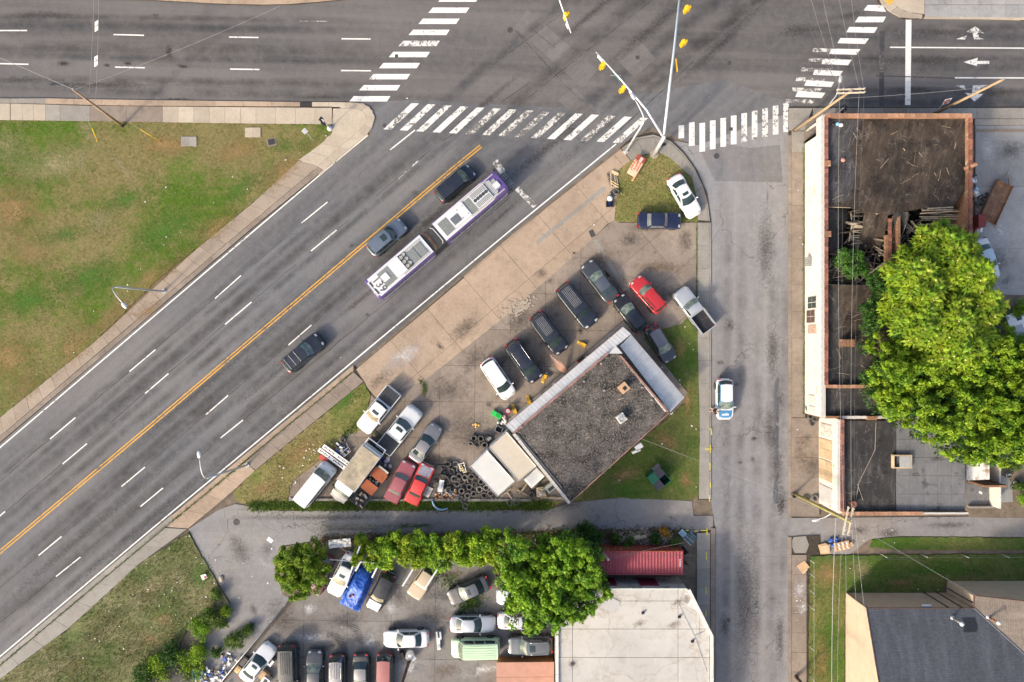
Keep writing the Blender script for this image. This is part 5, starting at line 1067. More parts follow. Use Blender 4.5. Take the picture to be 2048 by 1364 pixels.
MB().lathe([(0.0, 0.80), (0.1, 0.80), (0.12, 0.785), (0.34, 0.785), (0.36, 0.81), (0.40, 0.81), (0.41, 0.77)], 24).build('fan_guard', pm('fan_guard_grey', (0.40, 0.42, 0.42), 0.2, 6, 0.5), au, True)
for k in range(5): MB().lathe([(0.13+0.05*k, 0.80), (0.14+0.05*k, 0.81), (0.15+0.05*k, 0.80)], 24).build('guard_ring', STEEL, au, True)
MB().tube([(-0.4, -0.3, 0.1), (-0.9, -0.8, 0.05), (-0.5, -1.5, 0.05), (0.3, -1.4, 0.05)], 0.02, 5).build('hose', STEEL, au, True)
for px, py, r_ in ((1043, 853, 0.10), (1107, 768, 0.10), (1168, 763, 0.10), (1202, 727, 0.10), (1208, 781, 0.11), (1284, 775, 0.08), (1303, 800, 0.08)):
    MB().lathe([(r_, 0), (r_, 0.3), (r_*0.8, 0.3), (r_*0.8, 0.1), (0.0, 0.1)], 12).build('roof_vent', WOODW, shop, True, loc=W(px, py, RZ))
MB().tube([W(1236, 800, RZ+0.03), W(1247, 796, RZ+0.05)], 0.03, 5).build('loose_pipe', WOODW, shop)
for px, py, sx, sy, r_ in ((1277, 893, 0.8, 0.5, 0.6), (1272, 902, 0.9, 0.25, 0.4)): MB().box((0, 0, 0), (sx, sy, 0.5), r_).build('meter_box', AWN, shop, loc=W(px, py, 2.6))
# gravel roof grit standing proud: loose stones and scraps
gm = MB(); rr = random.Random(3)
ax = [Vector(W2(x, y, RZ)) for x, y in inn]
for k in range(6500):
    u, v = rr.random(), rr.random(); p = ax[0].lerp(ax[1], u).lerp(ax[3].lerp(ax[2], u), v); s_ = rr.uniform(0.02, 0.075)*(1.6 if rr.random() < 0.05 else 1)
    c = Vector((p.x, p.y, RZ)); a = rr.random()*6
    d1 = Vector((math.cos(a), math.sin(a), 0))*s_; d2 = Vector((-math.sin(a), math.cos(a), 0))*s_*rr.uniform(.5, 1)
    gm.add([c+d1, c+d2, c-d1, c-d2, c+Vector((0, 0, s_*0.7))], [(0, 1, 4), (1, 2, 4), (2, 3, 4), (3, 0, 4)])
g_o = gm.build('loose_gravel', pm('gravel_stones', (0.17, 0.16, 0.152), 0.9, 9, 0.9), shop, kind='stuff')
walk = sheet('shop_walkway', [(1247, 641), (1262, 655), (1012, 866), (1000, 852)], 0.14, JOINT)
slabs(walk, [(1247, 642), (1001, 852)], [(1261, 656), (1012, 865)], 12, 0.17, CONC_GREY)
slabs(walk, [(1264, 650), (1376, 786)], [(1256, 656), (1366, 795)], 9, 0.15, CONC_BROWN)

# ---- B: the long white building with the burnt, collapsed roof
BZ_, PZ = 3.85, 4.37
bb = empty('burnt_shop_row', (0, 0, 0), 0, 'long white-walled brick building with a burnt collapsed roof and terracotta coping', 'building')
def Bx(px, py, z=BZ_): return W(px, py, z)
def roofpiece(name, poly, z, mat, th=0.18, ztop=None):
    return MB().prism([W2(x, y, z) for x, y in poly], z-th, z, ztop).build(name, mat, bb)
NT_ = [(1652, 234), (1941, 234), (1937, 330), (1928, 380), (1910, 410), (1850, 416), (1800, 424), (1780, 430), (1735, 424), (1700, 415), (1652, 413)]
roofpiece('roof_deck', NT_, BZ_, T_BROWN)
roofpiece('roof_deck', [(1655, 240), (1722, 240), (1712, 270), (1700, 300), (1712, 340), (1700, 400), (1655, 408)], BZ_+0.006, tar('roof_tar_scuffed', (0.022, 0.022, 0.025), (0.07, 0.068, 0.072), 0.4, 0.6, 0.4), 0.004)
roofpiece('roof_deck', [(1652, 570), (1938, 572), (1938, 772), (1652, 770)], BZ_, T_BROWN)
roofpiece('roof_deck', [(1652, 777), (1936, 777), (1936, 834), (1652, 832)], BZ_-0.1, T_BLACK)
roofpiece('roof_deck', [(1655, 575), (1672, 575), (1690, 680), (1735, 690), (1735, 768), (1655, 768)], BZ_+0.006, T_BLACK, 0.004)
# west wall, with the recessed corner entry, built of its own pieces
wx = W(1645.5, 500, PZ).x
def wy(py_top): return W(0, py_top, PZ).y
yN, yS = wy(229), wy(835); yR = W(0, 283).y
MB().box((wx+0.14, (yR+yS)/2, PZ/2), (0.28, yR-yS, PZ)).build('west_wall', WALL_W, bb)
MB().box((wx+0.14, (yN+yR)/2-0.0, (2.9+PZ)/2), (0.276, yN-yR, PZ-2.9)).build('west_wall_head', WALL_W, bb)
MB().box((wx+1.7, yR-0.14, 1.45), (3.4, 0.28, 2.9)).build('entry_wall', WALL_W, bb)
MB().box((wx+3.2, (yN+yR)/2, 1.45), (0.28, yN-yR, 2.9)).build('entry_wall', WALL_W, bb)
MB().box((wx+1.6, (yN+yR)/2, 2.93), (3.2, yN-yR, 0.1)).build('entry_soffit', WOODW, bb)
MB().tube([(wx+0.16, yN-0.35, 0.1), (wx+0.16, yN-0.35, 2.9)], 0.13, 12).build('entry_column', WOODW, bb, True)
yN2 = W(1945, 229, PZ); xE = W(1943, 300, PZ).x
MB().box(((wx+3.2+xE)/2, yN-0.14, PZ/2), (xE-wx-3.2, 0.28, PZ)).build('north_wall', BRICK, bb)
MB().box(((wx+0.2+wx+3.2)/2, yN-0.14, (2.9+PZ)/2), (3.0, 0.27, PZ-2.9)).build('north_wall_head', BRICK, bb)
MB().box((xE-0.15, (yN+wy(470))/2-0.1, PZ/2-0.05), (0.30, yN-wy(470), PZ-0.1)).build('east_wall', BRICK, bb)
MB().box((xE-0.15, (wy(470)+yS)/2, 1.6), (0.30, wy(470)-yS, 3.2)).build('east_wall', BRICK, bb)
MB().box(((wx+xE)/2, yS, (PZ-0.15)/2), (xE-wx-0.5, 0.25, PZ-0.15)).build('south_wall', BRICK, bb)
MB().box(((wx+xE)/2, wy(773), (PZ-0.05)/2), (xE-wx-0.5, 0.28, PZ-0.05)).build('party_wall', BRICK, bb)
coping(bb, (wx+0.34, wy(234), 0), (wx+0.34, wy(770), 0), 62, 0.34, PZ+0.04, 0.10, COPING)
coping(bb, (wx-0.0, wy(230), 0), (wx-0.0, wy(834), 0), 40, 0.30, PZ+0.0, 0.06, WOODW, 'wall_cap')
coping(bb, (wx+0.2, yN-0.12, 0), (xE, yN-0.12, 0), 26, 0.40, PZ+0.04, 0.10, COPING_L)
coping(bb, (xE-0.12, yN-0.3, 0), (xE-0.12, wy(470), 0), 22, 0.36, PZ+0.02, 0.10, COPING)
coping(bb, (wx+0.5, wy(773), 0), (xE-0.4, wy(773), 0), 30, 0.34, PZ-0.02, 0.10, COPING_L)
coping(bb, (wx+2.0, yS, 0), (xE-0.4, yS, 0), 26, 0.30, PZ-0.12, 0.10, WOODW)
for px, py in ((1655, 327), (1656, 468)): MB().box((0, 0, 0), (0.55, 0.55, 0.25)).build('chimney_stub', BRICK, bb, loc=W(px, py, PZ+0.1))
# leaning brick pier at the north-east corner, hatch and chimney stubs
MB().tube([W(1928, 338, 3.9), W(1955, 327, 4.7)], 0.22, 8).build('fallen_flue', COPING_L, bb, True)
cs = MB().box((0, 0, 0), (1.25, 0.75, 0.7)).build('roof_chimney', BRICK, bb, loc=W(1694, 686, BZ_+0.35))
for k in range(4): MB().box((0.28*k-0.42, 0, 0.38), (0.24, 0.7, 0.08)).build('cap_brick', BRICK, cs)
MB().box((0, 0, 0), (0.95, 0.4, 0.35)).build('brick_pile', BRICK, bb, loc=W(1743, 836, PZ))
# windows and boards in the west wall (seen at a grazing angle)
def wwin(y0, y1, zlo, zhi, mat, x=None, fr=WOODW, panes=0, base=1608, gx=None):
    X_ = (wx if gx is None else gx)
    a, b = W(0, y0, (zlo+zhi)/2).y, W(0, y1, (zlo+zhi)/2).y
    f = MB().box((X_-0.02, (a+b)/2, (zlo+zhi)/2), (0.08, abs(a-b), zhi-zlo)).build('window', fr, bb if gx is None else cc)
    if panes:
        for i in range(panes):
            for j in range(2):
                w_ = abs(a-b)/panes; h_ = (zhi-zlo)/2
                MB().box((X_-0.065, min(a, b)+w_*(i+0.5), zlo+h_*(j+0.5)), (0.03, w_-0.07, h_-0.07)).build('pane', mat, f)
    else: MB().box((X_-0.065, (a+b)/2, (zlo+zhi)/2), (0.03, abs(a-b)-0.12, zhi-zlo-0.12)).build('board', mat, f)
wwin(593, 617, 1.0, 3.0, GLASS, panes=2); wwin(620, 646, 0.7, 2.7, pm('broken_dark_pane', (0.10, 0.07, 0.06), 0.5, 4, 0.4), panes=2); wwin(649, 668, 1.0, 3.0, pm('stained_board', (0.42, 0.30, 0.24), 0.4, 3, 0.8))
for y0, y1 in ((373, 394), (790, 806), (812, 824)): wwin(y0, y1, 1.2, 2.6, pm('grey_shutter', (0.55, 0.53, 0.50), 0.2, 3, 0.8))
cg = empty('window_cage', (wx-0.3, W(0, 523, 1.8).y, 1.6)); cg.parent = bb
MB().box((0, 0, 0), (0.45, 0.9, 0.5)).build('cage_unit', pm('cage_grey', (0.25, 0.27, 0.27), 0.3, 5, 0.6), cg)
for k in range(6): MB().tube([(-0.26, -0.5+0.2*k, -0.3), (-0.26, -0.5+0.2*k, 0.35), (0.2, -0.5+0.2*k, 0.35)], 0.02, 5).build('cage_bar', WOODW, cg)
# paint scrawl on the white wall
SCR = pm('spray_scrawl', (0.20, 0.17, 0.15), 0.3, 5, 0.8)
for y, z, l_, v in ((378, 2.6, 1.0, 1), (383, 2.2, 0.5, 0), (401, 1.0, 0.5, 1), (404, 1.3, 0.3, 0), (445, 2.4, 1.0, 1), (432, 1.9, 0.2, 1), (460, 2.1, 0.4, 1), (700, 2.8, 0.7, 1), (745, 2.8, 0.9, 1), (780, 3.0, 0.8, 1)):
    MB().box((wx-0.006, W(0, y, z).y, z), (0.012, l_ if v else 0.06, 0.06 if v else l_)).build('wall_scrawl', SCR, bb)
# collapsed interior
pit = [(1652, 405), (1940, 405), (1940, 575), (1652, 575)]
MB().grid(lambda u, v: (lambda p: Vector((p.x, p.y, 1.3+1.1*mnoise.noise(Vector((p.x*0.55, p.y*0.55, 0)))+0.4*mnoise.noise(Vector((p.x*1.7, p.y*1.7, 3))))))(W(1640+300*u, 580-185*v, 1.4)), 60, 40).build('debris_heap', CHARCOAL, bb)
MB().grid(lambda u, v: (lambda p: Vector((p.x, p.y, 3.6-1.6*u*u-0.4*v+0.15*math.sin(9*v))))(W(1654+60*u*(1-0.25*v), 414+88*v, 3.4)), 10, 10).build('sagging_roof', T_BLACK, bb)
MB().grid(lambda u, v: (lambda p: Vector((p.x, p.y, 3.75-1.0*v*v-0.5*abs(u-0.5)+0.1*math.sin(7*u))))(W(1728+48*u-6*v, 424+72*v, 3.5)), 10, 10).build('sagging_roof', T_BROWN, bb)
MB().grid(lambda u, v: (lambda p: Vector((p.x, p.y, 3.7-1.3*v*v+0.1*math.sin(6*u))))(W(1785+30*u, 424+40*v, 3.5)), 8, 8).build('sagging_roof', T_BLACK, bb)
MB().box((0, 0, 0), (0.30, 6.5, 3.7)).build('party_wall', BRICK, bb, loc=W(1778, 497, 1.85))
coping(bb, W(1779.5, 437, 3.75), W(1779.5, 560, 3.75), 16, 0.32, 3.74, 0.12, COPING)
coping(bb, W(1774, 470, 3.75), W(1772, 600, 3.75), 14, 0.25, 3.6, 0.4, BRICK, 'loose_brick')
# inner face of the east wall laid bare: big scorched brick face leaning inward
MB().grid(lambda u, v: (lambda a, b: a.lerp(b, v))(W(1908+26*(1-u)**1.3, 448-148*u+2, 1.2), W(1936, 455-148*u, PZ-0.1)), 14, 8).build('bare_brick_face', BRICK, bb)
tm = {}
def timber(px, py, z, L, a, tilt=0.0, mat=TIMBER, w=0.10):
    k = (round(L), mat.name, w)
    if k not in tm: tm[k] = MB().box((0, 0, 0), (round(L) if L >= 1 else 1, w, w*1.4)).mesh('charred_timber', mat)
    inst('charred_timber', tm[k], bb, W(px, py, z), (rnd(-.3, .3), tilt, a))
r2 = random.Random(11)
for k in range(190):
    px, py = r2.choice([(r2.uniform(1660, 1776), r2.uniform(500, 570)), (r2.uniform(1700, 1776), r2.uniform(420, 510)), (r2.uniform(1662, 1750), r2.uniform(540, 570)), (r2.uniform(1786, 1850), r2.uniform(440, 520))])
    timber(px, py, r2.uniform(1.4, 3.1), r2.choice([1, 1, 2, 2, 3, 4]), r2.choice([0.05, -0.1, 0.2, -0.3, 1.4, 0.9, -0.8])+r2.uniform(-.25, .25), r2.uniform(-.3, .3), TIMBER if r2.random() < 0.8 else TIMBER_P, r2.choice([0.07, 0.1, 0.14]))
for k in range(9): timber(1722+r2.uniform(-4, 4), 446+5*k, 2.9, 2, r2.uniform(-.12, .12), 0.05, TIMBER_P, 0.1)
for k in range(12): timber(1878+r2.uniform(-8, 8), 416+4.2*k, 3.0-0.1*k, 4, r2.uniform(-.08, .15), -0.05, TIMBER_P if k % 3 else TIMBER, 0.12)
for k in range(10): timber(1685+r2.uniform(-4, 12), 500+6.5*k, 2.4, 3, r2.uniform(-.3, .1), 0.05, TIMBER_P if k % 2 else TIMBER, 0.1)
for k in range(8): timber(1672+r2.uniform(-4, 4), 535+5*k, 2.6, 2, r2.uniform(-.1, .1), 0.0, TIMBER, 0.14)
for a_, b_ in (((1655, 413), (1752, 416)), ((1855, 417), (1906, 414)), ((1655, 570), (1760, 572)), ((1752, 428), (1776, 420)), ((1845, 421), (1905, 419))):
    MB().tube([W(*a_, BZ_-0.1), W(*b_, BZ_-0.1)], 0.09, 5).build('roof_joist', TIMBER_P, bb)
for px, py, c_ in ((1675, 248, (0.20, 0.45, 0.75)), (1682, 250, (0.75, 0.75, 0.75)), (1666, 249, (0.03, 0.03, 0.03)), (1686, 320, (0.55, 0.25, 0.20))):
    MB().lathe([(0.0, 0.22), (0.12, 0.2), (0.2, 0.1), (0.22, 0.0)], 10).build('roof_rag', pm('rag%d' % px, c_, 0.2, 6, 0.8), bb, True, loc=W(px, py, BZ_))
for k in range(46):      # scraps of pale flashing and twigs on the roofs
    px, py = (rnd(1660, 1930), rnd(242, 405)) if k < 26 else (rnd(1660, 1760), rnd(580, 765))
    a = rnd(0, 3.1); p = W(px, py, BZ_+0.02); d = Vector((math.cos(a), math.sin(a), 0))*rnd(.15, .7)
    MB().tube([p-d, p+Vector((rnd(-.1, .1), rnd(-.1, .1), 0.03)), p+d], 0.014, 4).build('roof_scrap', TIMBER_P, bb)

# ---- C: the lower black-roofed building with boarded front
CZ, CPZ = 4.2, 4.62
cc = empty('boarded_shop', (0, 0, 0), 0, 'boarded-up white shop with a flat black and slate roof beside the big tree', 'building')
gx = W(1678, 930, CPZ).x; cyN, cyS = W(0, 839, CPZ).y, W(0, 1027, CPZ).y; cxE = W(1931, 930, CZ).x
MB().box((gx+0.14, (cyN+cyS)/2, CPZ/2), (0.28, cyN-cyS, CPZ)).build('west_wall', WALL_W, cc)
MB().box(((gx+0.28+cxE)/2, (cyN+cyS)/2, CZ/2-0.1), (cxE-gx-0.3, cyN-cyS-0.3, CZ-0.2)).build('shell', BRICK, cc)
MB().prism([W2(x, y, CZ) for x, y in ((1680, 842), (1793, 842), (1790, 1025), (1682, 1025))], CZ-0.2, CZ).build('roof_deck', T_BLACK, cc)
for i in range(5):
    for j in range(5):
        x0, x1 = 1793+27.5*i, 1793+27.5*(i+1)-0.5; y0, y1 = 842+36.6*j, 842+36.6*(j+1)-0.5
        MB().prism([W2(x, y, CZ) for x, y in ((x0, y0), (x1, y0), (x1, y1), (x0, y1))], CZ-0.2, CZ+rnd(-.012, .012)).build('roof_sheet', T_SLATE, cc)
MB().box(((gx+cxE)/2, cyS+0.05, CPZ/2), (cxE-gx-0.1, 0.26, CPZ-0.05)).build('south_wall', BRICK, cc)
coping(cc, (gx+0.3, cyN, 0), (gx+0.3, cyS+0.2, 0), 26, 0.36, CPZ+0.04, 0.12, COPING)
coping(cc, (gx-0.02, cyN, 0), (gx-0.02, cyS+0.2, 0), 14, 0.26, CPZ-0.0, 0.06, WOODW, 'wall_cap')
coping(cc, (gx+0.3, cyS+0.02, 0), (gx+8.5, cyS+0.02, 0), 18, 0.34, CPZ+0.02, 0.10, COPING_L)
coping(cc, (gx+8.5, cyS+0.02, 0), (cxE, cyS+0.02, 0), 10, 0.20, CPZ+0.0, 0.08, WOODW)
for y0, y1 in ((878, 917), (920, 960)):
    a, b = W(0, y0, 1.6).y, W(0, y1, 1.6).y
    f = empty('boarded_window', (gx-0.05, (a+b)/2, 1.75)); f.parent = cc
    for i in range(2):
        for j in range(2): MB().box((0, (a-b)*(0.25-0.5*i), -0.72+1.44*j), (0.05, abs(a-b)/2-0.03, 1.4)).build('plywood_sheet', PLY, f)
for y0, y1, zl, zh, m_ in ((848, 874, 0.6, 3.2, WOODW), (972, 1006, 0.3, 3.2, AWN)): wwin(y0, y1, zl, zh, m_, gx=gx)
hb = empty('roof_hatch', W(1801, 922, CZ)); hb.parent = cc
for sx, sy, dx, dy in ((1.9, 0.12, 0, 0.62), (1.9, 0.12, 0, -0.62), (0.12, 1.12, 0.89, 0), (0.12, 1.12, -0.89, 0)): MB().box((dx, dy, 0.2), (sx, sy, 0.4)).build('hatch_curb', PLY, hb)
MB().box((0.25, 0, 0.37), (1.1, 1.1, 0.06)).build('hatch_lid', pm('hatch_lid_grey', (0.34, 0.34, 0.34), 0.15, 4, 0.6), hb)
MB().lathe([(0.22, 0), (0.30, 0.55), (0.34, 0.6), (0.2, 0.6), (0.0, 0.5)], 14).build('chimney_pot', COPING, cc, True, loc=W(1703, 1005, CZ))
for a_, b_ in (((1752, 845), (1750, 900)), ((1750, 900), (1718, 965)), ((1718, 965), (1712, 1000)), ((1715, 968), (1726, 1000))): MB().tube([W(*a_, CZ+0.05), W(*b_, CZ+0.05)], 0.03, 5).build('roof_cable', pm('old_cable', (0.30, 0.26, 0.22), 0.3, 5, 0.8), cc)
# ---- G: roofless annex at its east side
an = empty('ruined_annex', (0, 0, 0), 0, 'small roofless annex with a stained white roof scrap, right of the slate roof', 'shed')
MB().prism([W2(x, y, 2.9) for x, y in ((1933, 915), (1979, 915), (1979, 959), (1933, 961))], 2.75, 2.9).build('white_roof', pm('stained_white_roof', (0.72, 0.70, 0.66), 0.1, 2, 0.7, dirt=(0.30, 0.20, 0.12), dscale=0.7, dlo=0.5, dhi=0.62), an)
MB().prism([W2(x, y, 0.15) for x, y in ((1933, 962), (1978, 962), (1979, 1010), (1933, 1012))], 0, 0.15).build('floor', T_SLATE, an)
for a_, b_, h_, m_ in (((1979, 915), (1979, 1010), 1.6, WALL_W), ((1933, 1012), (1980, 1012), 0.6, CONC_GREY), ((1934, 962), (1979, 962), 2.7, BRICK)):
    p, q = W(*a_, 0), W(*b_, 0); MB().box((p+q)/2+Vector((0, 0, h_/2)), (max(0.2, abs(p.x-q.x)), max(0.2, abs(p.y-q.y)), h_)).build('wall', m_, an)
MB().box((0, 0, 0), (0.35, 0.22, 0.03), -0.6).build('paper_sheet', pm('paper_pale_blue', (0.6, 0.75, 0.82), 0.1, 5, 0.8), an, loc=W(1961, 985, 0.18))

# ---- D: the white-roofed building at the bottom
DZ = 3.85
dd = empty('white_roofed_building', (0, 0, 0), 0, 'flat white-roofed building with a chamfered corner beside the red container', 'building')
dr = [(1111, 1177), (1377, 1177), (1424, 1271), (1424, 1520), (1111, 1520)]
MB().prism([W2(x, y, DZ) for x, y in [(1113, 1179), (1375, 1179), (1421, 1272), (1421, 1518), (1113, 1518)]], 0, DZ-0.12).build('wall', pm('stained_render', (0.42, 0.40, 0.37), 0.2, 2, 0.85, dirt=(0.18, 0.17, 0.16), dscale=1.1, dlo=0.5, dhi=0.68), dd)
roofD = MB().prism([W2(x, y, DZ-0.02) for x, y in dr], DZ-0.12, DZ-0.02).build('roof_base', JOINT, dd)
def dclip(x0, x1, y0, y1):
    poly = [W2(x, y, DZ) for x, y in dr][::-1]
    c = [W2(x, y, DZ) for x, y in ((x0, y1), (x1, y1), (x1, y0), (x0, y0))]
    for k in range(4): poly = clip(poly, c[k], c[(k+1) % 4]) if len(poly) > 2 else []
    return poly
for x0, x1 in ((1117, 1144.6), (1145.4, 1355.6), (1356.4, 1419)):
    for y0, y1 in ((1178, 1201.6), (1202.4, 1257.6), (1258.4, 1314.6), (1315.4, 1372), (1373, 1440), (1441, 1518)):
        pl = dclip(x0, x1, y0, y1)
        if len(pl) > 2: MB().prism(pl, DZ-0.03, DZ+rnd(0, .006)).build('roof_panel', ROOF_CREAM, dd)
PARA = pm('parapet_white', (0.60, 0.59, 0.56), 0.08, 3, 0.6, dirt=(0.45, 0.33, 0.2), dscale=2, dlo=0.6, dhi=0.75)
for a, b, n_ in (((1377, 1178), (1423, 1271), 6), ((1423, 1271), (1423, 1515), 12), ((1114, 1179), (1114, 1515), 12)): coping(dd, W(*a, DZ), W(*b, DZ), n_, 0.28, DZ+0.10, 0.28, PARA, 'parapet_section')
coping(dd, W(1120, 1177.5, DZ), W(1374, 1177.5, DZ), 14, 0.12, DZ+0.03, 0.10, pm('green_white_trim', (0.50, 0.56, 0.52), 0.1, 4, 0.6), 'edge_board')
for px, py in ((1219, 1207),): stainp = stain(dd, px, py, 26, 20, RUST_S, 0.3, DZ+0.03)
MB().add([(math.cos(a*0.35)*(1.0+0.18*math.sin(a*1.9)), math.sin(a*0.35)*(0.72+0.1*math.cos(a*1.3)), 0) for a in range(18)], [tuple(range(18))]).build('roof_patch', pm('patch_grey', (0.44, 0.44, 0.44), 0.15, 4, 0.7, dirt=(0.35, 0.34, 0.33), dscale=4), dd, loc=W(1219, 1208, DZ+0.045))
MB().poly([W(x, y, DZ+0.03) for x, y in ((1366, 1193), (1372, 1184), (1388, 1204), (1396, 1222), (1380, 1215), (1362, 1203))][::-1]).build('roof_patch', pm('patch_pale', (0.60, 0.58, 0.55), 0.15, 4, 0.7, dirt=(0.40, 0.28, 0.17), dscale=2), dd)
for px, py in ((1356, 1205), (1280, 1247), (1349, 1250)): stain(dd, px, py, 16, 8, RUST_S, 0.4, DZ+0.03)
for px, py in ((1286, 1226), (1359, 1234), (1385, 1283)): MB().box((0, 0, 0), (0.3, 0.16, 0.25), 0.3).build('roof_vent', TRIM, dd, loc=W(px, py, DZ+0.1))
MB().lathe([(0.0, 0.05), (0.18, 0.03), (0.2, 0)], 12).build('roof_drain', IRON, dd, loc=W(1145, 1328, DZ+0.03)); stain(dd, 1145, 1328, 12, 9, OIL2, 0, DZ+0.026)
for a_, b_ in (((1356, 1207), (1388, 1272)), ((1388, 1272), (1410, 1262)), ((1390, 1274), (1413, 1345)), ((1397, 1225), (1398, 1275))): MB().tube([W(*a_, DZ+0.06), W(*b_, DZ+0.06)], 0.02, 5).build('roof_cable', STEEL, dd)
for x0, x1 in ((1277, 1313), (1186, 1231)):
    a, b = W(x0, 0, 1.6).x, W(x1, 0, 1.6).x; yy = W(0, 1179, DZ).y
    MB().box(((a+b)/2, yy+0.03, 1.7), (b-a, 0.08, 2.2)).build('door', pm('magenta_door', (0.20, 0.022, 0.05), 0.3, 2, 0.6), dd)
# ---- low orange box against it
ob = empty('steel_skip', (0, 0, 0), 0, 'low orange-brown steel box with a pinkish lid against the white-roofed building', 'container')
MB().prism([W2(x, y, 1.5) for x, y in ((994, 1326), (1107, 1324), (1107, 1500), (994, 1500))], 0, 1.46).build('body', pm('orange_steel', (0.42, 0.19, 0.075), 0.25, 2, 0.6, dirt=(0.24, 0.10, 0.05), dscale=1.5), ob)
for k in range(6): MB().prism([W2(x, y, 1.55) for x, y in ((993, 1325+30*k), (1108, 1324+30*k), (1108, 1353.4+30*k), (993, 1354.4+30*k))], 1.46, 1.55).build('lid_panel', pm('pink_faded_steel', (0.44, 0.235, 0.175), 0.12, 1.5, 0.55), ob)

# ---- E: the red shipping container
rc = empty('shipping_container', (0, 0, 0), 0, 'red corrugated shipping container between the tree and the pavement', 'container')
RCT = pm('container_red', (0.30, 0.055, 0.075), 0.2, 2, 0.6, dirt=(0.16, 0.06, 0.05), dscale=1.6, dlo=0.55, dhi=0.7); RCS = pm('container_red_rusty', (0.28, 0.055, 0.04), 0.3, 2, 0.7, dirt=(0.36, 0.15, 0.05), dscale=1.3, dlo=0.52, dhi=0.66)
c0, c1 = W(1140, 1103, 2.6), W(1365, 1148.5, 2.6)
x0, x1, y1, y0 = c0.x, c1.x, c0.y, c1.y
def corr(n, amp, f):
    m = MB(); pts = []
    for k in range(n*4+1):
        t = k/(n*4); o = (0, 1, 1, 0)[k % 4]*amp; pts.append((t, o))
    vs = []; 
    for t, o in pts: vs += list(f(t, o))
    m.add(vs, [(2*i, 2*i+1, 2*i+3, 2*i+2) for i in range(len(pts)-1)]); return m
corr(36, 0.045, lambda t, o: (Vector((x0+(x1-x0)*t, y0+0.06, 2.58-o)), Vector((x0+(x1-x0)*t, y1-0.06, 2.58-o)))).build('roof', RCT, rc)
corr(36, 0.05, lambda t, o: (Vector((x0+(x1-x0)*t, y1-o, 2.55)), Vector((x0+(x1-x0)*t, y1-o, 0.1)))).build('side_panel', RCS, rc)
corr(36, 0.05, lambda t, o: (Vector((x0+(x1-x0)*t, y0+o, 0.1)), Vector((x0+(x1-x0)*t, y0+o, 2.55)))).build('side_panel', RCS, rc)
for y in (y0, y1): MB().box(((x0+x1)/2, y, 2.55), (x1-x0, 0.1, 0.12)).build('top_rail', RCT if y == y0 else RCS, rc)
for x in (x0, x1):
    MB().box((x, (y0+y1)/2, 1.3), (0.06, y1-y0, 2.5)).build('end_panel', RCS, rc)
    for y in (y0, y1): MB().box((x, y, 1.3), (0.14, 0.14, 2.6)).build('corner_post', RCT, rc)
    MB().box((x, (y0+y1)/2, 2.56), (0.12, y1-y0, 0.1)).build('header_beam', RCT, rc)
for y, l_ in ((y0+0.9, R(-20)), (y0+1.9, R(30))): MB().box((x1+0.35, y, 1.2), (0.9, 0.06, 2.3), l_).build('open_door', TRIM, rc)
for k in range(5): MB().box((x1-0.25, (y0+y1)/2-0.35+0.17*k, 2.60), (0.10, 0.10, 0.01)).build('marking', TXT_W, rc)

# ---- F: the cream building with shingled gables at the lower right
ff = empty('cream_building', (0, 0, 0), 0, 'cream-walled building with two shingled gable roofs in the lower right corner', 'building')
SH_S = shingle('shingles_slate', (0.09, 0.098, 0.115), (0.12, 0.128, 0.146)); SH_B = shingle('shingles_brown', (0.15, 0.13, 0.115), (0.19, 0.165, 0.145), R(90))
fz = 4.4; pit_ = 0.37
nw = W(1733, 1216, fz); ne = W(1948, 1216, fz); n2 = W(1948, 1191, fz)
fxW, fyN, fxM, fyN2 = nw.x, nw.y, ne.x, n2.y
ridY = fyN-9.5; ridX = fxM+9.5
z1 = lambda y: fz+pit_*(fyN-y); z2 = lambda x: fz+pit_*(x-fxM)
xw = W(1690, 1190).x; yn = W(1690, 1190).y; xm = W(1890, 1160).x; yn2 = W(1890, 1160).y
# main roof north slope up to the valley, its south slope beyond the frame
val = [Vector((fxM, fyN, fz)), Vector((ridX, ridY, fz+pit_*9.5))]
def slab3(name, pts, th, mat): 
    n = len(pts); lo = [Vector(p)-Vector((0, 0, th)) for p in pts]
    MB().add([*pts, *lo], [tuple(range(n)), tuple(range(n, 2*n))[::-1]]+[(i, n+i, n+(i+1) % n, (i+1) % n) for i in range(n)]).build(name, mat, ff)
slab3('roof', [Vector((fxW, ridY, z1(ridY))), Vector((ridX, ridY, z1(ridY))), Vector((fxM, fyN, fz)), Vector((fxW, fyN, fz))][::1], 0.12, SH_S)
slab3('roof', [Vector((fxW, ridY-9.5, fz)), Vector((ridX, ridY-9.5, fz)), Vector((ridX, ridY, z1(ridY))), Vector((fxW, ridY, z1(ridY)))], 0.12, SH_S)
slab3('roof', [Vector((ridX, ridY, z2(ridX))), Vector((ridX, fyN2, z2(ridX))), Vector((fxM, fyN2, fz)), Vector((fxM, fyN, fz))], 0.12, SH_B)
slab3('roof', [Vector((ridX, ridY, z2(ridX))), Vector((ridX+9.5, ridY, fz)), Vector((ridX+9.5, fyN2, fz)), Vector((ridX, fyN2, z2(ridX)))], 0.12, SH_B)
o_ = 0.05
MB().add([(fxW+o_, fyN-o_, 0), (fxW+o_, ridY-9.4, 0), (fxW+o_, ridY-9.4, fz-0.1), (fxW+o_, ridY, z1(ridY)-0.1), (fxW+o_, fyN-o_, fz-0.1)], [(0, 1, 2, 3, 4)]).build('gable_wall', WALL_C, ff)
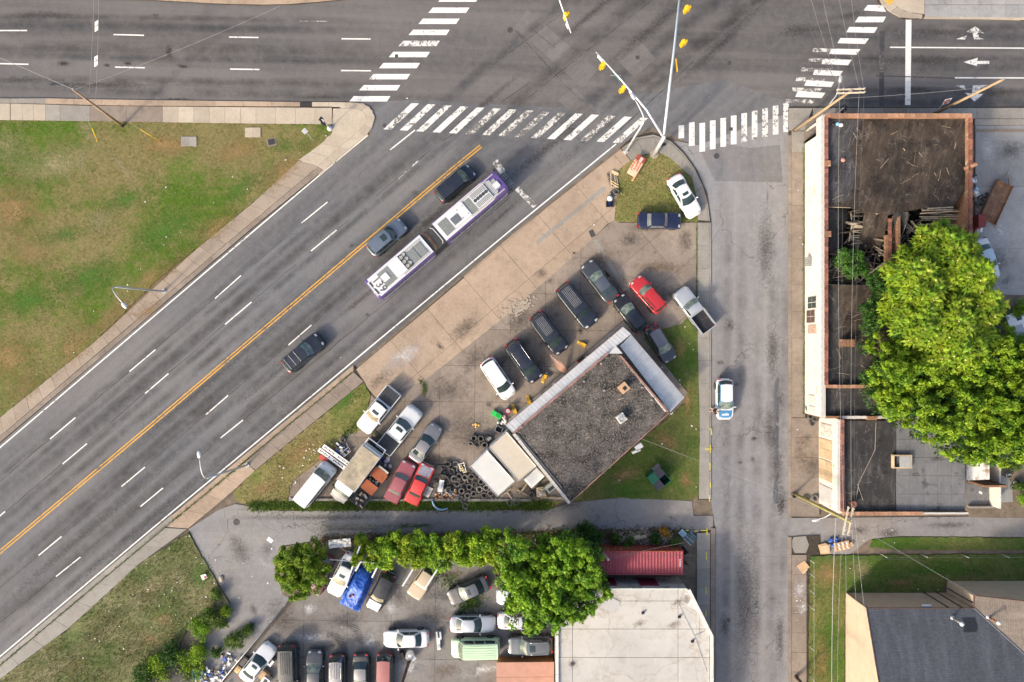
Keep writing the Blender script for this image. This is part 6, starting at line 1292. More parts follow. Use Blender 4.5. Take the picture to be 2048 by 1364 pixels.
for k in range(34):           # siding boards of the west gable
    zz = 0.12+0.22*k
    ya = fyN-max(0.0, (zz-fz+0.15)/pit_)-0.1
    if ya < ridY+0.1: break
    yb = ridY*2-ya if zz > fz else ridY-9.3
    MB().box((fxW+o_-0.012, (ya+yb)/2, zz), (0.03, ya-yb, 0.20), rot=Matrix.Rotation(0.06, 3, 'Y')).build('siding_board', WALL_C, ff)
MB().quad((fxM, fyN-o_, 0), (fxW+o_, fyN-o_, 0), (fxW+o_, fyN-o_, fz-0.1), (fxM, fyN-o_, fz-0.1)).build('north_wall', WALL_C, ff)
MB().quad((fxM+o_, fyN2-o_, 0), (fxM+o_, fyN-o_, 0), (fxM+o_, fyN-o_, fz-0.1), (fxM+o_, fyN2-o_, fz-0.1)).build('return_wall', WALL_C, ff)
MB().add([(ridX+9.4, fyN2-o_, 0), (fxM+o_, fyN2-o_, 0), (fxM+o_, fyN2-o_, fz-0.1), (ridX, fyN2-o_, z2(ridX)-0.1), (ridX+9.4, fyN2-o_, fz-0.1)], [(0, 1, 2, 3, 4)]).build('gable_wall', WALL_C, ff)
for a, b in ((Vector((fxW, fyN, fz+0.02)), Vector((fxM, fyN, fz+0.02))), (Vector((fxW, fyN, fz)), Vector((fxW, ridY, z1(ridY)))), (Vector((fxM, fyN2, fz)), Vector((fxM, fyN, fz))), (Vector((fxM, fyN2, fz)), Vector((ridX, fyN2, z2(ridX))))):
    MB().tube([a, b], 0.06, 6).build('eave_trim', pm('dark_gutter', (0.10, 0.055, 0.04), 0.3, 4, 0.6), ff)
MB().tube([val[0]+Vector((0, 0, 0.03)), val[1]+Vector((0, 0, 0.03))], 0.07, 6).build('valley_flashing', pm('valley_grey', (0.11, 0.125, 0.145), 0.2, 3, 0.6), ff)
for x_ in (fxW+0.0, fxM-2.6, fxM-1.2): MB().tube([(x_+0.1, fyN+0.02, 0.1), (x_+0.1, fyN+0.02, fz-0.05)], 0.05, 6).build('downpipe', pm('downpipe_dark', (0.05, 0.04, 0.035), 0.3, 4, 0.6), ff)
MB().tube([(fxM-0.02, fyN2-0.8, 0.1), (fxM-0.02, fyN2-0.8, fz-0.05)], 0.05, 6).build('downpipe', MATS['downpipe_dark'], ff)
MB().box((0, 0, 0), (0.5, 0.16, 0.7)).build('meter_box', STEEL, ff, loc=(fxM-0.1, fyN2-1.4, 1.5))
def vent_pipe(px, py, qx, qy, zt, m_, lab=None):
    a = W(px, py, zt); z = z1(a.y) if px < 1955 else z2(a.x); h_ = 1.35
    a = W(px, py, z)
    v_ = empty('roof_flue', a); v_.parent = ff
    MB().tube([(0, 0, -0.1), (0, 0, h_)], 0.10, 12).build('pipe', m_, v_, True)
    MB().lathe([(0.0, h_+0.26), (0.17, h_+0.22), (0.24, h_+0.10), (0.22, h_+0.05), (0.10, h_)], 16).build('cowl', BUS_W, v_, True)
    MB().lathe([(0.26, 0.02), (0.14, 0.14), (0.10, 0.16)], 12).build('flashing', STEEL, v_, True)
vent_pipe(1905, 1236, 0, 0, 5.0, STEEL); vent_pipe(1977, 1234, 0, 0, 5.0, RUST)
for k in range(5):
    p = W(1938, 1240+5*k, 4.9); MB().box((0, 0, 0), (1.3, 0.22, 0.03), rot=Matrix.Rotation(-math.atan(pit_), 3, 'X')).build('patched_shingle', pm('new_shingle', (0.03, 0.034, 0.042), 0.2, 5, 0.8), ff, loc=(p.x+rnd(-.1, .1), p.y, z1(p.y)+0.03))
MB().box((0, 0, 0), (0.95, 0.3, 0.12)).build('wall_lamp', AWN, ff, loc=(W(1856, 0, fz).x, fyN+0.12, fz-0.25))
# ================================================================ street furniture
POLE_W = pm('weathered_pole_wood', (0.37, 0.265, 0.16), 0.35, 3, 0.85, dirt=(0.16, 0.10, 0.06), dscale=1.5, dlo=0.55, dhi=0.75)
GALV = pm('pale_galvanised', (0.60, 0.62, 0.64), 0.12, 3, 0.45, 0.4)
SIG_Y = pm('signal_yellow', (0.82, 0.50, 0.02), 0.15, 6, 0.5)
SIGN_W = pm('sign_white', (0.80, 0.80, 0.78), 0.06, 6, 0.5)
SIGN_R = pm('sign_red', (0.50, 0.02, 0.03), 0.1, 6, 0.5)
SIGN_G = pm('sign_green', (0.015, 0.30, 0.19), 0.1, 6, 0.5)
WIRE = pm('cable_grey', (0.30, 0.30, 0.30), 0.1, 4, 0.6)
WIRE_D = pm('cable_dark', (0.08, 0.08, 0.085), 0.1, 4, 0.6)
def top_of(base, tip):
    """height of a pole whose foot and tip are known in the picture"""
    r0 = math.dist(base, (1024, 682)); r1 = math.dist(tip, (1024, 682)); return H*(1-r0/r1)
def upole(base, tip, label, r0=0.15, r1=0.10, arms=(), mat=POLE_W, name='utility_pole', h=None):
    b = W(*base, 0); hh = h or top_of(base, tip); t = W(*tip, hh)
    o = empty(name, b, 0, label, 'utility pole', 'utility poles'); d = t-b
    MB().tube([Vector((0, 0, -0.1)), d*0.5, d], [r0, (r0+r1)/2, r1], 12).build('shaft', mat, o, True)
    MB().lathe([(r0+0.03, 0.0), (r0+0.02, 0.5)], 12).build('butt_sleeve', pm('creosote_stain', (0.12, 0.075, 0.045), 0.4, 4, 0.9), o, True)
    for k, (dz, L, a, off) in enumerate(arms):
        p = d*(1-dz/hh)
        m = Matrix.Rotation(a, 3, 'Z'); q = p+m @ Vector((0, off, 0))
        ar_ = MB().box(q, (L, 0.11, 0.13), a).build('crossarm', pm('crossarm_wood', (0.58, 0.50, 0.38), 0.2, 4, 0.85), o)
        for s_ in (-0.47, -0.3, 0.3, 0.47):
            MB().lathe([(0.0, 0.22), (0.05, 0.2), (0.055, 0.12), (0.03, 0.1), (0.02, 0.0)], 8).build('insulator', pm('insulator_grey', (0.42, 0.43, 0.42), 0.1, 6, 0.3), ar_, True, loc=q+m @ Vector((s_*L, 0, 0.06)))
    MB().lathe([(0.0, 0.02), (r1*1.02, 0.0)], 12).build('pole_cap', STEEL, o, loc=d)
    return o, b, t
p1, p1b, p1t = upole((246, 253), (145, 178), 'wooden utility pole at the grass edge by the avenue, with yellow guy guards')
p2, p2b, p2t = upole((1587, 262), (1703, 181), 'wooden utility pole with double crossarms at the corner of the white building', 0.155, 0.105, ((0.15, 2.5, R(2), 0.16), (0.15, 2.5, R(2), -0.16)))
p3, p3b, p3t = upole((1868, 228), (2008, 158), 'wooden utility pole leaning over the turn lane arrows', 0.155, 0.105)
p4, p4b, p4t = upole((1588, 987), (1704, 1046), 'mossy utility pole with crossarms beside the tyres at the boarded shop', 0.155, 0.11, ((0.7, 2.6, R(79), 0.22), (0.7, 2.6, R(79), -0.22)), pm('mossy_pole_wood', (0.34, 0.31, 0.10), 0.4, 3, 0.9))
p5, p5b, p5t = upole((1180, 1077), (1217, 1119), 'grey bare pole between the tree and the red container', 0.15, 0.11, (), pm('grey_bare_pole', (0.38, 0.33, 0.26), 0.3, 3, 0.9), h=6.0)
p6, p6b, p6t = upole((1591, 1352), (1668, 1442), 'dark stub of a pole on the pavement at the bottom edge', 0.17, 0.13, (), pm('dark_pole_wood', (0.13, 0.075, 0.045), 0.4, 3, 0.9), h=8.5)
p7, p7b, p7t = upole((807, 1364), (800, 1440), 'brown pole rising beside the white sedan in the lower lot', 0.16, 0.12, (), POLE_W, h=8.0) if False else (None, None, None)
def wire(a, b, sag=0.4, r=0.02, mat=WIRE, label='thin overhead wire', n=14, name='overhead_wire', group='overhead wires'):
    a, b = Vector(a), Vector(b)
    pts = [a.lerp(b, k/n)-Vector((0, 0, sag*4*(k/n)*(1-k/n))) for k in range(n+1)]
    return MB().tube(pts, r, 5, False).build(name, mat, None, label=label, cat='wire', group=group)
OFF = lambda px, py, z: W(px, py, z)
wire(p1t, OFF(-220, 20, p1t.z), 0.3, 0.018, label='cable leaving the grass-edge pole to the left edge of the picture')
wire(p1t+Vector((0, 0, -0.2)), OFF(560, 12, 7.5), 0.4, 0.012, label='thin cable from the grass-edge pole rising right across the avenue')
# span wires with two hanging lane signs
sg_root = empty('span_sign', W(193, 52, 6.5), 0, 'white lane sign with a straight arrow hanging over the far lane', 'road sign', 'hanging lane signs')
sg2 = empty('span_sign', W(192, 122, 6.5), 0, 'white lane sign with a branching arrow hanging over the near lane', 'road sign', 'hanging lane signs')
wire(W(188, -60, 6.9), W(178, 190, 6.9), 0.2, 0.018, label='left one of the two span wires across the avenue')
wire(W(197, -60, 6.2), W(191, 198, 6.2), 0.2, 0.018, label='right one of the two span wires across the avenue')
for root, br in ((sg_root, 0), (sg2, 1)):
    rot = Matrix.Rotation(R(-38), 4, 'Y') @ Matrix.Rotation(R(0), 4, 'Z')
    pl = MB().box((0, 0, 0), (0.75, 0.95, 0.02)).build('plate', SIGN_W, root); pl.rotation_euler = rot.to_euler()
    MB().box((-0.03, 0.0, 0.015), (0.50, 0.09, 0.012)).build('arrow', TXT_K, pl)
    MB().poly([(0.36, 0, 0.022), (0.18, 0.16, 0.022), (0.18, -0.16, 0.022)]).build('arrow_head', TXT_K, pl)
    if br:
        MB().box((-0.02, 0.16, 0.016), (0.09, 0.34, 0.012)).build('arrow', TXT_K, pl); MB().poly([(-0.02, 0.40, 0.022), (-0.16, 0.26, 0.022), (0.12, 0.26, 0.022)]).build('arrow_head', TXT_K, pl)
for a, b in (((184, 257), (195, 284)), ((281, 259), (322, 284))):
    pa, pb = W(*a, 2.2), W(*b, 0.1)
    g_ = empty('guy_wire', pb, 0, 'guy wire with a yellow guard %s the wooden pole in the field' % ('left of' if a[0] < 200 else 'right of'), 'guy wire', 'guy wires')
    MB().tube([Vector((0, 0, 0)), pa-pb], 0.035, 6).build('guard', SIG_Y, g_, True); MB().tube([pa-pb, (p1t-pb)*0.92], 0.012, 4).build('strand', WIRE, g_)
# wires over the white building
arm2 = [p2t+Vector((dx, 0.16*s_, 0.1)) for dx, s_ in ((-1.1, 1), (-0.65, -1), (0.65, 1), (1.1, -1))]
arm4 = [p4t+Vector((dx, dy, -0.5)) for dx, dy in ((-0.5, 0.9), (-0.3, 0.3), (0.2, 0.9), (0.5, 0.2))]
names = ('westmost', 'second from the west', 'third from the west', 'eastmost')
for k in range(4): wire(arm2[k], arm4[k], 0.6, 0.011, WIRE_D if k % 2 else WIRE, 'overhead wire %s of the four above the burnt roof' % names[k])
for k in range(4): wire(arm2[k], OFF(1590+34*k, -120, 12), 0.3, 0.009, WIRE, 'wire %s of the four leaving the corner pole northward' % names[k])
for k in range(4): wire(arm4[k], OFF(1676+32*k, 1500, 11), 0.5, 0.011, WIRE, 'wire %s of the four running south over the lawn' % names[k])
wire(p4t+Vector((-0.6, 0, -1.8)), OFF(1665, 1500, 8), 0.4, 0.030, WIRE, 'thick pale twisted cable running south over the lawn')
wire(p4t+Vector((0, 0, -1.5)), W(1952, 1192, 4.6), 0.5, 0.014, WIRE, 'pale service cable from the mossy pole to the cream building')
wire(p4t+Vector((0, 0, -1.6)), W(1281, 877, 3.9), 1.0, 0.013, WIRE, 'pale service cable crossing the side street to the gravel-roofed shop')
wire(p2t+Vector((0, 0, -1.5)), OFF(1560, -80, 9), 0.3, 0.018, WIRE_D, 'dark cable from the corner pole across the crossing')
wire(p2t+Vector((0, 0, -2.0)), p3t+Vector((0, 0, -2)), 0.3, 0.014, WIRE, 'thin cable between the two poles of the avenue')
wire(p5t, W(1370, 1085, 6.5), 0.3, 0.02, WIRE_D, 'cable leaving the bare pole above the red container')
wire(W(1180, 1110, 6), W(1840, 1120, 9.0), 0.3, 0.012, WIRE_D, 'thin dark cable across the side street by the alley')
# street lamp arms on poles
def lamp_arm(parent, a, pts, head, rz, mat=GALV):
    MB().tube(pts, 0.045, 8).build('lamp_arm', mat, parent, True)
    MB().lathe([(0.0, 0.10), (0.16, 0.09), (0.22, 0.0), (0.18, -0.08), (0.0, -0.10)], 14).build('lamp_head', GALV, parent, True, loc=head, rz=rz).scale = (1.9, 0.85, 0.9)
d2 = p2t-p2b
hd = W(1681, 158, 8.0)-p2b
lamp_arm(p2, None, [d2*0.62, d2*0.62+(hd-d2*0.62)*Vector((0.6, 0.35, 0)).length*0.6+Vector((0.2, -0.1, 0.3)), hd], hd, R(80))
d4 = p4t-p4b; hd4 = W(1632, 1040, 6.5)-p4b
lamp_arm(p4, None, [d4*0.70, (d4*0.70+hd4)/2+Vector((0, 0, 0.25)), hd4], hd4, R(10))
def lamp_post(base, elbow, head, label, h=9.0):
    b = W(*base, 0); o = empty('street_lamp', b, 0, label, 'street lamp', 'street lamps')
    e = W(*elbow, h)-b; hd = W(*head, h+0.3)-b; v = Vector((0, 0, 1))
    top = Vector((e.x*1.0, e.y*1.0, h))
    MB().tube([(0, 0, 0), top*0.5, top*0.93], [0.12, 0.10, 0.075], 12).build('post', GALV, o, True)
    pts = []
    for k in range(9):
        t = k/8; p = top*0.93*(1-t)**2+top*1.06*2*t*(1-t)*1.0+hd*t*t; pts.append(p)
    MB().tube(pts, 0.05, 8).build('lamp_arm', GALV, o, True)
    dr = (hd-top); a = math.atan2(dr.y, dr.x)
    hh = MB().lathe([(0.0, 0.11), (0.15, 0.10), (0.21, 0.0), (0.17, -0.07), (0.0, -0.09)], 16).build('lamp_head', GALV, o, True, loc=hd+dr.normalized()*0.2, rz=a); hh.scale = (1.9, 1.0, 0.9)
    MB().box((0, 0, 0.10), (0.42, 0.42, 0.2), R(40)).build('base_plate', GALV, o)
    for sx in (-1, 1):
        for sy in (-1, 1): MB().lathe([(0.0, 0.27), (0.03, 0.27), (0.03, 0.2)], 6).build('bolt', STEEL, o, loc=Matrix.Rotation(R(40), 3, 'Z') @ Vector((sx*0.15, sy*0.15, 0)))
lamp_post((329, 583), (222, 573), (246, 607), 'bent-arm street lamp standing at the edge of the big field', 9.6)
lamp_post((495, 930), (408, 958), (399, 913), 'bent-arm street lamp at the driveway by the grass wedge', 9.3)
lamp_post((1251, 304), (1290, 240), (1268, 196), 'bent-arm street lamp beside the traffic signal pole', 8.3)
# traffic signal pole with two mast arms
def signal_head(parent, loc, rz, back=False):
    s_ = empty('signal_head', loc, rz); s_.parent = parent
    MB().box((0, 0, 0), (0.26, 0.38, 1.12)).build('housing', SIG_Y, s_)
    for k, z in enumerate((0.36, 0, -0.36)):
        MB().lathe([(0.14, 0.0), (0.15, 0.14), (0.165, 0.26), (0.15, 0.26)], 12, rot=Matrix.Rotation(R(90), 3, 'Y')).build('visor', SIG_Y, s_, True, loc=(0.13, 0, z))
        MB().disc((0.135, 0, z), 0.13, 14, Matrix.Rotation(R(90), 3, 'Y')).build('lens', (pm('lens_red', (0.25, 0.02, 0.02), 0.1, 6, 0.3), pm('lens_amber', (0.35, 0.18, 0.02), 0.1, 6, 0.3), pm('lens_green', (0.02, 0.22, 0.10), 0.1, 6, 0.3))[k], s_)
tb = W(1308, 309, 0); tp = empty('traffic_signal_pole', tb, 0, 'white traffic signal pole with two long mast arms at the grass corner', 'traffic signal')
tt = W(1329, 273, 6.1)-tb
MB().tube([(0, 0, 0), tt*0.5, tt], [0.24, 0.20, 0.17], 14).build('post', GALV, tp, True)
MB().lathe([(0.0, 0.16), (0.45, 0.16), (0.47, 0.12), (0.47, 0.0)], 20).build('footing', CONC_LIGHT, tp)
for sx in (-1, 1): MB().box((sx*0.13+0.42, 0.3+0.05*sx, 2.6), (0.22, 0.26, 0.42), R(30*sx)).build('pedestrian_signal', TRIM, tp)
a1 = W(1192, 104, 6.6)-tb; a2 = W(1366, -70, 6.8)-tb; at = W(1327, 275, 5.9)-tb
MB().tube([at, at.lerp(a1, 0.3)+Vector((0.25, 0.15, 0.25)), at.lerp(a1, 0.65)+Vector((0.1, 0.1, 0.3)), a1], [0.13, 0.11, 0.085, 0.06], 10).build('mast_arm', GALV, tp, True)
MB().tube([at, at.lerp(a2, 0.5)+Vector((0, 0, 0.3)), a2], [0.14, 0.12, 0.09], 10).build('mast_arm', pm('mast_arm_bluish', (0.52, 0.60, 0.66), 0.1, 3, 0.4, 0.4), tp, True)
for px, py, zz in ((1206, 131, 6.1), (1246, 178, 6.0)): signal_head(tp, W(px, py, zz)-tb, R(215))
for px, py, zz in ((1372, 19, 6.2), (1365, 87, 6.1)): signal_head(tp, W(px, py, zz)-tb, R(20))
def arm_sign(px, py, zz, l_, h_, mat, rz, name='arm_sign'):
    o = MB().box((0, 0, 0), (l_, 0.03, h_), rz).build(name, mat, tp, loc=W(px, py, zz)-tb); return o
rz1 = math.atan2(a1.y-at.y, a1.x-at.x)
arm_sign(1231, 151, 6.2, 1.4, 0.42, SIGN_G, rz1, 'street_name_sign'); arm_sign(1200, 116, 6.2, 0.7, 0.75, SIGN_W, rz1); arm_sign(1262, 186, 6.1, 0.55, 0.6, SIGN_W, rz1); arm_sign(1353, 130, 6.2, 1.3, 0.4, SIG_Y, R(96))
for k in range(6): MB().box((-0.45+0.18*k, 0.018, 0.02), (0.11, 0.012, 0.12 if k % 2 else 0.18)).build('letter_stroke', TXT_W, [c for c in tp.children if c.name.startswith('street_name_sign')][0])
bpy.data.objects[[c.name for c in tp.children if c.name.startswith('street_name_sign')][0]].rotation_euler = (R(28), 0, 0)
# far mast arm entering from the top
ft = empty('traffic_signal_pole', W(1060, -90, 0), 0, 'mast arm with one yellow signal entering from the top edge', 'traffic signal')
fb = W(1060, -90, 0)
MB().tube([(0, 0, 0), (0, 0, 6.2)], [0.22, 0.17], 12).build('post', GALV, ft, True)
MB().tube([Vector((0, 0, 6.1)), W(1142, 66, 6.6)-fb], [0.13, 0.06], 10).build('mast_arm', GALV, ft, True)
signal_head(ft, W(1131, 33, 6.2)-fb, R(35))
MB().box((0, 0, 0), (0.5, 0.03, 0.45), R(-62)).build('arm_sign', SIGN_W, ft, loc=W(1134, 52, 6.3)-fb)
# pedestrian signal at the nose of the field, signs
ps = empty('pedestrian_signal', W(660, 257, 0.1), 0, 'pedestrian signal on a short white pole at the tip of the field', 'pedestrian signal', 'pedestrian signals')
MB().lathe([(0.0, 0.35), (0.22, 0.32), (0.30, 0.1), (0.32, 0.0)], 16).build('base', GALV, ps, True)
MB().tube([(0, 0, 0.2), (0, 0, 3.0)], 0.06, 10).build('post', GALV, ps, True)
for a, z in ((R(150), 2.7), (R(240), 2.2)): MB().box((0.22*math.cos(a), 0.22*math.sin(a), z), (0.24, 0.42, 0.46), a).build('signal_box', TRIM, ps)
ps2 = empty('pedestrian_signal', W(1655, 243, 0.1), 0, 'pedestrian signal on a white pole by the corner of the white building', 'pedestrian signal', 'pedestrian signals')
dps = W(1687, 216, 3.4)-W(1655, 243, 0.1)
MB().tube([(0, 0, 0), dps], 0.06, 10).build('post', GALV, ps2, True)
for a in (0.7, -0.9): MB().box(dps+Vector((0.22*math.cos(a), 0.28*math.sin(a), -0.2)), (0.26, 0.46, 0.46), a).build('signal_box', TRIM, ps2)
def road_sign(base, tip, label, plate, h=2.4, mat=SIGN_W, red=True):
    b = W(*base, 0.1); o = empty('road_sign', b, 0, label, 'road sign', 'road signs'); d = W(*tip, h)-b
    MB().tube([(0, 0, 0), d], 0.03, 6).build('post', GALV, o, True)
    p = MB().box((0, 0, 0), plate).build('plate', mat, o, loc=d*0.93); p.rotation_euler = (R(25), 0, math.atan2(d.y, d.x)+R(90))
    if red:
        for y in (-0.03, 0.03):
            MB().lathe([(plate[0]*0.26, 0.0), (plate[0]*0.40, 0.0)], 18, rot=Matrix.Rotation(R(90), 3, 'X')).build('red_ring', SIGN_R, p, loc=(0, y, 0))
            MB().box((0, y, 0), (plate[0]*0.6, 0.01, 0.08), rot=Matrix.Rotation(R(45), 3, 'Y')).build('red_bar', SIGN_R, p); MB().box((0.02, y*0.8, 0), (0.07, 0.008, 0.34)).build('arrow', TXT_K, p)
    return o
road_sign((628, 281), (608, 261), 'small white road sign tilted in the grass near the crossing', (0.5, 0.03, 0.6), 2.4, SIGN_W, False)
ns = road_sign((1868, 225), (1896, 201), 'white no turn sign beside the pole at the avenue', (0.75, 0.03, 0.75), 2.6)
ls = MB().box((0, 0, 0.3), (0.55, 0.05, 0.75), R(12)).build('litter_sign', SIGN_W, None, loc=W(410, 1158, 0.1), label='small red and white notice sign at the asphalt edge', cat='sign')
ls.rotation_euler = (R(-60), 0, 0.1)
MB().box((0, 0.0, 0.3), (0.40, 0.06, 0.25)).build('red_text', SIGN_R, ls)
# fence posts around the lower right lawn
fe = empty('chain_link_fence', (0, 0, 0), 0, 'low chain link fence of leaning pipe posts round the cream building lawn', 'fence')
fps = [(1617, 1118), (1617, 1145), (1617, 1178), (1617, 1210), (1617, 1290), (1617, 1350)]
fps2 = [(1760, 1107), (1840, 1107), (1920, 1107), (2000, 1107), (2080, 1107)]
for q in (fps, fps2):
    for a, b in zip(q[:-1], q[1:]): MB().tube([W(*a, 0)+Vector((0, 0, 1.35)), W(*b, 0)+Vector((0, 0, 1.35))], 0.008, 4).build('top_rail', STEEL, fe)
    for a in q: MB().tube([W(*a, 0), W(*a, 0)+Vector((0, 0, 1.4))], 0.035, 6).build('fence_post', GALV, fe, True)
# mesh fence of the lower lot, running away from the viewer
fe2 = empty('mesh_fence', (0, 0, 0), 0, 'grey pipe and mesh fence between the alley asphalt and the lower car lot', 'fence')
fa, fb_ = W(581, 1197, 0), W(425, 1385, 0)
for zz in (1.9, 0.1):
    MB().tube([fa+Vector((0, 0, zz)), fb_+Vector((0, 0, zz))], 0.04, 6).build('rail', GALV, fe2, True)
for k in range(7):
    p = fa.lerp(fb_, k/6); MB().tube([p, p+Vector((0, 0, 1.95))], 0.045, 6).build('fence_post', GALV, fe2, True)
for k in range(60):
    p = fa.lerp(fb_, k/60); MB().tube([p+Vector((0, 0, 0.1)), p+Vector((0, 0, 1.9))], 0.008, 3, False).build('mesh_strand', GALV, fe2)
# steel carport frame among the parked cars at the hedge
cp = empty('carport_frame', (0, 0, 0), 0, 'open frame of pale steel beams over the cars parked at the hedge', 'carport')
for a, b in (((722, 1086), (690, 1176)), ((722, 1122), (711, 1142)), ((759, 1125), (744, 1155)), ((889, 1116), (848, 1180)), ((830, 1132), (805, 1172))):
    MB().box((W(*a, 2.3)+W(*b, 2.3))/2, ((W(*a, 2.3)-W(*b, 2.3)).length, 0.16, 0.10), math.atan2((W(*b, 2.3)-W(*a, 2.3)).y, (W(*b, 2.3)-W(*a, 2.3)).x)).build('beam', GALV, cp)
    for q in (a, b): MB().tube([(W(*q, 2.3).x, W(*q, 2.3).y, 0), W(*q, 2.25)], 0.04, 6).build('post', GALV, cp)
MB().tube([W(660, 1119, 2.3), W(760, 1127, 2.3)], 0.05, 6).build('beam', GALV, cp)
# ================================================================ plants
L_TREE = leaf_mat('leaves_bright', (0.095, 0.20, 0.010), (0.29, 0.42, 0.022), 0.7)
L_TREE2 = leaf_mat('leaves_deep', (0.085, 0.20, 0.012), (0.25, 0.42, 0.022), 0.7)
L_FEATH = leaf_mat('leaves_feathery', (0.11, 0.21, 0.012), (0.31, 0.42, 0.026), 0.75)
L_BUSH = leaf_mat('leaves_spiky', (0.065, 0.15, 0.012), (0.26, 0.37, 0.025), 1.1)
L_WEED = leaf_mat('leaves_weed', (0.055, 0.115, 0.016), (0.13, 0.20, 0.03), 1.2)
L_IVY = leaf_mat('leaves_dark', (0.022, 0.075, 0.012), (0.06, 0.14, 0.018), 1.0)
BLOOM = pm('pale_blossom', (0.62, 0.50, 0.20), 0.3, 8, 0.8)
BARK = pm('bark', (0.14, 0.10, 0.07), 0.4, 5, 0.95, bump=0.6, bscale=20)
L_HEDGE = leaf_mat('leaves_hedge', (0.10, 0.22, 0.012), (0.30, 0.46, 0.022), 0.8)
def leaf_quad(vs, fs, c, n, L, w, rg):
    t = Vector((rg.gauss(0, 1), rg.gauss(0, 1), rg.gauss(0, 1))); t = (t-n*t.dot(n))
    if t.length < 1e-3: t = Vector((1, 0, 0))
    t.normalize(); s = n.cross(t); b = len(vs)
    vs += [c-t*L*0.5, c+s*w*0.5+t*L*0.05+n*w*0.12, c+t*L*0.5, c-s*w*0.5+t*L*0.05+n*w*0.12]; fs.append((b, b+1, b+2, b+3))
def crown(lobes, n, L, w, seed, inner=0.55, up=0.5, cl=1.0):
    """leaf faces spread through a crown made of many uneven lobes; lobes: (x, y, z, rx, rz)"""
    rg = random.Random(seed); vs, fs = [], []
    tot = sum(l[3]**2 for l in lobes)
    for (x, y, z, r, rz) in lobes:
        k = int(n*r*r/tot)
        # sub-clumps give the crown its light and dark tufts
        subs = []
        for _ in range(max(5, int((16*r*r+8)*cl))):
            d = Vector((rg.gauss(0, 1), rg.gauss(0, 1), rg.gauss(0.35, 0.8))).normalized(); q = rg.uniform(inner, 1.0)
            subs.append((Vector((x+d.x*r*q, y+d.y*r*q, z+d.z*rz*q)), rg.uniform(0.30, 0.62)*max(0.7, min(1.1, r**0.5))*(0.8 if cl < 1 else 1)))
        for i in range(k):
            c0, sr = rg.choice(subs)
            d = Vector((rg.gauss(0, 1), rg.gauss(0, 1), rg.gauss(0, 0.8))); d = d.normalized()*sr*rg.random()**0.45
            c = c0+d
            nn = (d.normalized()*0.8+Vector((rg.gauss(0, 0.35), rg.gauss(0, 0.35), up+rg.gauss(0, 0.3)))).normalized()
            s_ = rg.uniform(0.7, 1.3); leaf_quad(vs, fs, c, nn, L*s_, w*s_, rg)
    m = MB(); m.v = [tuple(v) for v in vs]; m.f = fs; return m
def fronds(lobes, n, seed, L=0.8):
    """feathery compound leaves radiating from the twig ends"""
    rg = random.Random(seed); m = MB(); vs, fs = [], []; tips = []
    tot = sum(l[3]**2 for l in lobes)
    for (x, y, z, r, rz) in lobes:
        for i in range(int(n*r*r/tot)):
            d = Vector((rg.gauss(0, 1), rg.gauss(0, 1), rg.gauss(0.45, 0.7))).normalized(); q = rg.uniform(0.6, 1.05)
            c = Vector((x+d.x*r*q, y+d.y*r*q, z+d.z*rz*q)); tips.append(c)
            a0 = rg.random()*6.28
            for k in range(rg.randint(6, 9)):
                a = a0+k*0.8+rg.gauss(0, 0.2); l_ = L*rg.uniform(0.6, 1.1); t = Vector((math.cos(a), math.sin(a), 0))
                t = (t+d*0.5).normalized(); s_ = t.cross(Vector((0, 0, 1))).normalized(); w_ = 0.13
                b = len(vs)
                p1 = c+t*l_*0.5+Vector((0, 0, 0.16)); p2 = c+t*l_+Vector((0, 0, -0.02))
                vs += [c, p1+s_*w_, p1-s_*w_, p2]; fs += [(b, b+1, b+3, b+2)]
    m.v = [tuple(v) for v in vs]; m.f = fs; return m, tips
def trunk(o, base, targets, r0=0.22, seed=1):
    rg = random.Random(seed); m = MB(); base = Vector(base)
    fork = base+Vector((rg.uniform(-.2, .2), rg.uniform(-.2, .2), max(1.2, (sum(t[2] for t in targets)/len(targets))*0.35)))
    m.tube([base-Vector((0, 0, 0.1)), base.lerp(fork, 0.5)+Vector((0.05, 0.03, 0)), fork], [r0*1.3, r0, r0*0.85], 10); m.build('trunk', BARK, o, True)
    for t in targets:
        t = Vector(t); mid = fork.lerp(t, 0.5)+Vector((rg.uniform(-.3, .3), rg.uniform(-.3, .3), 0.35))
        mm = MB().tube([fork, mid, t], [r0*0.55, r0*0.34, r0*0.10], 7)
        for k in range(3):
            q = mid.lerp(t, rg.random()); e = q+Vector((rg.gauss(0, 0.8), rg.gauss(0, 0.8), rg.uniform(0.1, 0.9))); mm.tube([q, e], [r0*0.16, r0*0.05], 5)
        mm.build('limb', BARK, o, True)
def shrink(poly, d):
    cx, cy = sum(p[0] for p in poly)/len(poly), sum(p[1] for p in poly)/len(poly)
    return [(x+(cx-x)*d/math.dist((x, y), (cx, cy)), y+(cy-y)*d/math.dist((x, y), (cx, cy))) for x, y in poly]
def sprays(poly, z, n, seed):
    rg = random.Random(seed); out = []
    for _ in range(n):
        i = rg.randrange(len(poly)); a, b = poly[i], poly[(i+1) % len(poly)]; t = rg.random()
        out.append((a[0]+(b[0]-a[0])*t+rg.gauss(0, 9), a[1]+(b[1]-a[1])*t+rg.gauss(0, 9), z+rg.uniform(-1.6, 0.6), rg.uniform(6, 14), rg.uniform(.3, .7)))
    return out
def lobes_px(spec):
    out = []
    for px, py, z, rp, rz in spec:
        p = W(px, py, z); out.append((p.x, p.y, z, rp/S*(H-z)/H, rz))
    return out
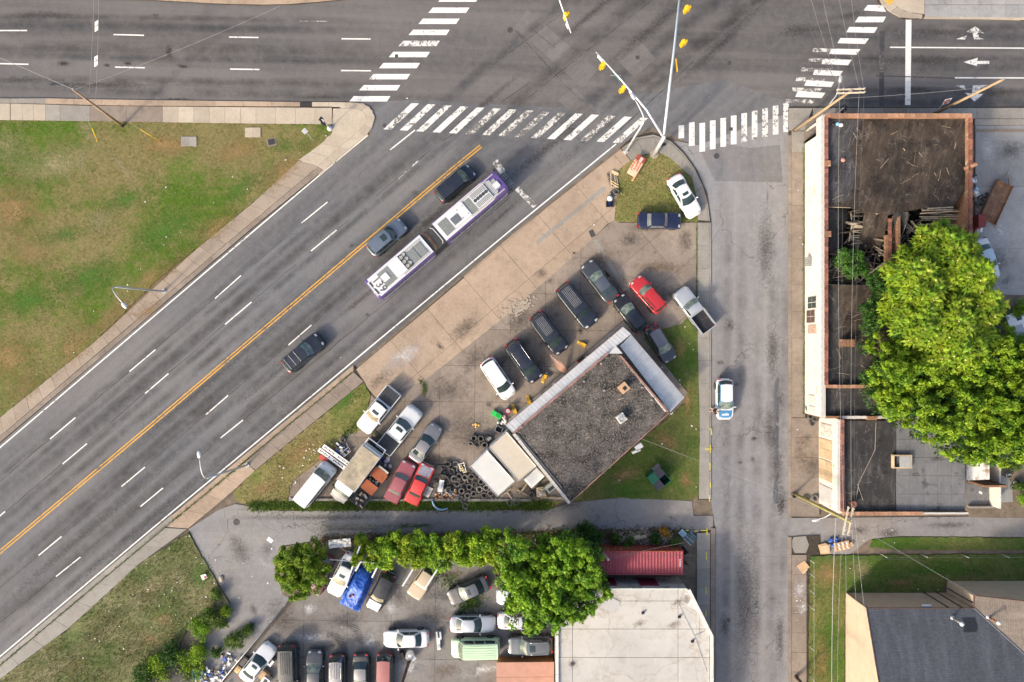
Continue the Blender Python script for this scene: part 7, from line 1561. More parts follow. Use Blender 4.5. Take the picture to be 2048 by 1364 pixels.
def fill_lobes(poly, z0, z1, n, r, seed):
    """uneven lobes inside an outline of the picture"""
    rg = random.Random(seed); xs = [p[0] for p in poly]; ys = [p[1] for p in poly]; out = []
    def inside(x, y):
        c = False
        for (x1_, y1_), (x2_, y2_) in zip(poly, poly[1:]+poly[:1]):
            if (y1_ > y) != (y2_ > y) and x < (x2_-x1_)*(y-y1_)/(y2_-y1_)+x1_: c = not c
        return c
    t = 0
    while len(out) < n and t < 4000:
        t += 1; x, y = rg.uniform(min(xs), max(xs)), rg.uniform(min(ys), max(ys))
        if inside(x, y) and all(math.dist((x, y), q[:2]) > r*max(0.35, 0.95-t/1500) for q in out): out.append((x, y, rg.uniform(z0, z1), rg.uniform(r*0.7, r*1.3), rg.uniform(r*0.7, r*1.2)/S*1.1))
    return out
# the big feathery tree over the burnt building
tA = empty('feathery_tree', W(1850, 610, 0), 0, 'big feathery-leaved tree with pale blossom over the burnt building', 'tree')
oA = [(1768, 545), (1795, 515), (1822, 492), (1845, 465), (1895, 452), (1945, 470), (1962, 505), (1975, 560), (1990, 600), (1985, 660), (1960, 720), (1890, 735), (1820, 700), (1768, 640), (1790, 590), (1772, 560)]
lA = lobes_px(fill_lobes(shrink(oA, 26), 6.6, 10.6, 36, 27, 5)+sprays(shrink(oA, 14), 8.0, 50, 3))
f_, tips = fronds(lA, 2000, 3); f_.build('crown', L_FEATH, tA)
tA.location = (0, 0, 0)
crown([(x, y, z-0.9, r, rz) for x, y, z, r, rz in lA], 14000, 0.26, 0.16, 9, 0.3).build('shade_foliage', L_IVY, tA)  # darker leaf layer below the fronds, shade put into its colour
bl_ = MB(); rgb = random.Random(2)
for c in tips:
    if rgb.random() < 0.35 and c.z > 8.8: bl_.lathe([(0.0, 0.12), (0.09, 0.06), (0.10, 0.0), (0.0, -0.04)], 6, c+Vector((rgb.gauss(0, .2), rgb.gauss(0, .2), 0.12)))
bl_.build('blossom', BLOOM, tA, kind='stuff')
trunk(tA, W(1846, 612, 0), [(l[0], l[1], l[2]-0.3) for l in lA[::3]], 0.30, 3)
tB = empty('leafy_tree', (0, 0, 0), 0, 'broad bright green tree between the boarded shop and the yard', 'tree')
oB = [(1735, 700), (1745, 665), (1800, 675), (1850, 735), (1960, 722), (1990, 665), (2050, 700), (2120, 760), (2120, 920), (2040, 915), (1985, 935), (1920, 910), (1850, 880), (1810, 845), (1765, 815), (1745, 780), (1740, 745)]
lB = lobes_px(fill_lobes(shrink(oB, 26), 5.6, 9.8, 58, 29, 8)+sprays(shrink(oB, 8), 7.0, 70, 4))
crown(lB, 80000, 0.30, 0.17, 12, cl=0.5).build('crown', L_TREE, tB)
crown([(x, y, z-1.3, r*1.1, rz) for x, y, z, r, rz in lB], 22000, 0.32, 0.18, 13).build('shade_foliage', L_IVY, tB)  # under-layer of dark leaves paints the shaded gaps of the crown
trunk(tB, W(1900, 800, 0), [(l[0], l[1], l[2]-0.4) for l in lB[::3]], 0.34, 4)
tC = empty('leafy_tree', (0, 0, 0), 0, 'dark leafy shrub tree left of the feathery tree, growing through the roof edge', 'tree')
lC = lobes_px(fill_lobes([(1752, 560), (1775, 548), (1790, 600), (1775, 650), (1735, 655), (1728, 630), (1750, 600)], 5.5, 6.5, 11, 17, 4))
crown(lC, 9000, 0.22, 0.14, 5).build('crown', L_IVY, tC); trunk(tC, W(1765, 610, 0), [(l[0], l[1], l[2]) for l in lC[::3]], 0.12, 4)
tD = empty('ruin_sapling', (0, 0, 0), 0, 'bright green sapling growing out of the collapsed roof', 'sapling')
lD = lobes_px([(1690, 512, 4.2, 16, 0.7), (1712, 520, 4.0, 17, 0.7), (1702, 538, 3.8, 16, 0.7), (1722, 535, 3.5, 12, 0.6), (1678, 522, 3.6, 10, 0.5), (1755, 555, 3.2, 12, 0.5), (1740, 550, 3.0, 10, 0.5)])
crown(lD, 6500, 0.24, 0.13, 8).build('crown', leaf_mat('leaves_sapling', (0.03, 0.10, 0.014), (0.085, 0.20, 0.025), 1.0), tD); trunk(tD, W(1703, 528, 1.5), [(l[0], l[1], l[2]) for l in lD[:5]], 0.07, 2)
# the round spiky tree at the alley
tE = empty('round_tree', (0, 0, 0), 0, 'dense round tree at the corner of the lower car lot', 'tree')
lE = lobes_px([(600, 1135, 4.6, 44, 1.6), (585, 1115, 4.5, 30, 1.3), (622, 1105, 4.4, 30, 1.3), (572, 1145, 4.2, 27, 1.2), (596, 1172, 4.0, 28, 1.2), (630, 1140, 4.4, 30, 1.3), (610, 1120, 4.9, 28, 1.2), (618, 1165, 4.1, 24, 1.1), (565, 1125, 4.0, 18, 1.0)])
crown(lE, 26000, 0.30, 0.10, 3, 0.7, 0.15, 0.55).build('crown', L_BUSH, tE); trunk(tE, W(604, 1130, 0), [(l[0], l[1], l[2]-0.2) for l in lE], 0.2, 6)
# tree beside the container
tF = empty('leafy_tree', (0, 0, 0), 0, 'dense green tree between the lower lot and the red container', 'tree')
lF = lobes_px(fill_lobes(shrink([(1010, 1085), (1060, 1068), (1110, 1065), (1150, 1070), (1190, 1110), (1205, 1150), (1200, 1190), (1180, 1215), (1150, 1240), (1110, 1262), (1060, 1260), (1040, 1235), (1022, 1200), (1005, 1150), (1000, 1110)], 20), 5.4, 8.6, 42, 26, 6)+sprays([(1012, 1095), (1110, 1072), (1185, 1110), (1196, 1185), (1150, 1232), (1060, 1252), (1030, 1215), (1008, 1150)], 6.5, 54, 9))
crown(lF, 52000, 0.28, 0.17, 4, cl=0.5).build('crown', L_TREE2, tF); crown([(x, y, z-1.2, r*1.1, rz) for x, y, z, r, rz in lF], 14000, 0.3, 0.18, 14).build('shade_foliage', L_IVY, tF); trunk(tF, W(1085, 1135, 0), [(l[0], l[1], l[2]-0.3) for l in lF[::3]], 0.28, 8)  # dark inner leaves carry painted shade between the clumps
# overgrown hedge: separate shrubs
hs_ = [(735, 1098, 24, 2.4), (762, 1108, 26, 2.6), (790, 1094, 27, 2.6), (820, 1105, 28, 2.9), (846, 1092, 27, 2.7), (868, 1110, 26, 2.8), (905, 1092, 27, 3.2), (935, 1102, 30, 3.4), (968, 1085, 30, 3.6), (985, 1110, 28, 3.6)]
where = ['at the left end', 'above the blue tarp', 'second from the tarp', 'between the tarp and the beige van', 'left of the beige van', 'covering the beige van', 'right of the beige van', 'above the slanted grey sedan', 'next to the big tree on the alley side', 'next to the big tree on the lot side']
for k, (px, py, rp, z) in enumerate(hs_):
    o = empty('hedge_shrub', (0, 0, 0), 0, 'bright green shrub of the overgrown hedge, %s' % where[k], 'shrub', 'shrubs of the overgrown hedge')
    lb = lobes_px([(px+rnd(-26, 26), py+rnd(-20, 22), z*rnd(0.35, 1.0), rp*rnd(0.2, 0.7), rp/S*0.45) for _ in range(18)])
    crown(lb, 7500, 0.24, 0.14, 40+k, 0.3, cl=0.6).build('foliage', L_HEDGE if k % 3 else leaf_mat('leaves_lime%d' % k, (0.10, 0.19, 0.012), (0.33, 0.42, 0.02), 0.9), o); trunk(o, W(px, py-4, 0), [(l[0], l[1], l[2]) for l in lb[:4]], 0.05, k)
def shrub(px, py, rp, z, label, mat, n=1500, seed=1, name='weed_clump', cat='shrub', group=None, L=0.2, lobes=5):
    o = empty(name, (0, 0, 0), 0, label, cat, group); rg = random.Random(seed)
    lb = lobes_px([(px+rg.uniform(-.6, .6)*rp, py+rg.uniform(-.6, .6)*rp, z*rg.uniform(.3, .8), rp*rg.uniform(.4, .7), max(0.25, z*0.4)) for _ in range(lobes)])
    crown(lb, n, L, L*0.55, seed, 0.3).build('foliage', mat, o); MB().tube([W(px, py, 0), W(px, py, z*0.5)], 0.03, 5).build('stem', BARK, o); return o
shrub(1180, 1068, 25, 2.0, 'dark green rounded bush left of the red container', L_IVY, 3600, 5, 'bush', L=0.2)
for k, (px, py, rp, lab, m_) in enumerate(((1232, 1078, 10, 'green bush above the left part of the red container', L_WEED), (1310, 1078, 13, 'green bush above the middle of the red container', L_IVY), (1350, 1085, 10, 'green bush beside the wooden pallet', L_WEED), (1360, 1105, 8, 'small weed at the corner of the red container', L_WEED), (1258, 1085, 10, 'scrubby weed in the rubble above the container', L_WEED))):
    shrub(px, py, rp, 1.0, lab, m_, 800, 60+k)
shrub(1331, 1062, 9, 1.1, 'yellow-orange withered bush near the pallet', leaf_mat('leaves_withered', (0.30, 0.16, 0.02), (0.42, 0.25, 0.04), 1.0), 900, 71)
bush = [(425, 1232, 17, 'upper clump in the broken asphalt', L_WEED), (402, 1258, 19, 'biggest clump in the broken asphalt', L_TREE2), (452, 1222, 9, 'small clump at the right edge of the broken asphalt', L_TREE), (468, 1282, 17, 'clump against the mesh fence', L_WEED), (390, 1302, 18, 'round bright bush above the rubbish', L_TREE), (345, 1310, 22, 'dark clump left of the round bush', L_IVY), (385, 1330, 24, 'bright clump over the rubbish heap', L_TREE), (320, 1338, 24, 'bright clump left of the dark tarpaulin', L_TREE), (290, 1350, 24, 'clump at the bottom edge left of the tarpaulin', L_IVY), (495, 1262, 9, 'small clump at the top of the mesh fence', L_WEED), (430, 1310, 9, 'small weed right of the round bush', L_IVY), (430, 1190, 8, 'small weed at the asphalt crack', L_WEED), (445, 1245, 8, 'low weed between the clumps', L_WEED)]
for k, (px, py, rp, lab, m_) in enumerate(bush): shrub(px, py, rp*1.3, 0.9 if rp < 15 else 1.3, 'weedy green growth, '+lab, m_, int(110*rp), 80+k, group='weeds in the broken asphalt', L=0.17)
small = [(1848, 690, 10), (500, 1258, 6), (1920, 915, 12), (2040, 980, 14), (2046, 1000, 12), (2030, 930, 16), (2040, 620, 20), (2000, 630, 14), (2035, 680, 22)]
for k, (px, py, rp) in enumerate(small): 
    if k not in (1, 2): shrub(px, py, rp, 1.2, 'wild green shrub in the yard, '+["nearest the big tree's lower edge", 'x', 'y', 'at the right edge beside the tyres', 'beside the concrete pad, lower one', 'above the yard tyres', 'next to the white caravan panel, above it', 'between the tree and the caravan panel', 'below the white caravan panel'][k] if px > 1900 else 'green sprig on the roof under the big tree', L_WEED if k % 2 else L_TREE2, int(60*rp), 120+k, group='wild shrubs of the east yard', L=0.18)
# weeds in the strip below the forecourt, in joints and kerbs
def tufts(name, pts, n, hgt, mat, label, seed, spread=3.0, wd=0.03):
    rg = random.Random(seed); vs, fs = [], []
    for _ in range(n):
        a, b = rg.choice(list(zip(pts[:-1], pts[1:]))) if len(pts) > 1 else (pts[0], pts[0]); t = rg.random()
        p = W(a[0]+(b[0]-a[0])*t+rg.gauss(0, spread), a[1]+(b[1]-a[1])*t+rg.gauss(0, spread), 0.08)
        an_ = rg.random()*6.28; h_ = hgt*rg.uniform(.4, 1.2); d = Vector((math.cos(an_), math.sin(an_), 0)); s_ = Vector((-d.y, d.x, 0))*wd*rg.uniform(.6, 1.5)
        b_ = len(vs); vs += [p-s_, p+s_, p+d*h_*0.9+Vector((0, 0, h_))]; fs.append((b_, b_+1, b_+2))
    m = MB(); m.v = [tuple(v) for v in vs]; m.f = fs
    return m.build(name, mat, None, label=label, cat='weeds', kind='stuff')
tufts('weeds', [(500, 1012), (700, 1010), (900, 1011), (1100, 1010)], 9000, 0.28, L_WEED, 'green weeds along the strip below the forecourt kerb', 1, 5, 0.05)
tufts('weeds', [(0, 1331), (162, 1196), (335, 1050), (512, 905), (707, 743)], 2600, 0.14, L_WEED, 'weeds in the kerb joint of the main road', 2, 1.6, 0.03)
tufts('weeds', [(690, 870), (733, 835), (770, 900), (735, 945)], 900, 0.2, L_WEED, 'weeds sprouting among the parked trucks', 3, 5, 0.04)
tufts('weeds', [(840, 760), (852, 775), (848, 790)], 260, 0.12, L_WEED, 'weeds in the cracked concrete of the forecourt', 4, 3, 0.03)
tufts('weeds', [(1608, 285), (1608, 830)], 2600, 0.22, L_WEED, 'weeds along the foot of the white wall', 5, 1.6, 0.035)
tufts('weeds', [(1394, 450), (1394, 610)], 700, 0.12, L_WEED, 'weeds in the joint beside the pavement', 6, 1.0, 0.03)
tufts('weeds', [(640, 1052), (800, 1052), (860, 1050)], 500, 0.12, L_WEED, 'weeds down the middle of the alley', 7, 2.0, 0.03)
tufts('weeds', [(640, 1078), (900, 1074), (1150, 1068), (1380, 1066)], 5200, 0.22, leaf_mat('leaves_dry_litter', (0.11, 0.09, 0.04), (0.20, 0.15, 0.08), 1.5), 'dry weeds along the alley edge of the hedge', 8, 6, 0.05)
tufts('weeds', [(880, 1090+60), (950, 1200), (930, 1215)], 900, 0.25, L_WEED, 'weeds round the slanted grey sedan', 9, 10, 0.05)
# short grass blades over the grassed ground
def blades(name, poly, dens, hgt, mats, label, seed, z=0.1):
    rg = random.Random(seed); xs = [p[0] for p in poly]; ys = [p[1] for p in poly]
    def inside(x, y):
        c = False
        for (x1_, y1_), (x2_, y2_) in zip(poly, poly[1:]+poly[:1]):
            if (y1_ > y) != (y2_ > y) and x < (x2_-x1_)*(y-y1_)/(y2_-y1_)+x1_: c = not c
        return c
    vs, fs = [], []
    n = int((max(xs)-min(xs))*(max(ys)-min(ys))/S/S*dens)
    for _ in range(n):
        x, y = rg.uniform(min(xs), max(xs)), rg.uniform(min(ys), max(ys))
        if not inside(x, y): continue
        p = W(x, y, z); nz = mnoise.noise(Vector((p.x*0.35, p.y*0.35, seed)))
        if rg.random() > 0.55+0.9*nz: continue
        h_ = hgt*rg.uniform(.5, 1.4); a = rg.random()*6.28; d = Vector((math.cos(a), math.sin(a), 0)); s_ = Vector((-d.y, d.x, 0))*rg.uniform(.015, .04)
        b_ = len(vs); vs += [p-s_, p+s_, p+d*h_*rg.uniform(.5, 1.5)+Vector((0, 0, h_))]; fs.append((b_, b_+1, b_+2))
    m = MB(); m.v = [tuple(v) for v in vs]; m.f = fs
    return m.build(name, mats, None, label=label, cat='grass', kind='stuff')
B_G = leaf_mat('blades_green', (0.06, 0.11, 0.018), (0.12, 0.16, 0.03), 0.25); B_D = leaf_mat('blades_straw', (0.16, 0.14, 0.055), (0.27, 0.21, 0.10), 0.3)
def gpoly(o_pts): return [(max(-30, min(2078, x)), max(-30, min(1394, y))) for x, y in o_pts]
FIELD = gpoly([(-30, 240), (255, 243), (500, 247), (662, 249), (663, 265), (597, 320), (512, 400), (400, 491), (312, 561), (195, 678), (100, 754), (0, 834), (-30, 856)])
blades('grass_blades', FIELD, 34, 0.07, B_G, 'short green grass of the big field', 21, 0.13); blades('grass_blades', FIELD, 26, 0.07, B_D, 'straw-coloured dry grass in the big field', 22, 0.13)
WEDGE = [(470, 985), (512, 942), (600, 870), (728, 767), (740, 790), (724, 856), (690, 870), (660, 903), (590, 956), (577, 1003), (500, 1010)]
blades('grass_blades', WEDGE, 60, 0.10, B_D, 'dry grass of the wedge beside the forecourt', 23); blades('grass_blades', WEDGE, 45, 0.09, B_G, 'green grass of the wedge beside the forecourt', 24)
CORN = [(1237, 341), (1262, 323), (1300, 307), (1330, 306), (1358, 334), (1385, 352), (1394, 440), (1240, 443), (1230, 438)]
blades('grass_blades', CORN, 60, 0.10, B_D, 'dry grass of the corner plot', 25); blades('grass_blades', CORN, 50, 0.09, B_G, 'green grass of the corner plot', 26)
LAWN = [(1393, 620), (1361, 651), (1300, 672), (1380, 800), (1345, 829), (1145, 1003), (1235, 994), (1384, 999), (1398, 988), (1400, 850), (1395, 700)]
blades('grass_blades', LAWN, 55, 0.08, B_G, 'green grass of the shop lawn', 27); blades('grass_blades', LAWN, 18, 0.08, B_D, 'dry grass of the shop lawn', 28)
CH = [(1620, 1113), (2078, 1109), (2078, 1160), (1894, 1163), (1885, 1182), (1700, 1188), (1689, 1200), (1689, 1394), (1616, 1394)]
blades('grass_blades', CH, 45, 0.08, B_G, 'green grass of the cream building lawn', 29); blades('grass_blades', CH, 26, 0.08, B_D, 'dry grass of the cream building lawn', 30)
RG = [(377, 1066), (400, 1110), (432, 1165), (458, 1212), (448, 1240), (372, 1260), (356, 1300), (320, 1394), (-30, 1394), (0, 1361), (140, 1257), (275, 1132)]
blades('grass_blades', RG, 60, 0.20, B_G, 'long green grass of the rough plot', 31); blades('grass_blades', RG, 60, 0.20, B_D, 'long pale grass of the rough plot', 32)
# ================================================================ loose things
def T(name, px, py, z, rz, label, cat, group=None): return empty(name, W(px, py, z), rz, label, cat, group)
def up(z): return Vector((0, 0, z))
# ---- tyres
_ty = {}
def tyre(px, py, z=0.0, tilt=0.0, az=0.0, r=0.34, label='', group='', mat=RUBBER_D):
    k = (round(r, 2), mat.name)
    if k not in _ty:
        w = 0.21
        _ty[k] = MB().lathe([(r*0.56, -w*0.42), (r*0.64, -w/2), (r*0.90, -w/2), (r*0.985, -w*0.36), (r, -w*0.15), (r, w*0.15), (r*0.985, w*0.36), (r*0.90, w/2), (r*0.64, w/2), (r*0.56, w*0.42), (r*0.60, w*0.3), (r*0.86, 0), (r*0.60, -w*0.3), (r*0.56, -w*0.42)], 22).mesh('tyre', mat, True)
    p = W(px, py, z+0.2); p.z = z+0.11+abs(math.sin(tilt))*(r-0.1)
    return inst('tyre', _ty[k], None, p, (tilt*math.cos(az), tilt*math.sin(az), rnd(0, 6)), None, label, 'tyre', group)
PILE = [(896.6, 927.5, 2), (911, 928, 1), (886.6, 947, 1), (903, 943, 1), (917.7, 953, 2), (936, 946, 1), (943, 953, 2), (954, 953, 1), (940, 961, 1), (961.6, 964, 2), (924, 964, 1), (939, 974, 2), (923.5, 982, 3), (959, 978.5, 2), (972, 975.5, 2), (934.7, 991, 2), (947.6, 988, 2), (968, 991, 2), (981, 987, 2), (950, 962, 1), (908, 958, 2), (914, 968, 1), (918, 940, 1), (930, 955, 2), (928, 944, 1), (914, 990, 1), (946, 978, 1), (956, 970, 1), (988, 993, 1), (976, 984, 1), (928, 972, 1), (952, 985, 1), (962, 952, 1)]
for x, y, n in PILE:
    for k in range(n): tyre(x+rnd(-.4, .4), y+rnd(-.4, .4), 0.05+0.205*k, 0, 0, rnd(0.32, 0.38), 'worn tyre in the big tyre pile left of the white box trailers', 'tyres of the big pile', RUBBER_D if k == n-1 else RUBBER)
tyre(949, 969, 0.3, 0.5, 1.0, 0.34, 'pale tyre tilted on top of the big tyre pile', 'tyres of the big pile')
for x, y, n in ((947.7, 876.6, 2), (962, 877.4, 3), (955, 888, 1), (969.5, 890, 3)):
    for k in range(n): tyre(x, y, 0.05+0.205*k, 0, 0, 0.36, 'tyre in the small stack at the corner of the beige box truck', 'tyres of the small stack', RUBBER_D if k == n-1 else RUBBER)
tyre(942, 886, 0.05, 0.8, 0.3, 0.34, 'tyre leaning against the small stack', 'tyres of the small stack')
lone = [(920.6, 997, 0, 'small tyre on the kerb below the big pile'), (927.6, 1001, 0.3, 'tyre half over the kerb below the big pile'), (930.6, 1012.5, 0, 'tyre lying in the weeds below the big pile'), (1064, 989.5, 0, 'tyre lying by itself near the discarded machines'), (1019.5, 1006, 0, 'left one of two tyres in the weeds below the trailers'), (1033, 1006, 0, 'right one of two tyres in the weeds below the trailers'), (685, 879, 0.35, 'pale tyre standing in the grass wedge'),
        (1613, 817, 1.1, 'tyre leaning on the foot of the white wall'), (1621, 832, 0.2, 'upper tyre of the heap at the end of the white wall'), (1630, 838, 0.5, 'right tyre of the heap at the end of the white wall'), (1624, 846, 0.3, 'lower tyre of the heap at the end of the white wall'), (1589, 991, 0, 'tyre at the foot of the mossy pole'), (1613, 996, 0.2, 'tyre behind the mossy pole'), (1630, 996, 0.3, 'tyre against the boarded shop by the mossy pole'), (1226, 386, 0, 'tyre beside the broken pallet on the forecourt'), (1233, 384, 0.4, 'tyre leaning at the edge of the corner grass'),
        (1961, 395, 0.5, 'upper tyre leaning on the rusty trailer'), (1956, 409, 0.5, 'lower tyre leaning on the rusty trailer'), (1943, 396, 0, 'tyre lying by the brick wall in the yard'), (2018, 951, 0.3, 'tyre with a pale rim in the yard corner'), (2034, 966, 0.2, 'tyre at the right edge of the concrete pad'), (2028, 975, 0, 'tyre under the shrubs by the concrete pad')]
for x, y, t_, lab in lone: tyre(x, y, 0.08, t_, rnd(0, 3), 0.34, lab, 'single tyres lying about')
for k in range(2):
    m = MB().lathe([(0.0, 0.03), (0.1, 0.03), (0.12, -0.02), (0.18, -0.02), (0.2, 0.05), (0.21, 0.0)], 18).build('wheel_rim', RIM, None, True, label='bare steel wheel rim in the yard, %s' % ('nearer the annex' if k == 0 else 'nearer the right edge'), cat='wheel rim', loc=W(2016+14*k, 949+16*k, 0.35))
# ---- scrap heap
SCR_ = [pm('scrap_rust', (0.24, 0.11, 0.05), 0.4, 6, 0.8), pm('scrap_grey', (0.30, 0.30, 0.31), 0.4, 6, 0.5, 0.5), pm('scrap_black', (0.03, 0.03, 0.034), 0.4, 6, 0.7), pm('scrap_pale', (0.50, 0.46, 0.40), 0.3, 6, 0.7)]
ms = []
for m_ in SCR_:
    ms.append([MB().lathe([(0.05, 0), (0.05, 0.06), (0.09, 0.06), (0.16, 0.05), (0.17, 0.0), (0.05, 0)], 14).mesh('brake_disc', m_, True), MB().lathe([(0.0, 0.2), (0.06, 0.2), (0.1, 0.14), (0.12, 0.02), (0.12, 0)], 10).mesh('engine_part', m_, True), MB().box((0, 0, 0), (0.3, 0.2, 0.16)).box((0.1, 0.05, 0.1), (0.12, 0.1, 0.12)).mesh('engine_block', m_)])
rs = random.Random(5)
for k in range(120):
    x, y = (rs.gauss(893, 13), rs.gauss(985, 8)) if k < 85 else (rs.gauss(900, 14), rs.gauss(950, 12))
    if not (868 < x < 925 and 930 < y < 999): continue
    i = rs.choice([0, 0, 1, 1, 2, 3]) if k < 85 else 2
    me = rs.choice(ms[i]); nm = me.name.split('.')[0]
    inst(nm, me, None, W(x, y, 0.08+rs.random()*0.3), (rs.uniform(-.6, .6), rs.uniform(-.6, .6), rs.random()*6), (rs.uniform(.8, 1.7),)*3, 'greasy car part in the scrap heap right of the red car', 'car part', 'car parts of the scrap heap')
# dark plastic bumpers over the heap, white panel, blue bumper
def bumper(px, py, rz, L, mat, label, z=0.3, cur=0.5):
    o = T('loose_bumper', px, py, z, rz, label, 'bumper')
    pts = [Vector((L*(u-0.5), cur*(1-(2*u-1)**2), 0)) for u in [i/12 for i in range(13)]]
    m = MB(); n = len(pts); vs = []
    for p in pts: vs += [p+Vector((0, 0.12, 0)), p+Vector((0, 0.1, 0.16)), p+Vector((0, -0.06, 0.2)), p+Vector((0, -0.12, 0.04))]
    m.add(vs, [(i*4+k, (i+1)*4+k, (i+1)*4+k+1, i*4+k+1) for i in range(n-1) for k in range(3)]); m.build('shell', mat, o, True)
    MB().tube([p+up(0.02)+Vector((0, 0.02, 0)) for p in pts[2:-2]], 0.03, 5).build('lip', TRIM, o); return o
bumper(880, 1008, R(-28), 1.9, paint_mat('paint_steel_blue', (0.16, 0.30, 0.45), 0.2, 0.3, 0.05), 'steel blue bumper lying in the weeds below the scrap heap', 0.3, -0.55)
bumper(878, 938, R(25), 1.6, TRIM, 'black bumper lying on top of the scrap heap', 0.5, 0.4); bumper(888, 957, R(-30), 1.5, TRIM, 'black bumper half buried in the scrap heap', 0.4, 0.4)
o = T('body_panel', 882, 972, 0.5, R(80), 'pale dented body panel on the scrap heap', 'car part'); MB().grid(lambda u, v: Vector((1.3*(u-.5), 0.5*(v-.5), 0.08*math.sin(6*u)+0.1*v)), 8, 4).build('sheet', P_WHITE_D, o, True); MB().box((0, 0, 0.12), (0.5, 0.1, 0.05)).build('crease', P_SILVER, o)
o = T('body_panel', 855, 983, 0.25, R(60), 'crumpled pale door leaning beside the red car', 'car part'); MB().grid(lambda u, v: Vector((1.1*(u-.5), 0.8*(v-.5), 0.1*math.sin(5*u+3*v))), 8, 6).build('sheet', pm('dirty_white_panel', (0.5, 0.49, 0.46), 0.25, 3, 0.7), o, True); MB().box((0.2, 0.1, 0.1), (0.25, 0.06, 0.05)).build('handle', TRIM, o)
o = T('step_ladder', 925, 936, 0.2, R(-75), 'short white step ladder with yellow boards lying on the tyres', 'ladder')
for s_ in (-1, 1): MB().box((0, s_*0.28, 0.05), (1.15, 0.06, 0.06)).build('rail', SIGN_W, o)
for k in range(5): MB().box((-0.5+0.25*k, 0, 0.05), (0.05, 0.52, 0.04)).build('rung', SIGN_W, o)
for k in range(2): MB().box((0.1, -0.1+0.14*k, 0.12), (0.95, 0.07, 0.03), R(12)).build('board', pm('pale_yellow_wood', (0.66, 0.52, 0.24), 0.2, 5, 0.8), o)
# loose white bumper in the lower lot
o = T('front_clip', 877, 1277, 0.05, R(95), 'loose white front bumper standing on the lower lot', 'bumper')
MB().box((-0.1, 0, 0.2), (1.95, 0.35, 0.3)).box((0.45, -0.12, 0.25), (0.8, 0.5, 0.35)).build('shell', P_WHITE, o); MB().box((0.55, -0.1, 0.44), (0.6, 0.16, 0.03), 0).build('grille_slot', TRIM, o); MB().box((-0.7, 0, 0.36), (0.35, 0.25, 0.06)).build('lamp_bezel', P_SILVER, o)
o = T('white_machine', 820, 1308, 0.1, R(10), 'heap of white plastic hoses and a drum below the white sedan', 'machine')
MB().lathe([(0.0, 0.5), (0.35, 0.48), (0.45, 0.35), (0.48, 0)], 16).build('drum', SIGN_W, o, True)
for k in range(3): MB().lathe([(0.2+0.1*k, 0.52), (0.23+0.1*k, 0.55), (0.26+0.1*k, 0.52)], 16).build('hose_ring', STEEL, o, True)
MB().box((-0.75, 0.2, 0.35), (0.4, 0.75, 0.7)).build('black_case', TRIM, o)
MB().box((0.35, -0.3, 0.4), (0.5, 0.5, 0.15), 0.5).build('white_tray', SIGN_W, o)
p7, _, _ = upole((819, 1320), (791, 1408), 'dark brown pole rising at the bottom of the lower lot', 0.16, 0.12, (), MATS['dark_pole_wood'], h=8.4)
# ---- signs stacked by the grass wedge
o = T('sign_stack', 672, 913, 0.15, ang(0.80, 0.58), 'two long white shop signs with black lettering stacked by the grass wedge', 'sign')
for y, x, txt in ((0.28, 0.1, ('RECON', 'AUTO REPAIR')), (-0.34, -0.1, ('SALES', 'USED TYRES'))):
    b = MB().box((x, y, 0.55 if y > 0 else 0.4), (3.6, 0.44, 0.10)).build('sign_board', SIGN_W, o)
    MB().box((x, y-0.23, 0.5 if y > 0 else 0.35), (3.6, 0.03, 0.14)).build('edge_trim', RUST, o)
    for j in range(2):
        for k in range(7): MB().box((x-1.55+1.75*j+0.19*k, y+0.02*(k % 2), 0.61 if y > 0 else 0.46), (0.11, 0.20-0.05*(k % 3), 0.012)).build('letter_stroke', TXT_K, b)
MB().box((-0.9, -0.85, 0.3), (0.95, 0.5, 0.4)).build('red_crate', pm('red_plastic', (0.45, 0.07, 0.05), 0.2, 5, 0.6), o)
o = T('junk_engine', 683, 897, 0.1, R(35), 'heap of blue-white engine parts and black seats behind the stacked signs', 'scrap')
for k in range(16): MB().box((rs.uniform(-.9, .9), rs.uniform(-.8, .8), rs.uniform(.1, .5)), (rs.uniform(.2, .6), rs.uniform(.15, .45), rs.uniform(.1, .3)), rs.random()*3).build('part', rs.choice([TRIM, TRIM, SCR_[1], pm('blue_plastic', (0.03, 0.09, 0.32), 0.3, 5, 0.5), SIGN_W]), o)
for k in range(2): MB().tube([(-0.3, -0.9+0.5*k, 0.5), (0.8, -0.8+0.5*k, 0.55), (0.9, 0.2, 0.5)], 0.025, 5).build('bent_pipe', pm('pipe_pale', (0.6, 0.56, 0.5), 0.1, 5, 0.6), o)
o = T('cloth_heap', 766, 925, 0.1, 0, 'heap of blue and white patterned cloth behind the grey sedan', 'cloth')
for k in range(14): MB().lathe([(0.0, 0.2), (0.12, 0.17), (0.2, 0.08), (0.24, 0)], 8).build('fold', rs.choice([pm('cloth_blue', (0.05, 0.06, 0.26), 0.5, 7, 0.9), pm('cloth_white', (0.62, 0.58, 0.58), 0.3, 7, 0.9), pm('cloth_blue', (0, 0, 0))]), o, True, loc=(rs.gauss(0, .35), rs.gauss(0, .4), rs.random()*.15))
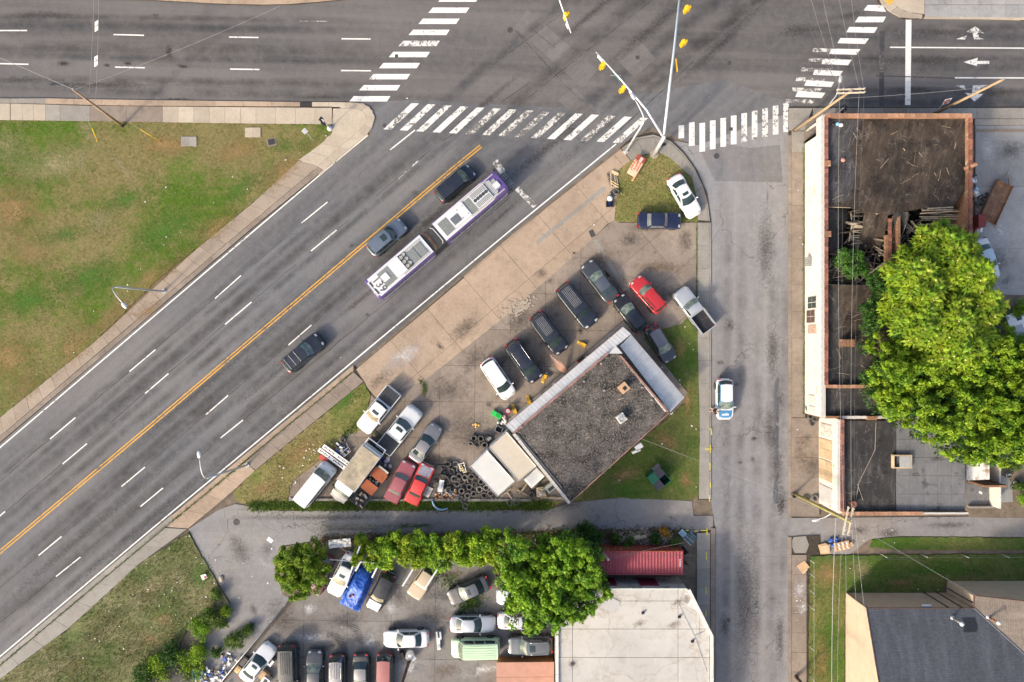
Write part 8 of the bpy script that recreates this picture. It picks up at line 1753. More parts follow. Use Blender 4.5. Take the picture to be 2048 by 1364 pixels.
# ---- box truck with tarpaulin roof
bd = (-0.60, 0.80); o = empty('box_truck', W(712, 945, 1.8)*Vector((1, 1, 0)).to_tuple()[0] if False else Vector((*W2(712, 945, 2.0), 0)), ang(*bd), 'white box truck with a beige tarpaulin roof beside the rusty wreck', 'truck')
TARP = pm('beige_tarpaulin', (0.36, 0.31, 0.23), 0.25, 1.5, 0.9, dirt=(0.22, 0.19, 0.14), dscale=2, dlo=0.5, dhi=0.7)
MB().box((-0.75, 0, 1.75), (4.5, 2.25, 2.1)).build('box_body', P_WHITE_D, o); MB().grid(lambda u, v: Vector((-2.9+4.35*u, -1.1+2.2*v, 2.90+0.05*math.sin(9*u)*math.sin(5*v))), 16, 8).build('tarpaulin', TARP, o, True)
for s_ in (-1, 1): MB().box((-0.75, s_*1.13, 2.82), (4.6, 0.07, 0.10)).build('roof_rail', STEEL, o)
MB().box((-3.05, 0, 2.7), (0.08, 2.3, 0.14)).build('rear_header', SIGN_W, o); MB().box((-3.75, 0, 2.2), (0.1, 2.3, 0.12)).build('tail_lift', SIGN_W, o); MB().box((-3.4, 0, 0.9), (0.8, 2.1, 0.2)).build('rear_deck', TRIM, o)
for s_ in (-1, 1): MB().box((-3.4, s_*1.1, 2.25), (0.75, 0.08, 0.1)).build('side_rail', SIGN_W, o)
MB().grid(lambda u, v: Vector((1.5+0.9*u, (-1+2*v)*(1.0-0.08*u), 2.75-0.55*u*u+0.06*math.sin(math.pi*v))), 6, 8).build('cab_roof', P_WHITE, o, True)
MB().box((1.95, 0, 1.2), (0.9, 1.95, 1.8)).build('cab', P_WHITE_D, o)
MB().grid(lambda u, v: Vector((2.42+0.55*u-0.14*(2*v-1)**2, (-1+2*v)*0.86, 2.2-0.75*u)), 4, 8).build('windscreen', GLASS_L, o, True)
MB().grid(lambda u, v: Vector((2.95+0.85*u-0.25*(2*v-1)**2*u, (-1+2*v)*(0.95-0.08*u), 1.42-0.22*u*u+0.05*math.sin(math.pi*v))), 6, 8).build('bonnet', pm('chalky_beige_paint', (0.60, 0.56, 0.48), 0.12, 2, 0.6), o, True)
MB().box((3.15, 0, 0.9), (1.0, 1.75, 0.9)).build('nose', MATS['chalky_beige_paint'], o)
for s_ in (-1, 1):
    MB().box((2.6, s_*1.15, 1.7), (0.12, 0.25, 0.4)).build('wing_mirror', TRIM, o); MB().box((3.66, s_*0.7, 1.0), (0.06, 0.3, 0.2)).build('headlight', LAMP_F, o)
    for x in (2.9, -1.9):
        a_, b_ = wheel_mesh(0.42, 0.26); w_ = inst('wheel', a_, o, (x, s_*0.92, 0.42)); inst('rim', b_, w_)
# ---- rusty pickup wreck
o = empty('truck_wreck', Vector((*W2(744, 968, 0.9), 0)), ang(0.62, -0.78), 'stripped rusty orange truck wreck beside the box truck', 'truck')
for s_ in (-1, 1): MB().box((-0.4, s_*0.55, 0.5), (5.0, 0.14, 0.2)).build('chassis_rail', TRIM, o)
MB().grid(lambda u, v: Vector((0.75+1.15*u, (-.8+1.6*v), 1.25+0.06*math.sin(3*v)-0.1*u)), 6, 6).build('bonnet', P_ORANGE, o, True); MB().grid(lambda u, v: Vector((-0.85+1.1*u, (-.78+1.56*v), 1.45+0.07*math.sin(3.1*v))), 6, 6).build('cab_roof', P_ORANGE, o, True)
MB().box((-0.3, 0, 0.9), (1.05, 1.5, 0.95)).build('cab', RUST, o); MB().box((1.35, 0, 0.8), (1.1, 1.55, 0.75)).build('engine_bay', TRIM, o)
MB().box((1.95, 0.0, 1.12), (0.35, 1.3, 0.10)).build('grey_fender', pm('primer_grey', (0.5, 0.47, 0.41), 0.2, 4, 0.7), o); MB().box((2.2, 0.55, 0.7), (0.5, 0.6, 0.3)).build('radiator', SCR_[2], o)
for k in range(14): MB().box((0.5+rs.uniform(-.25, .25), rs.uniform(-.7, .7), 1.2), (rs.uniform(.1, .25), rs.uniform(.1, .2), 0.2), rs.random()*3).build('engine_scrap', rs.choice(SCR_), o)
MB().box((-1.95, 0, 0.72), (1.9, 1.7, 0.1)).build('flat_bed', TRIM, o)
for s_ in (-1, 1): MB().box((-1.95, s_*0.85, 0.9), (1.9, 0.06, 0.3)).build('bed_side', P_CHAR, o)
for k in range(9): MB().box((-1.95+rs.uniform(-.7, .7), rs.uniform(-.6, .6), 0.88), (rs.uniform(.15, .5), rs.uniform(.1, .3), 0.2), rs.random()*3).build('bed_scrap', rs.choice([SCR_[3], SCR_[1], SCR_[2], TIMBER_P]), o)
for s_ in (-1, 1):
    for x in (1.5, -1.9):
        a_, b_ = wheel_mesh(0.37, 0.22); w_ = inst('wheel', a_, o, (x, s_*0.8, 0.37)); inst('rim', b_, w_)
# ---- the two white box bodies against the shop
def box_body(corners, zt, name, label, mat, wmat):
    o = empty(name, (0, 0, 0), 0, label, 'trailer'); c = [W2(x, y, zt) for x, y in corners]
    cx, cy = sum(p[0] for p in c)/4, sum(p[1] for p in c)/4
    i = [(p[0]+(cx-p[0])*0.012, p[1]+(cy-p[1])*0.012) for p in c]
    MB().prism(i, 0.6, zt-0.05).build('box_body', wmat, o); MB().prism(c, zt-0.05, zt).build('roof', mat, o)
    for k in range(4):
        a, b = Vector((*c[k], zt)), Vector((*c[(k+1) % 4], zt)); MB().tube([a, b], 0.05, 5).build('edge_rail', STEEL, o)
    for t in (0.15, 0.8):
        for s_ in (0.12, 0.88):
            p = Vector(c[0]).lerp(Vector(c[1]), t).lerp(Vector(c[3]).lerp(Vector(c[2]), t), s_); d = Vector(c[1])-Vector(c[0])
            a_, b_ = wheel_mesh(0.42, 0.26); w_ = inst('wheel', a_, o, (p.x, p.y, 0.42), (0, 0, math.atan2(d.y, d.x))); inst('rim', b_, w_)
    return o
t1 = box_body([(1013, 864), (1072, 933), (1037, 962), (978, 895)], 3.1, 'box_truck', 'beige-roofed box truck parked tight against the shop wall', pm('dusty_white_roof', (0.47, 0.43, 0.365), 0.12, 1.2, 0.8, dirt=(0.42, 0.35, 0.25), dscale=1.2), P_WHITE_D)
t1['category'] = 'truck'
t2 = box_body([(973.5, 901), (1029, 963), (995, 993), (940, 933)], 3.0, 'box_trailer', 'white-roofed box trailer beside the tyre pile', pm('clean_white_roof', (0.50, 0.51, 0.50), 0.08, 1.5, 0.7, dirt=(0.52, 0.50, 0.46), dscale=1.2), P_WHITE_D)
cb = [W2(x, y, 2.2) for x, y in ((1073, 936), (1089, 953), (1063, 977), (1048, 960))]
MB().prism(cb, 0.6, 2.2).build('cab', P_WHITE_D, t1)
for k in range(7):
    a, b = Vector((*cb[0], 2.23)).lerp(Vector((*cb[3], 2.23)), (k+0.7)/8), Vector((*cb[1], 2.23)).lerp(Vector((*cb[2], 2.23)), (k+0.7)/8); MB().tube([a, a.lerp(b, 0.75)], 0.025, 4).build('cab_rib', P_WHITE, t1)
g0, g1 = Vector((*cb[1], 2.1)), Vector((*cb[2], 2.1)); dn = (Vector((*cb[1], 0))-Vector((*cb[0], 0))).normalized()
MB().quad(g0, g1, g1+dn*0.35+up(-0.8), g0+dn*0.35+up(-0.8)).build('windscreen', GLASS, t1)
o = T('washing_machine', 1100, 972, 0.05, R(38), 'grey discarded washing machine beside the shop wall', 'appliance'); MB().box((0, 0, 0.45), (1.0, 0.8, 0.9)).build('casing', pm('appliance_grey', (0.42, 0.45, 0.43), 0.15, 4, 0.6), o); MB().box((0, -0.1, 0.91), (0.7, 0.35, 0.03)).build('lid', P_CHAR, o)
o = T('engine_crate', 1082, 982, 0.05, R(5), 'wooden crate heaped with pale metal scrap', 'crate'); MB().box((0, 0, 0.25), (1.0, 1.0, 0.5)).build('crate_box', TIMBER_P, o)
for k in range(40): MB().box((rs.uniform(-.4, .4), rs.uniform(-.4, .4), 0.55), (rs.uniform(.08, .2), rs.uniform(.05, .12), 0.1), rs.random()*3).build('scrap_piece', rs.choice([SCR_[1], SCR_[3], SIGN_W]), o)
for k, (x, y, l_, a) in enumerate(((1012, 985, 1.3, 0.7), (1018, 990, 1.0, 2.2), (1048, 975, 1.6, 0.9), (1053, 970, 1.5, 1.0), (1044, 985, 1.2, -0.5), (1112, 996, 1.5, 0.0), (1095, 995, 1.6, 0.05))):
    MB().box((0, 0, 0), (l_, 0.12, 0.10), a).build('loose_plank', TIMBER_P, None, label='loose plank on the ground behind the trailers', cat='plank', group='planks behind the trailers', loc=W(x, y, 0.2))
# ---- forecourt clutter
o = T('refuse_bin', 994, 830, 0.3, ang(0.85, 0.5), 'bright green wheeled bin lying on its side', 'bin'); GRN = pm('bin_green', (0.02, 0.50, 0.09), 0.15, 5, 0.5)
MB().box((0, 0, 0), (1.0, 0.52, 0.5)).build('body', GRN, o); MB().box((-0.53, 0, 0.02), (0.12, 0.6, 0.55)).build('lid', GRN, o); MB().box((0.1, 0, 0.26), (0.5, 0.3, 0.03)).build('recess_shade', pm('bin_green_dark', (0.01, 0.30, 0.05), 0.1, 5, 0.5), o)  # no hollow in the body: a darker green plate paints its shade
for s_ in (-1, 1): MB().lathe([(0.0, -0.03), (0.1, -0.03), (0.1, 0.03), (0, 0.03)], 12, rot=Matrix.Rotation(R(90), 3, 'X')).build('wheel', TRIM, o, loc=(0.5, s_*0.25, -0.18))
o = T('bag_heap', 1006, 839, 0.1, 0, 'heap of pale plastic bags beside the green bin', 'bags')
for k in range(10): MB().lathe([(0.0, 0.3), (0.12, 0.24), (0.2, 0.1), (0.2, 0)], 8).build('bag', rs.choice([SIGN_W, pm('bag_pink', (0.6, 0.42, 0.42), 0.3, 7, 0.7), pm('bag_grey', (0.45, 0.45, 0.47), 0.3, 7, 0.7)]), o, True, loc=(rs.gauss(0, .25), rs.gauss(0, .25), 0))
o = T('barrel', 1015, 821, 0.05, 0, 'dark barrel with a red rim and pale contents by the awning', 'barrel'); MB().lathe([(0.28, 0), (0.3, 0.45), (0.28, 0.9)], 18).build('drum', P_CHAR, o, True); MB().lathe([(0.27, 0.9), (0.32, 0.93), (0.30, 0.96), (0.25, 0.9)], 18).build('rim', SIGN_R, o, True); MB().lathe([(0.0, 0.86), (0.25, 0.84)], 14).build('contents', pm('bag_grey', (0, 0, 0)), o)
o = T('wire_crate', 998, 858, 0.05, R(-25), 'grey open crate beside the end of the awning', 'crate')
for s_ in (-1, 1): MB().box((0, s_*0.3, 0.25), (0.75, 0.06, 0.5)).build('side', SCR_[1], o); MB().box((s_*0.36, 0, 0.25), (0.06, 0.6, 0.5)).build('end', SCR_[1], o)
MB().box((0, 0, 0.03), (0.7, 0.55, 0.05)).build('floor', TRIM, o)
o = T('drum', 977, 875, 0.05, 0, 'grey plastic drum beside the small tyre stack', 'drum'); MB().lathe([(0.32, 0), (0.36, 0.4), (0.33, 0.8), (0.3, 0.82), (0.0, 0.78)], 18).build('shell', SCR_[2], o, True); MB().box((0.1, 0, 0.83), (0.45, 0.3, 0.04), 0.6).build('lid', SCR_[1], o)
YEL = pm('ramp_yellow', (0.72, 0.42, 0.03), 0.15, 5, 0.5)
for x, y, a, lab in ((1163, 688, -0.5, 'yellow car ramp on the walkway nearest the shop corner'), (1088, 757, 1.2, 'yellow car ramp at the nose of the black minivan'), (1057, 800, -1.3, 'yellow car ramp near the middle of the awning'), (1028, 818, -1.3, 'yellow car ramp beside the dark barrel')):
    o = T('car_ramp', x, y, 0.1, a, lab, 'car ramp', 'yellow car ramps'); MB().add([(-0.5, -0.16, 0), (0.45, -0.16, 0), (0.45, 0.16, 0), (-0.5, 0.16, 0), (0.05, -0.16, 0.22), (0.45, -0.16, 0.24), (0.45, 0.16, 0.24), (0.05, 0.16, 0.22)], [(0, 4, 7, 3), (4, 5, 6, 7), (5, 1, 2, 6), (0, 1, 5, 4), (3, 7, 6, 2)]).build('ramp_body', YEL, o)
    for k in range(4): MB().box((-0.32+0.11*k, 0, 0.09+0.045*k), (0.03, 0.3, 0.03)).build('tread', P_CHAR, o)
    for s_ in (-1, 1): MB().box((0.25, s_*0.18, 0.24), (0.5, 0.04, 0.06)).build('guard', YEL, o)
o = T('yellow_rag', 952, 850, 0.07, 0.2, 'crumpled yellow rag lying on the forecourt', 'rag')
for k in range(7): MB().lathe([(0.0, 0.09), (0.09, 0.07), (0.13, 0)], 7).build('fold', pm('rag_yellow', (0.66, 0.42, 0.14), 0.3, 8, 0.9), o, True, loc=(rs.gauss(0, .28), rs.gauss(0, .12), 0))
o = T('hand_truck', 1096, 748, 0.1, R(-35), 'dark trolley jack beside the yellow ramp', 'jack'); MB().box((0, 0, 0.12), (0.75, 0.3, 0.14)).build('frame', P_CHAR, o); MB().tube([(0.3, 0, 0.15), (0.7, 0.05, 0.4)], 0.03, 6).build('handle', SCR_[1], o); MB().lathe([(0, 0.22), (0.08, 0.22), (0.1, 0.15)], 10).build('saddle', SCR_[1], o, loc=(-0.25, 0, 0))
o = T('planter_box', 1160, 719, 0.15, R(40), 'black planter box on the shop walkway', 'planter'); MB().box((0, 0, 0.25), (0.75, 0.42, 0.5)).build('box', P_CHAR, o); MB().box((0, 0, 0.5), (0.62, 0.3, 0.05)).build('soil', TRIM, o); MB().lathe([(0, 0.12), (0.08, 0.08), (0.1, 0)], 8).build('red_flower', SIGN_R, o, loc=(-0.45, 0.2, 0.4))
o = T('bench', 1186, 706, 0.15, R(40), 'weathered bench on the shop walkway', 'bench')
for k in range(4): MB().box((0, -0.2+0.13*k, 0.45), (1.6, 0.10, 0.04)).build('slat', FASCIA, o)
for s_ in (-0.65, 0.65): MB().box((s_, 0, 0.22), (0.08, 0.45, 0.44)).build('leg', P_CHAR, o)
o = T('feather_flag', 1134, 744, 0.1, 0, 'peach feather banner leaning out from the shop walkway', 'banner')
fb0 = W(1134, 744, 0.1); tipv = W(1100, 709, 2.6)-fb0
def ff_(u, v):
    p = tipv*u; wdt = 0.42*math.sin(math.pi*min(1, u*1.02)**0.7)*(1-0.45*u)+0.03; s_ = Vector((-tipv.y, tipv.x, 0)).normalized(); return p+s_*wdt*(v-0.35)*1.9+Vector((0, 0, 0.07*math.sin(7*u+2*v)))
MB().grid(ff_, 16, 5).build('cloth', pm('peach_cloth', (0.66, 0.38, 0.27), 0.25, 4, 0.8), o, True); MB().tube([(0, 0, 0), tipv], 0.02, 6).build('pole', SIGN_W, o)
# ---- corner plot: sign board and pallet
o = empty('advert_board', W(1271, 334, 0.15), ang(-0.52, 0.85), 'handmade red and cream advertising board lying on the corner grass', 'sign')
MB().box((0, 0, 0.5), (2.3, 1.0, 0.06)).build('board', pm('cream_board', (0.62, 0.48, 0.33), 0.25, 4, 0.8), o); MB().box((-0.85, 0.0, 0.545), (0.6, 1.0, 0.02)).build('red_panel', pm('brick_red_paint', (0.28, 0.06, 0.04), 0.2, 5, 0.8), o)
for k in range(22): MB().box((-0.45+0.15*(k//3), -0.34+0.32*(k % 3)+rs.uniform(-.05, .05), 0.54), (0.08, rs.uniform(.1, .26), 0.012), rs.uniform(-.4, .4)).build('letter_stroke', rs.choice([SIGN_R, RUST, SIGN_R]), o)
for k in range(4): MB().box((-1.0+0.13*k, 0.1, 0.56), (0.06, 0.3, 0.012)).build('letter_stroke', SIGN_W, o)
for x in (-0.8, 0.8): MB().box((x, 0.3, 0.25), (0.08, 0.08, 0.5)).build('leg', TIMBER_P, o)
MB().tube([W(1290, 322, 0.4), W(1264, 362, 0.2)], 0.10, 8).build('orange_pole', pm('orange_paint', (0.46, 0.21, 0.10), 0.2, 4, 0.6), None, True, label='orange painted pole lying on the corner grass', cat='pole')
o = T('broken_pallet', 1226, 361, 0.08, R(-82), 'broken grey pallet at the edge of the corner grass', 'pallet')
for k in range(5): MB().box((0.05*k-0.1, -0.45+0.22*k, 0.1), (1.5, 0.11, 0.05), rs.uniform(-.1, .1)).build('slat', TIMBER_P if k % 2 else TIMBER, o)
for s_ in (-0.6, 0.1, 0.65): MB().box((s_, 0, 0.04), (0.1, 1.0, 0.08)).build('bearer', TIMBER, o)
for k in range(2): MB().box((0.3+0.3*k, 0.1, 0.18), (0.9, 0.09, 0.04), 0.9).build('slat', pm('fresh_wood', (0.62, 0.46, 0.26), 0.2, 5, 0.8), o)
MB().box((-0.75, 0.3, 0.15), (0.8, 0.3, 0.04), 1.0).build('slat', MATS['fresh_wood'], o)
o = T('white_bucket', 1219, 398, 0.06, 0, 'white tub in a black ring beside the tyres of the corner plot', 'bucket'); MB().lathe([(0.0, 0.42), (0.26, 0.4), (0.3, 0.3), (0.26, 0)], 18).build('tub', SIGN_W, o, True); MB().lathe([(0.32, 0.05), (0.36, 0.15), (0.32, 0.25), (0.3, 0.1)], 18).build('ring', TRIM, o, True)
o = T('black_crate', 1219, 409, 0.06, 0.05, 'black plastic crate below the white tub', 'crate')
for s_ in (-1, 1): MB().box((0, s_*0.26, 0.16), (0.75, 0.05, 0.32)).build('side', TRIM, o); MB().box((s_*0.36, 0, 0.16), (0.05, 0.5, 0.32)).build('end', TRIM, o)
MB().box((-0.05, 0, 0.05), (0.6, 0.45, 0.05)).build('base', pm('blue_plastic', (0, 0, 0)), o); MB().box((0.02, 0, 0.2), (0.08, 0.5, 0.24)).build('divider', TRIM, o)
# ---- dumpster
o = T('dumpster', 1313, 953, 0.1, R(-50), 'green dumpster with black ribbed lids on the shop lawn', 'dumpster'); DG = pm('dumpster_green', (0.012, 0.12, 0.065), 0.3, 3, 0.5); LB = pm('lid_black', (0.06, 0.062, 0.075), 0.2, 4, 0.5)
for s_ in (-1, 1): MB().box((0, s_*0.85, 0.65), (1.9, 0.06, 1.3)).build('side', DG, o); MB().box((s_*0.93, 0, 0.65), (0.06, 1.66, 1.3)).build('end', DG, o)
MB().box((0, 0, 0.12), (1.8, 1.6, 0.1)).build('floor', TRIM, o)
for k in range(10): MB().lathe([(0, 0.3), (0.15, 0.22), (0.22, 0)], 7).build('rubbish_bag', rs.choice([TRIM, TRIM, DG]), o, True, loc=(rs.uniform(-.7, .7), rs.uniform(-.6, .6), 0.25))
for (cx, cy, m_, rb) in ((-0.47, 0.45, LB, 5), (0.47, -0.45, LB, 5), (-0.47, -0.45, DG, 0)):
    l_ = MB().box((cx, cy, 1.33), (0.94, 0.88, 0.05)).build('lid', m_, o)
    for k in range(rb): MB().box((cx-0.36+0.18*k, cy, 1.37), (0.09, 0.84, 0.05)).build('lid_rib', m_, l_)
l_ = MB().box((-1.1, 0.55, 1.28), (0.5, 0.88, 0.05)).build('lid', LB, o)
for k in range(2): MB().tube([(0.1, -0.9+1.8*k, 0.9), (0.4, -1.0+2.0*k, 0.9)], 0.06, 6).build('lift_pocket', DG, o)
# ---- blue tarpaulin over a car
o = T('covered_car', 718, 1172, 0.0, ang(-0.42, 0.91), 'car covered with a crumpled bright blue tarpaulin', 'covered car')
def tf(u, v):
    x = -2.5+5.0*u; y = -1.25+2.5*v
    w_ = 1.05*(1-0.5*max(0, (0.25-u)/0.25)**1.5); hgt = 0.95+0.5*math.exp(-((u-0.45)/0.22)**2)-0.3*max(0, (0.2-u)/0.2)
    t = (2*v-1); e = 1/(1+math.exp((abs(t)-0.72)*18)); ee = 1/(1+math.exp((abs(2*u-1)-0.92)*30))
    z = hgt*e*ee+0.05+0.10*mnoise.noise(Vector((x*1.6, y*1.6, 1)))+0.05*mnoise.noise(Vector((x*5, y*5, 4)))
    return Vector((x, t*w_*1.12+0.08*mnoise.noise(Vector((x*2.3, 0, t*2))), max(0.03, z)))
def _tarpm():
    t = NT('blue_tarpaulin'); c = t.mix(t.ramp(t.noise(1.5, 5, 0.6), 0.35, 0.7), (0.012, 0.075, 0.42), (0.05, 0.17, 0.62)); t.bump(t.noise(4, 6, 0.65), 0.9, 0.08); MATS['blue_tarpaulin'] = t.m; return t.done(c, 0.35, 0, 0.5)
MB().grid(tf, 60, 36).build('tarpaulin', _tarpm(), o, True)
for x, y in ((0.55, -0.12), (0.85, -0.35)): MB().lathe([(0.0, 0.12), (0.1, 0.1), (0.16, 0)], 9).build('brick_weight', pm('weight_brown', (0.20, 0.07, 0.04), 0.3, 6, 0.9), o, True, loc=(x, y, 1.32))
a_, b_ = wheel_mesh(0.33, 0.22)
for x in (-1.4, 1.4):
    for s_ in (-1, 1): w_ = inst('wheel', a_, o, (x, s_*0.75, 0.33)); inst('rim', b_, w_)
# ---- yard trailer
o = T('utility_trailer', 1984, 402, 0.0, ang(0.42, -0.91), 'rusty flat utility trailer with folded mesh ramps in the concrete yard', 'trailer'); TR = pm('rust_brown_deck', (0.20, 0.115, 0.075), 0.35, 1.5, 0.9, dirt=(0.32, 0.20, 0.12), dscale=1.1)
MB().box((-0.3, 0, 0.62), (4.3, 1.75, 0.08)).build('deck', TR, o)
for s_ in (-1, 1): MB().box((-0.3, s_*0.9, 0.78), (4.4, 0.07, 0.34)).build('side_rail', TR, o)
MB().box((1.86, 0, 0.78), (0.07, 1.85, 0.34)).build('front_rail', TR, o)
for k in range(5): MB().box((-0.3, -0.7+0.35*k, 0.665), (4.2, 0.012, 0.012)).build('deck_seam', TRIM, o)
for s_ in (-1, 1): MB().tube([(1.85, s_*0.7, 0.6), (3.1, 0, 0.55)], 0.05, 6).build('drawbar', TR, o)
MB().box((3.15, 0, 0.55), (0.3, 0.14, 0.14)).build('coupling', STEEL, o)
for s_ in (-1, 1):
    r_ = empty('mesh_ramp', (-2.35, s_*0.55, 0.75), R(62)); r_.parent = o
    for y in (-0.16, 0.16): MB().tube([(-0.7, y, 0), (1.0, y, 0)], 0.03, 5).build('ramp_rail', RUST, r_)
    for k in range(9): MB().tube([(-0.65+0.2*k, -0.16, 0), (-0.65+0.2*k, 0.16, 0)], 0.02, 4).build('ramp_bar', RUST, r_)
    for x in (-0.8, 0.1): w_ = inst('wheel', a_, o, (x, s_*1.05, 0.33)); inst('rim', b_, w_)
MB().box((0, 0, 0.6), (0.75, 1.3, 1.2)).build('red_cabinet', pm('maroon_cabinet', (0.22, 0.045, 0.04), 0.2, 4, 0.6), None, label='maroon cabinet standing against the brick wall in the yard', cat='cabinet', loc=W(1949, 445, 0.05))
for k, (x, y, m_) in enumerate(((1946, 355, P_CHAR), (1944, 362, SIGN_W), (1948, 382, pm('pale_blue_plastic', (0.35, 0.55, 0.66), 0.2, 5, 0.5)), (1950, 388, SIGN_W), (1952, 455, SIGN_R), (1955, 462, SIGN_W))):
    o = T('junk_item', x, y, 0.08, rs.random()*3, 'small junk item by the brick wall of the yard, %s' % ('charcoal lump at the top', 'pale scrap under the charcoal lump', 'pale blue tub above the tyres', 'white scrap by the blue tub', 'red rag below the maroon cabinet', 'white scrap below the red rag')[k], 'junk', 'junk along the yard wall'); MB().box((0, 0, 0.18), (0.55, 0.4, 0.35)).box((0.15, 0.1, 0.4), (0.3, 0.25, 0.12), 0.5).build('body', m_, o); MB().box((-0.1, 0, 0.37), (0.2, 0.3, 0.04)).build('top', STEEL, o)
car('sedan', 'white sedan almost hidden under the big tree in the yard', 1972, 520, (0.35, 0.94), 'sedan', 4.7, P_WHITE, 1.8, hoodp=P_WHITE, roofp=paint_mat('paint_pale_blue', (0.50, 0.62, 0.70), 0.2, 0.3, 0.05), ground=0.06)
o = T('wrecked_panel', 2036, 650, 0.3, R(-70), 'white caravan panel with a window at the right edge', 'panel'); MB().box((0, 0, 0), (2.8, 1.9, 0.15)).build('sheet', SIGN_W, o); MB().box((-0.8, 0.3, 0.09), (0.7, 0.55, 0.03)).build('window', GLASS, o); MB().box((0.6, -0.2, 0.09), (1.2, 1.2, 0.02)).build('window', pm('pale_grey_pane', (0.4, 0.43, 0.46), 0.1, 5, 0.4), o)
# ---- cardboard and bags by the alley mouth
CB = pm('cardboard', (0.50, 0.34, 0.20), 0.15, 4, 0.9)
def card(px, py, poly, rz, label, folds=()):
    o = T('cardboard_box', px, py, 0.14, rz, label, 'cardboard', 'cardboard left at the kerb'); MB().prism(poly, 0.0, 0.05).build('sheet', CB, o)
    for f in folds: MB().box(f[0], f[1], f[2]).build('flap', pm('cardboard_light', (0.60, 0.44, 0.28), 0.15, 4, 0.9), o)
card(1606, 1133, [(-0.5, -0.45), (0.5, -0.5), (0.52, 0.45), (-0.48, 0.5)], R(40), 'square flattened cardboard box on the pavement', (((-0.2, -0.5, 0.06), (0.7, 0.16, 0.03), 0.1),))
card(1648, 1098, [(-0.65, 0.45), (0.1, 0.65), (0.6, 0.4), (0.65, -0.5), (-0.35, -0.55)], 0, 'large flattened cardboard sheet lying beside the burnt patch', (((0.0, 0.0, 0.07), (0.9, 0.8, 0.02), 0.05),))
o = T('cardboard_box', 1682, 1091, 0.14, R(12), 'striped cardboard crate with torn sides by the blue bag', 'cardboard', 'cardboard left at the kerb'); MB().box((0, 0, 0.12), (1.6, 0.9, 0.24)).build('box', CB, o)
for k in range(6):
    for j in range(2): MB().box((-0.55+0.22*k, -0.2+0.4*j, 0.25), (0.10, 0.32, 0.03), 0.3).build('stripe', SIGN_W if k % 2 else FASCIA, o)
MB().box((1.0, -0.1, 0.08), (0.5, 0.45, 0.12), 0.4).build('flap', CB, o)
o = T('blue_bag', 1668, 1079, 0.05, 0, 'crumpled bright blue plastic bag on the alley', 'bag')
for k in range(8): MB().lathe([(0.0, 0.3), (0.14, 0.22), (0.2, 0.08), (0.16, 0)], 8).build('fold', MATS['blue_tarpaulin'], o, True, loc=(rs.gauss(0, .25), rs.gauss(0, .25), 0))
o = T('pallet', 1380, 1076, 0.05, R(-42), 'blue and brown wooden pallet at the pavement edge', 'pallet')
for k in range(6): MB().box((0, -0.5+0.2*k, 0.16), (1.1, 0.13, 0.03)).build('slat', (TIMBER_P, pm('blue_wood', (0.06, 0.22, 0.34), 0.3, 5, 0.8))[k % 2], o)
for x in (-0.45, 0, 0.45): MB().box((x, 0, 0.08), (0.1, 1.1, 0.13)).build('bearer', TIMBER, o)
o = T('pallet', 1365, 1066, 0.2, R(-45), 'light blue crate leaning behind the wooden pallet', 'pallet')
for k in range(4): MB().box((0, -0.25+0.16*k, 0.1), (0.75, 0.12, 0.03)).build('slat', pm('pale_blue_plastic', (0, 0, 0)), o)
MB().box((0, 0, 0.05), (0.1, 0.6, 0.06)).build('bearer', TIMBER, o)
o = T('tree_stump', 1275, 1075, 0.1, 0.2, 'pale rotten log among the rubble above the red container', 'log'); MB().tube([(-0.9, 0, 0.2), (0, 0.1, 0.28), (0.9, 0, 0.2)], [0.2, 0.28, 0.2], 9).build('log', TIMBER_P, o, True); MB().tube([(0.1, 0.1, 0.3), (0.5, 0.4, 0.5)], 0.06, 5).build('branch', TIMBER_P, o)
o = T('white_sheet', 680, 1086, 0.1, 0.1, 'crumpled white plastic sheet at the left end of the hedge', 'sheet'); MB().grid(lambda u, v: Vector((2.4*(u-.5), 0.9*(v-.5), 0.1+0.12*mnoise.noise(Vector((u*6, v*4, 2))))), 20, 10).build('film', SIGN_W, o, True); MB().box((0.3, -0.7, 0.1), (0.9, 0.06, 0.05), -0.7).build('stick', MATS['fresh_wood'], o)
o = T('paper_sheet', 540, 1080, 0.02, R(-38), 'white sheet of card lying on the alley asphalt', 'paper'); MB().box((0, 0, 0.01), (0.62, 0.42, 0.015)).build('card', SIGN_W, o); MB().box((-0.2, 0.1, 0.022), (0.06, 0.05, 0.006)).build('spot', TXT_K, o)
o = T('boulder', 443, 1157, 0.02, 0, 'pale rounded stone at the asphalt edge', 'stone'); MB().lathe([(0.0, 0.2), (0.2, 0.18), (0.33, 0.08), (0.34, 0)], 11).build('stone', CONC_LIGHT, o, True); o.scale = (0.8, 1.1, 1)
# ---- rubbish beyond the fence
o = T('dark_tarpaulin', 345, 1352, 0.2, R(20), 'dark grey tarpaulin tent at the bottom edge', 'tarpaulin'); MB().grid(lambda u, v: Vector((4.2*(u-.5), 2.6*(v-.5), 0.9-1.0*abs(v-.5)-0.5*abs(u-.5)+0.05*math.sin(8*u+3*v))), 18, 10).build('cloth', pm('tarp_dark', (0.035, 0.03, 0.032), 0.3, 3, 0.7), o, True); MB().tube([(-2, 0, 0.6), (2, 0, 0.6)], 0.04, 5).build('ridge_pole', STEEL, o)
o = T('blue_tub', 399, 1344, 0.15, 0.1, 'round blue tub in the rubbish heap by the fence', 'tub'); MB().lathe([(0.0, 0.1), (0.45, 0.1), (0.55, 0.45), (0.6, 0.47), (0.5, 0.42), (0.42, 0.2), (0, 0.18)], 20).build('tub', pm('tub_blue', (0.03, 0.22, 0.42), 0.2, 5, 0.5), o, True); MB().lathe([(0.58, 0.46), (0.62, 0.48), (0.6, 0.44)], 20).build('rim', TRIM, o)
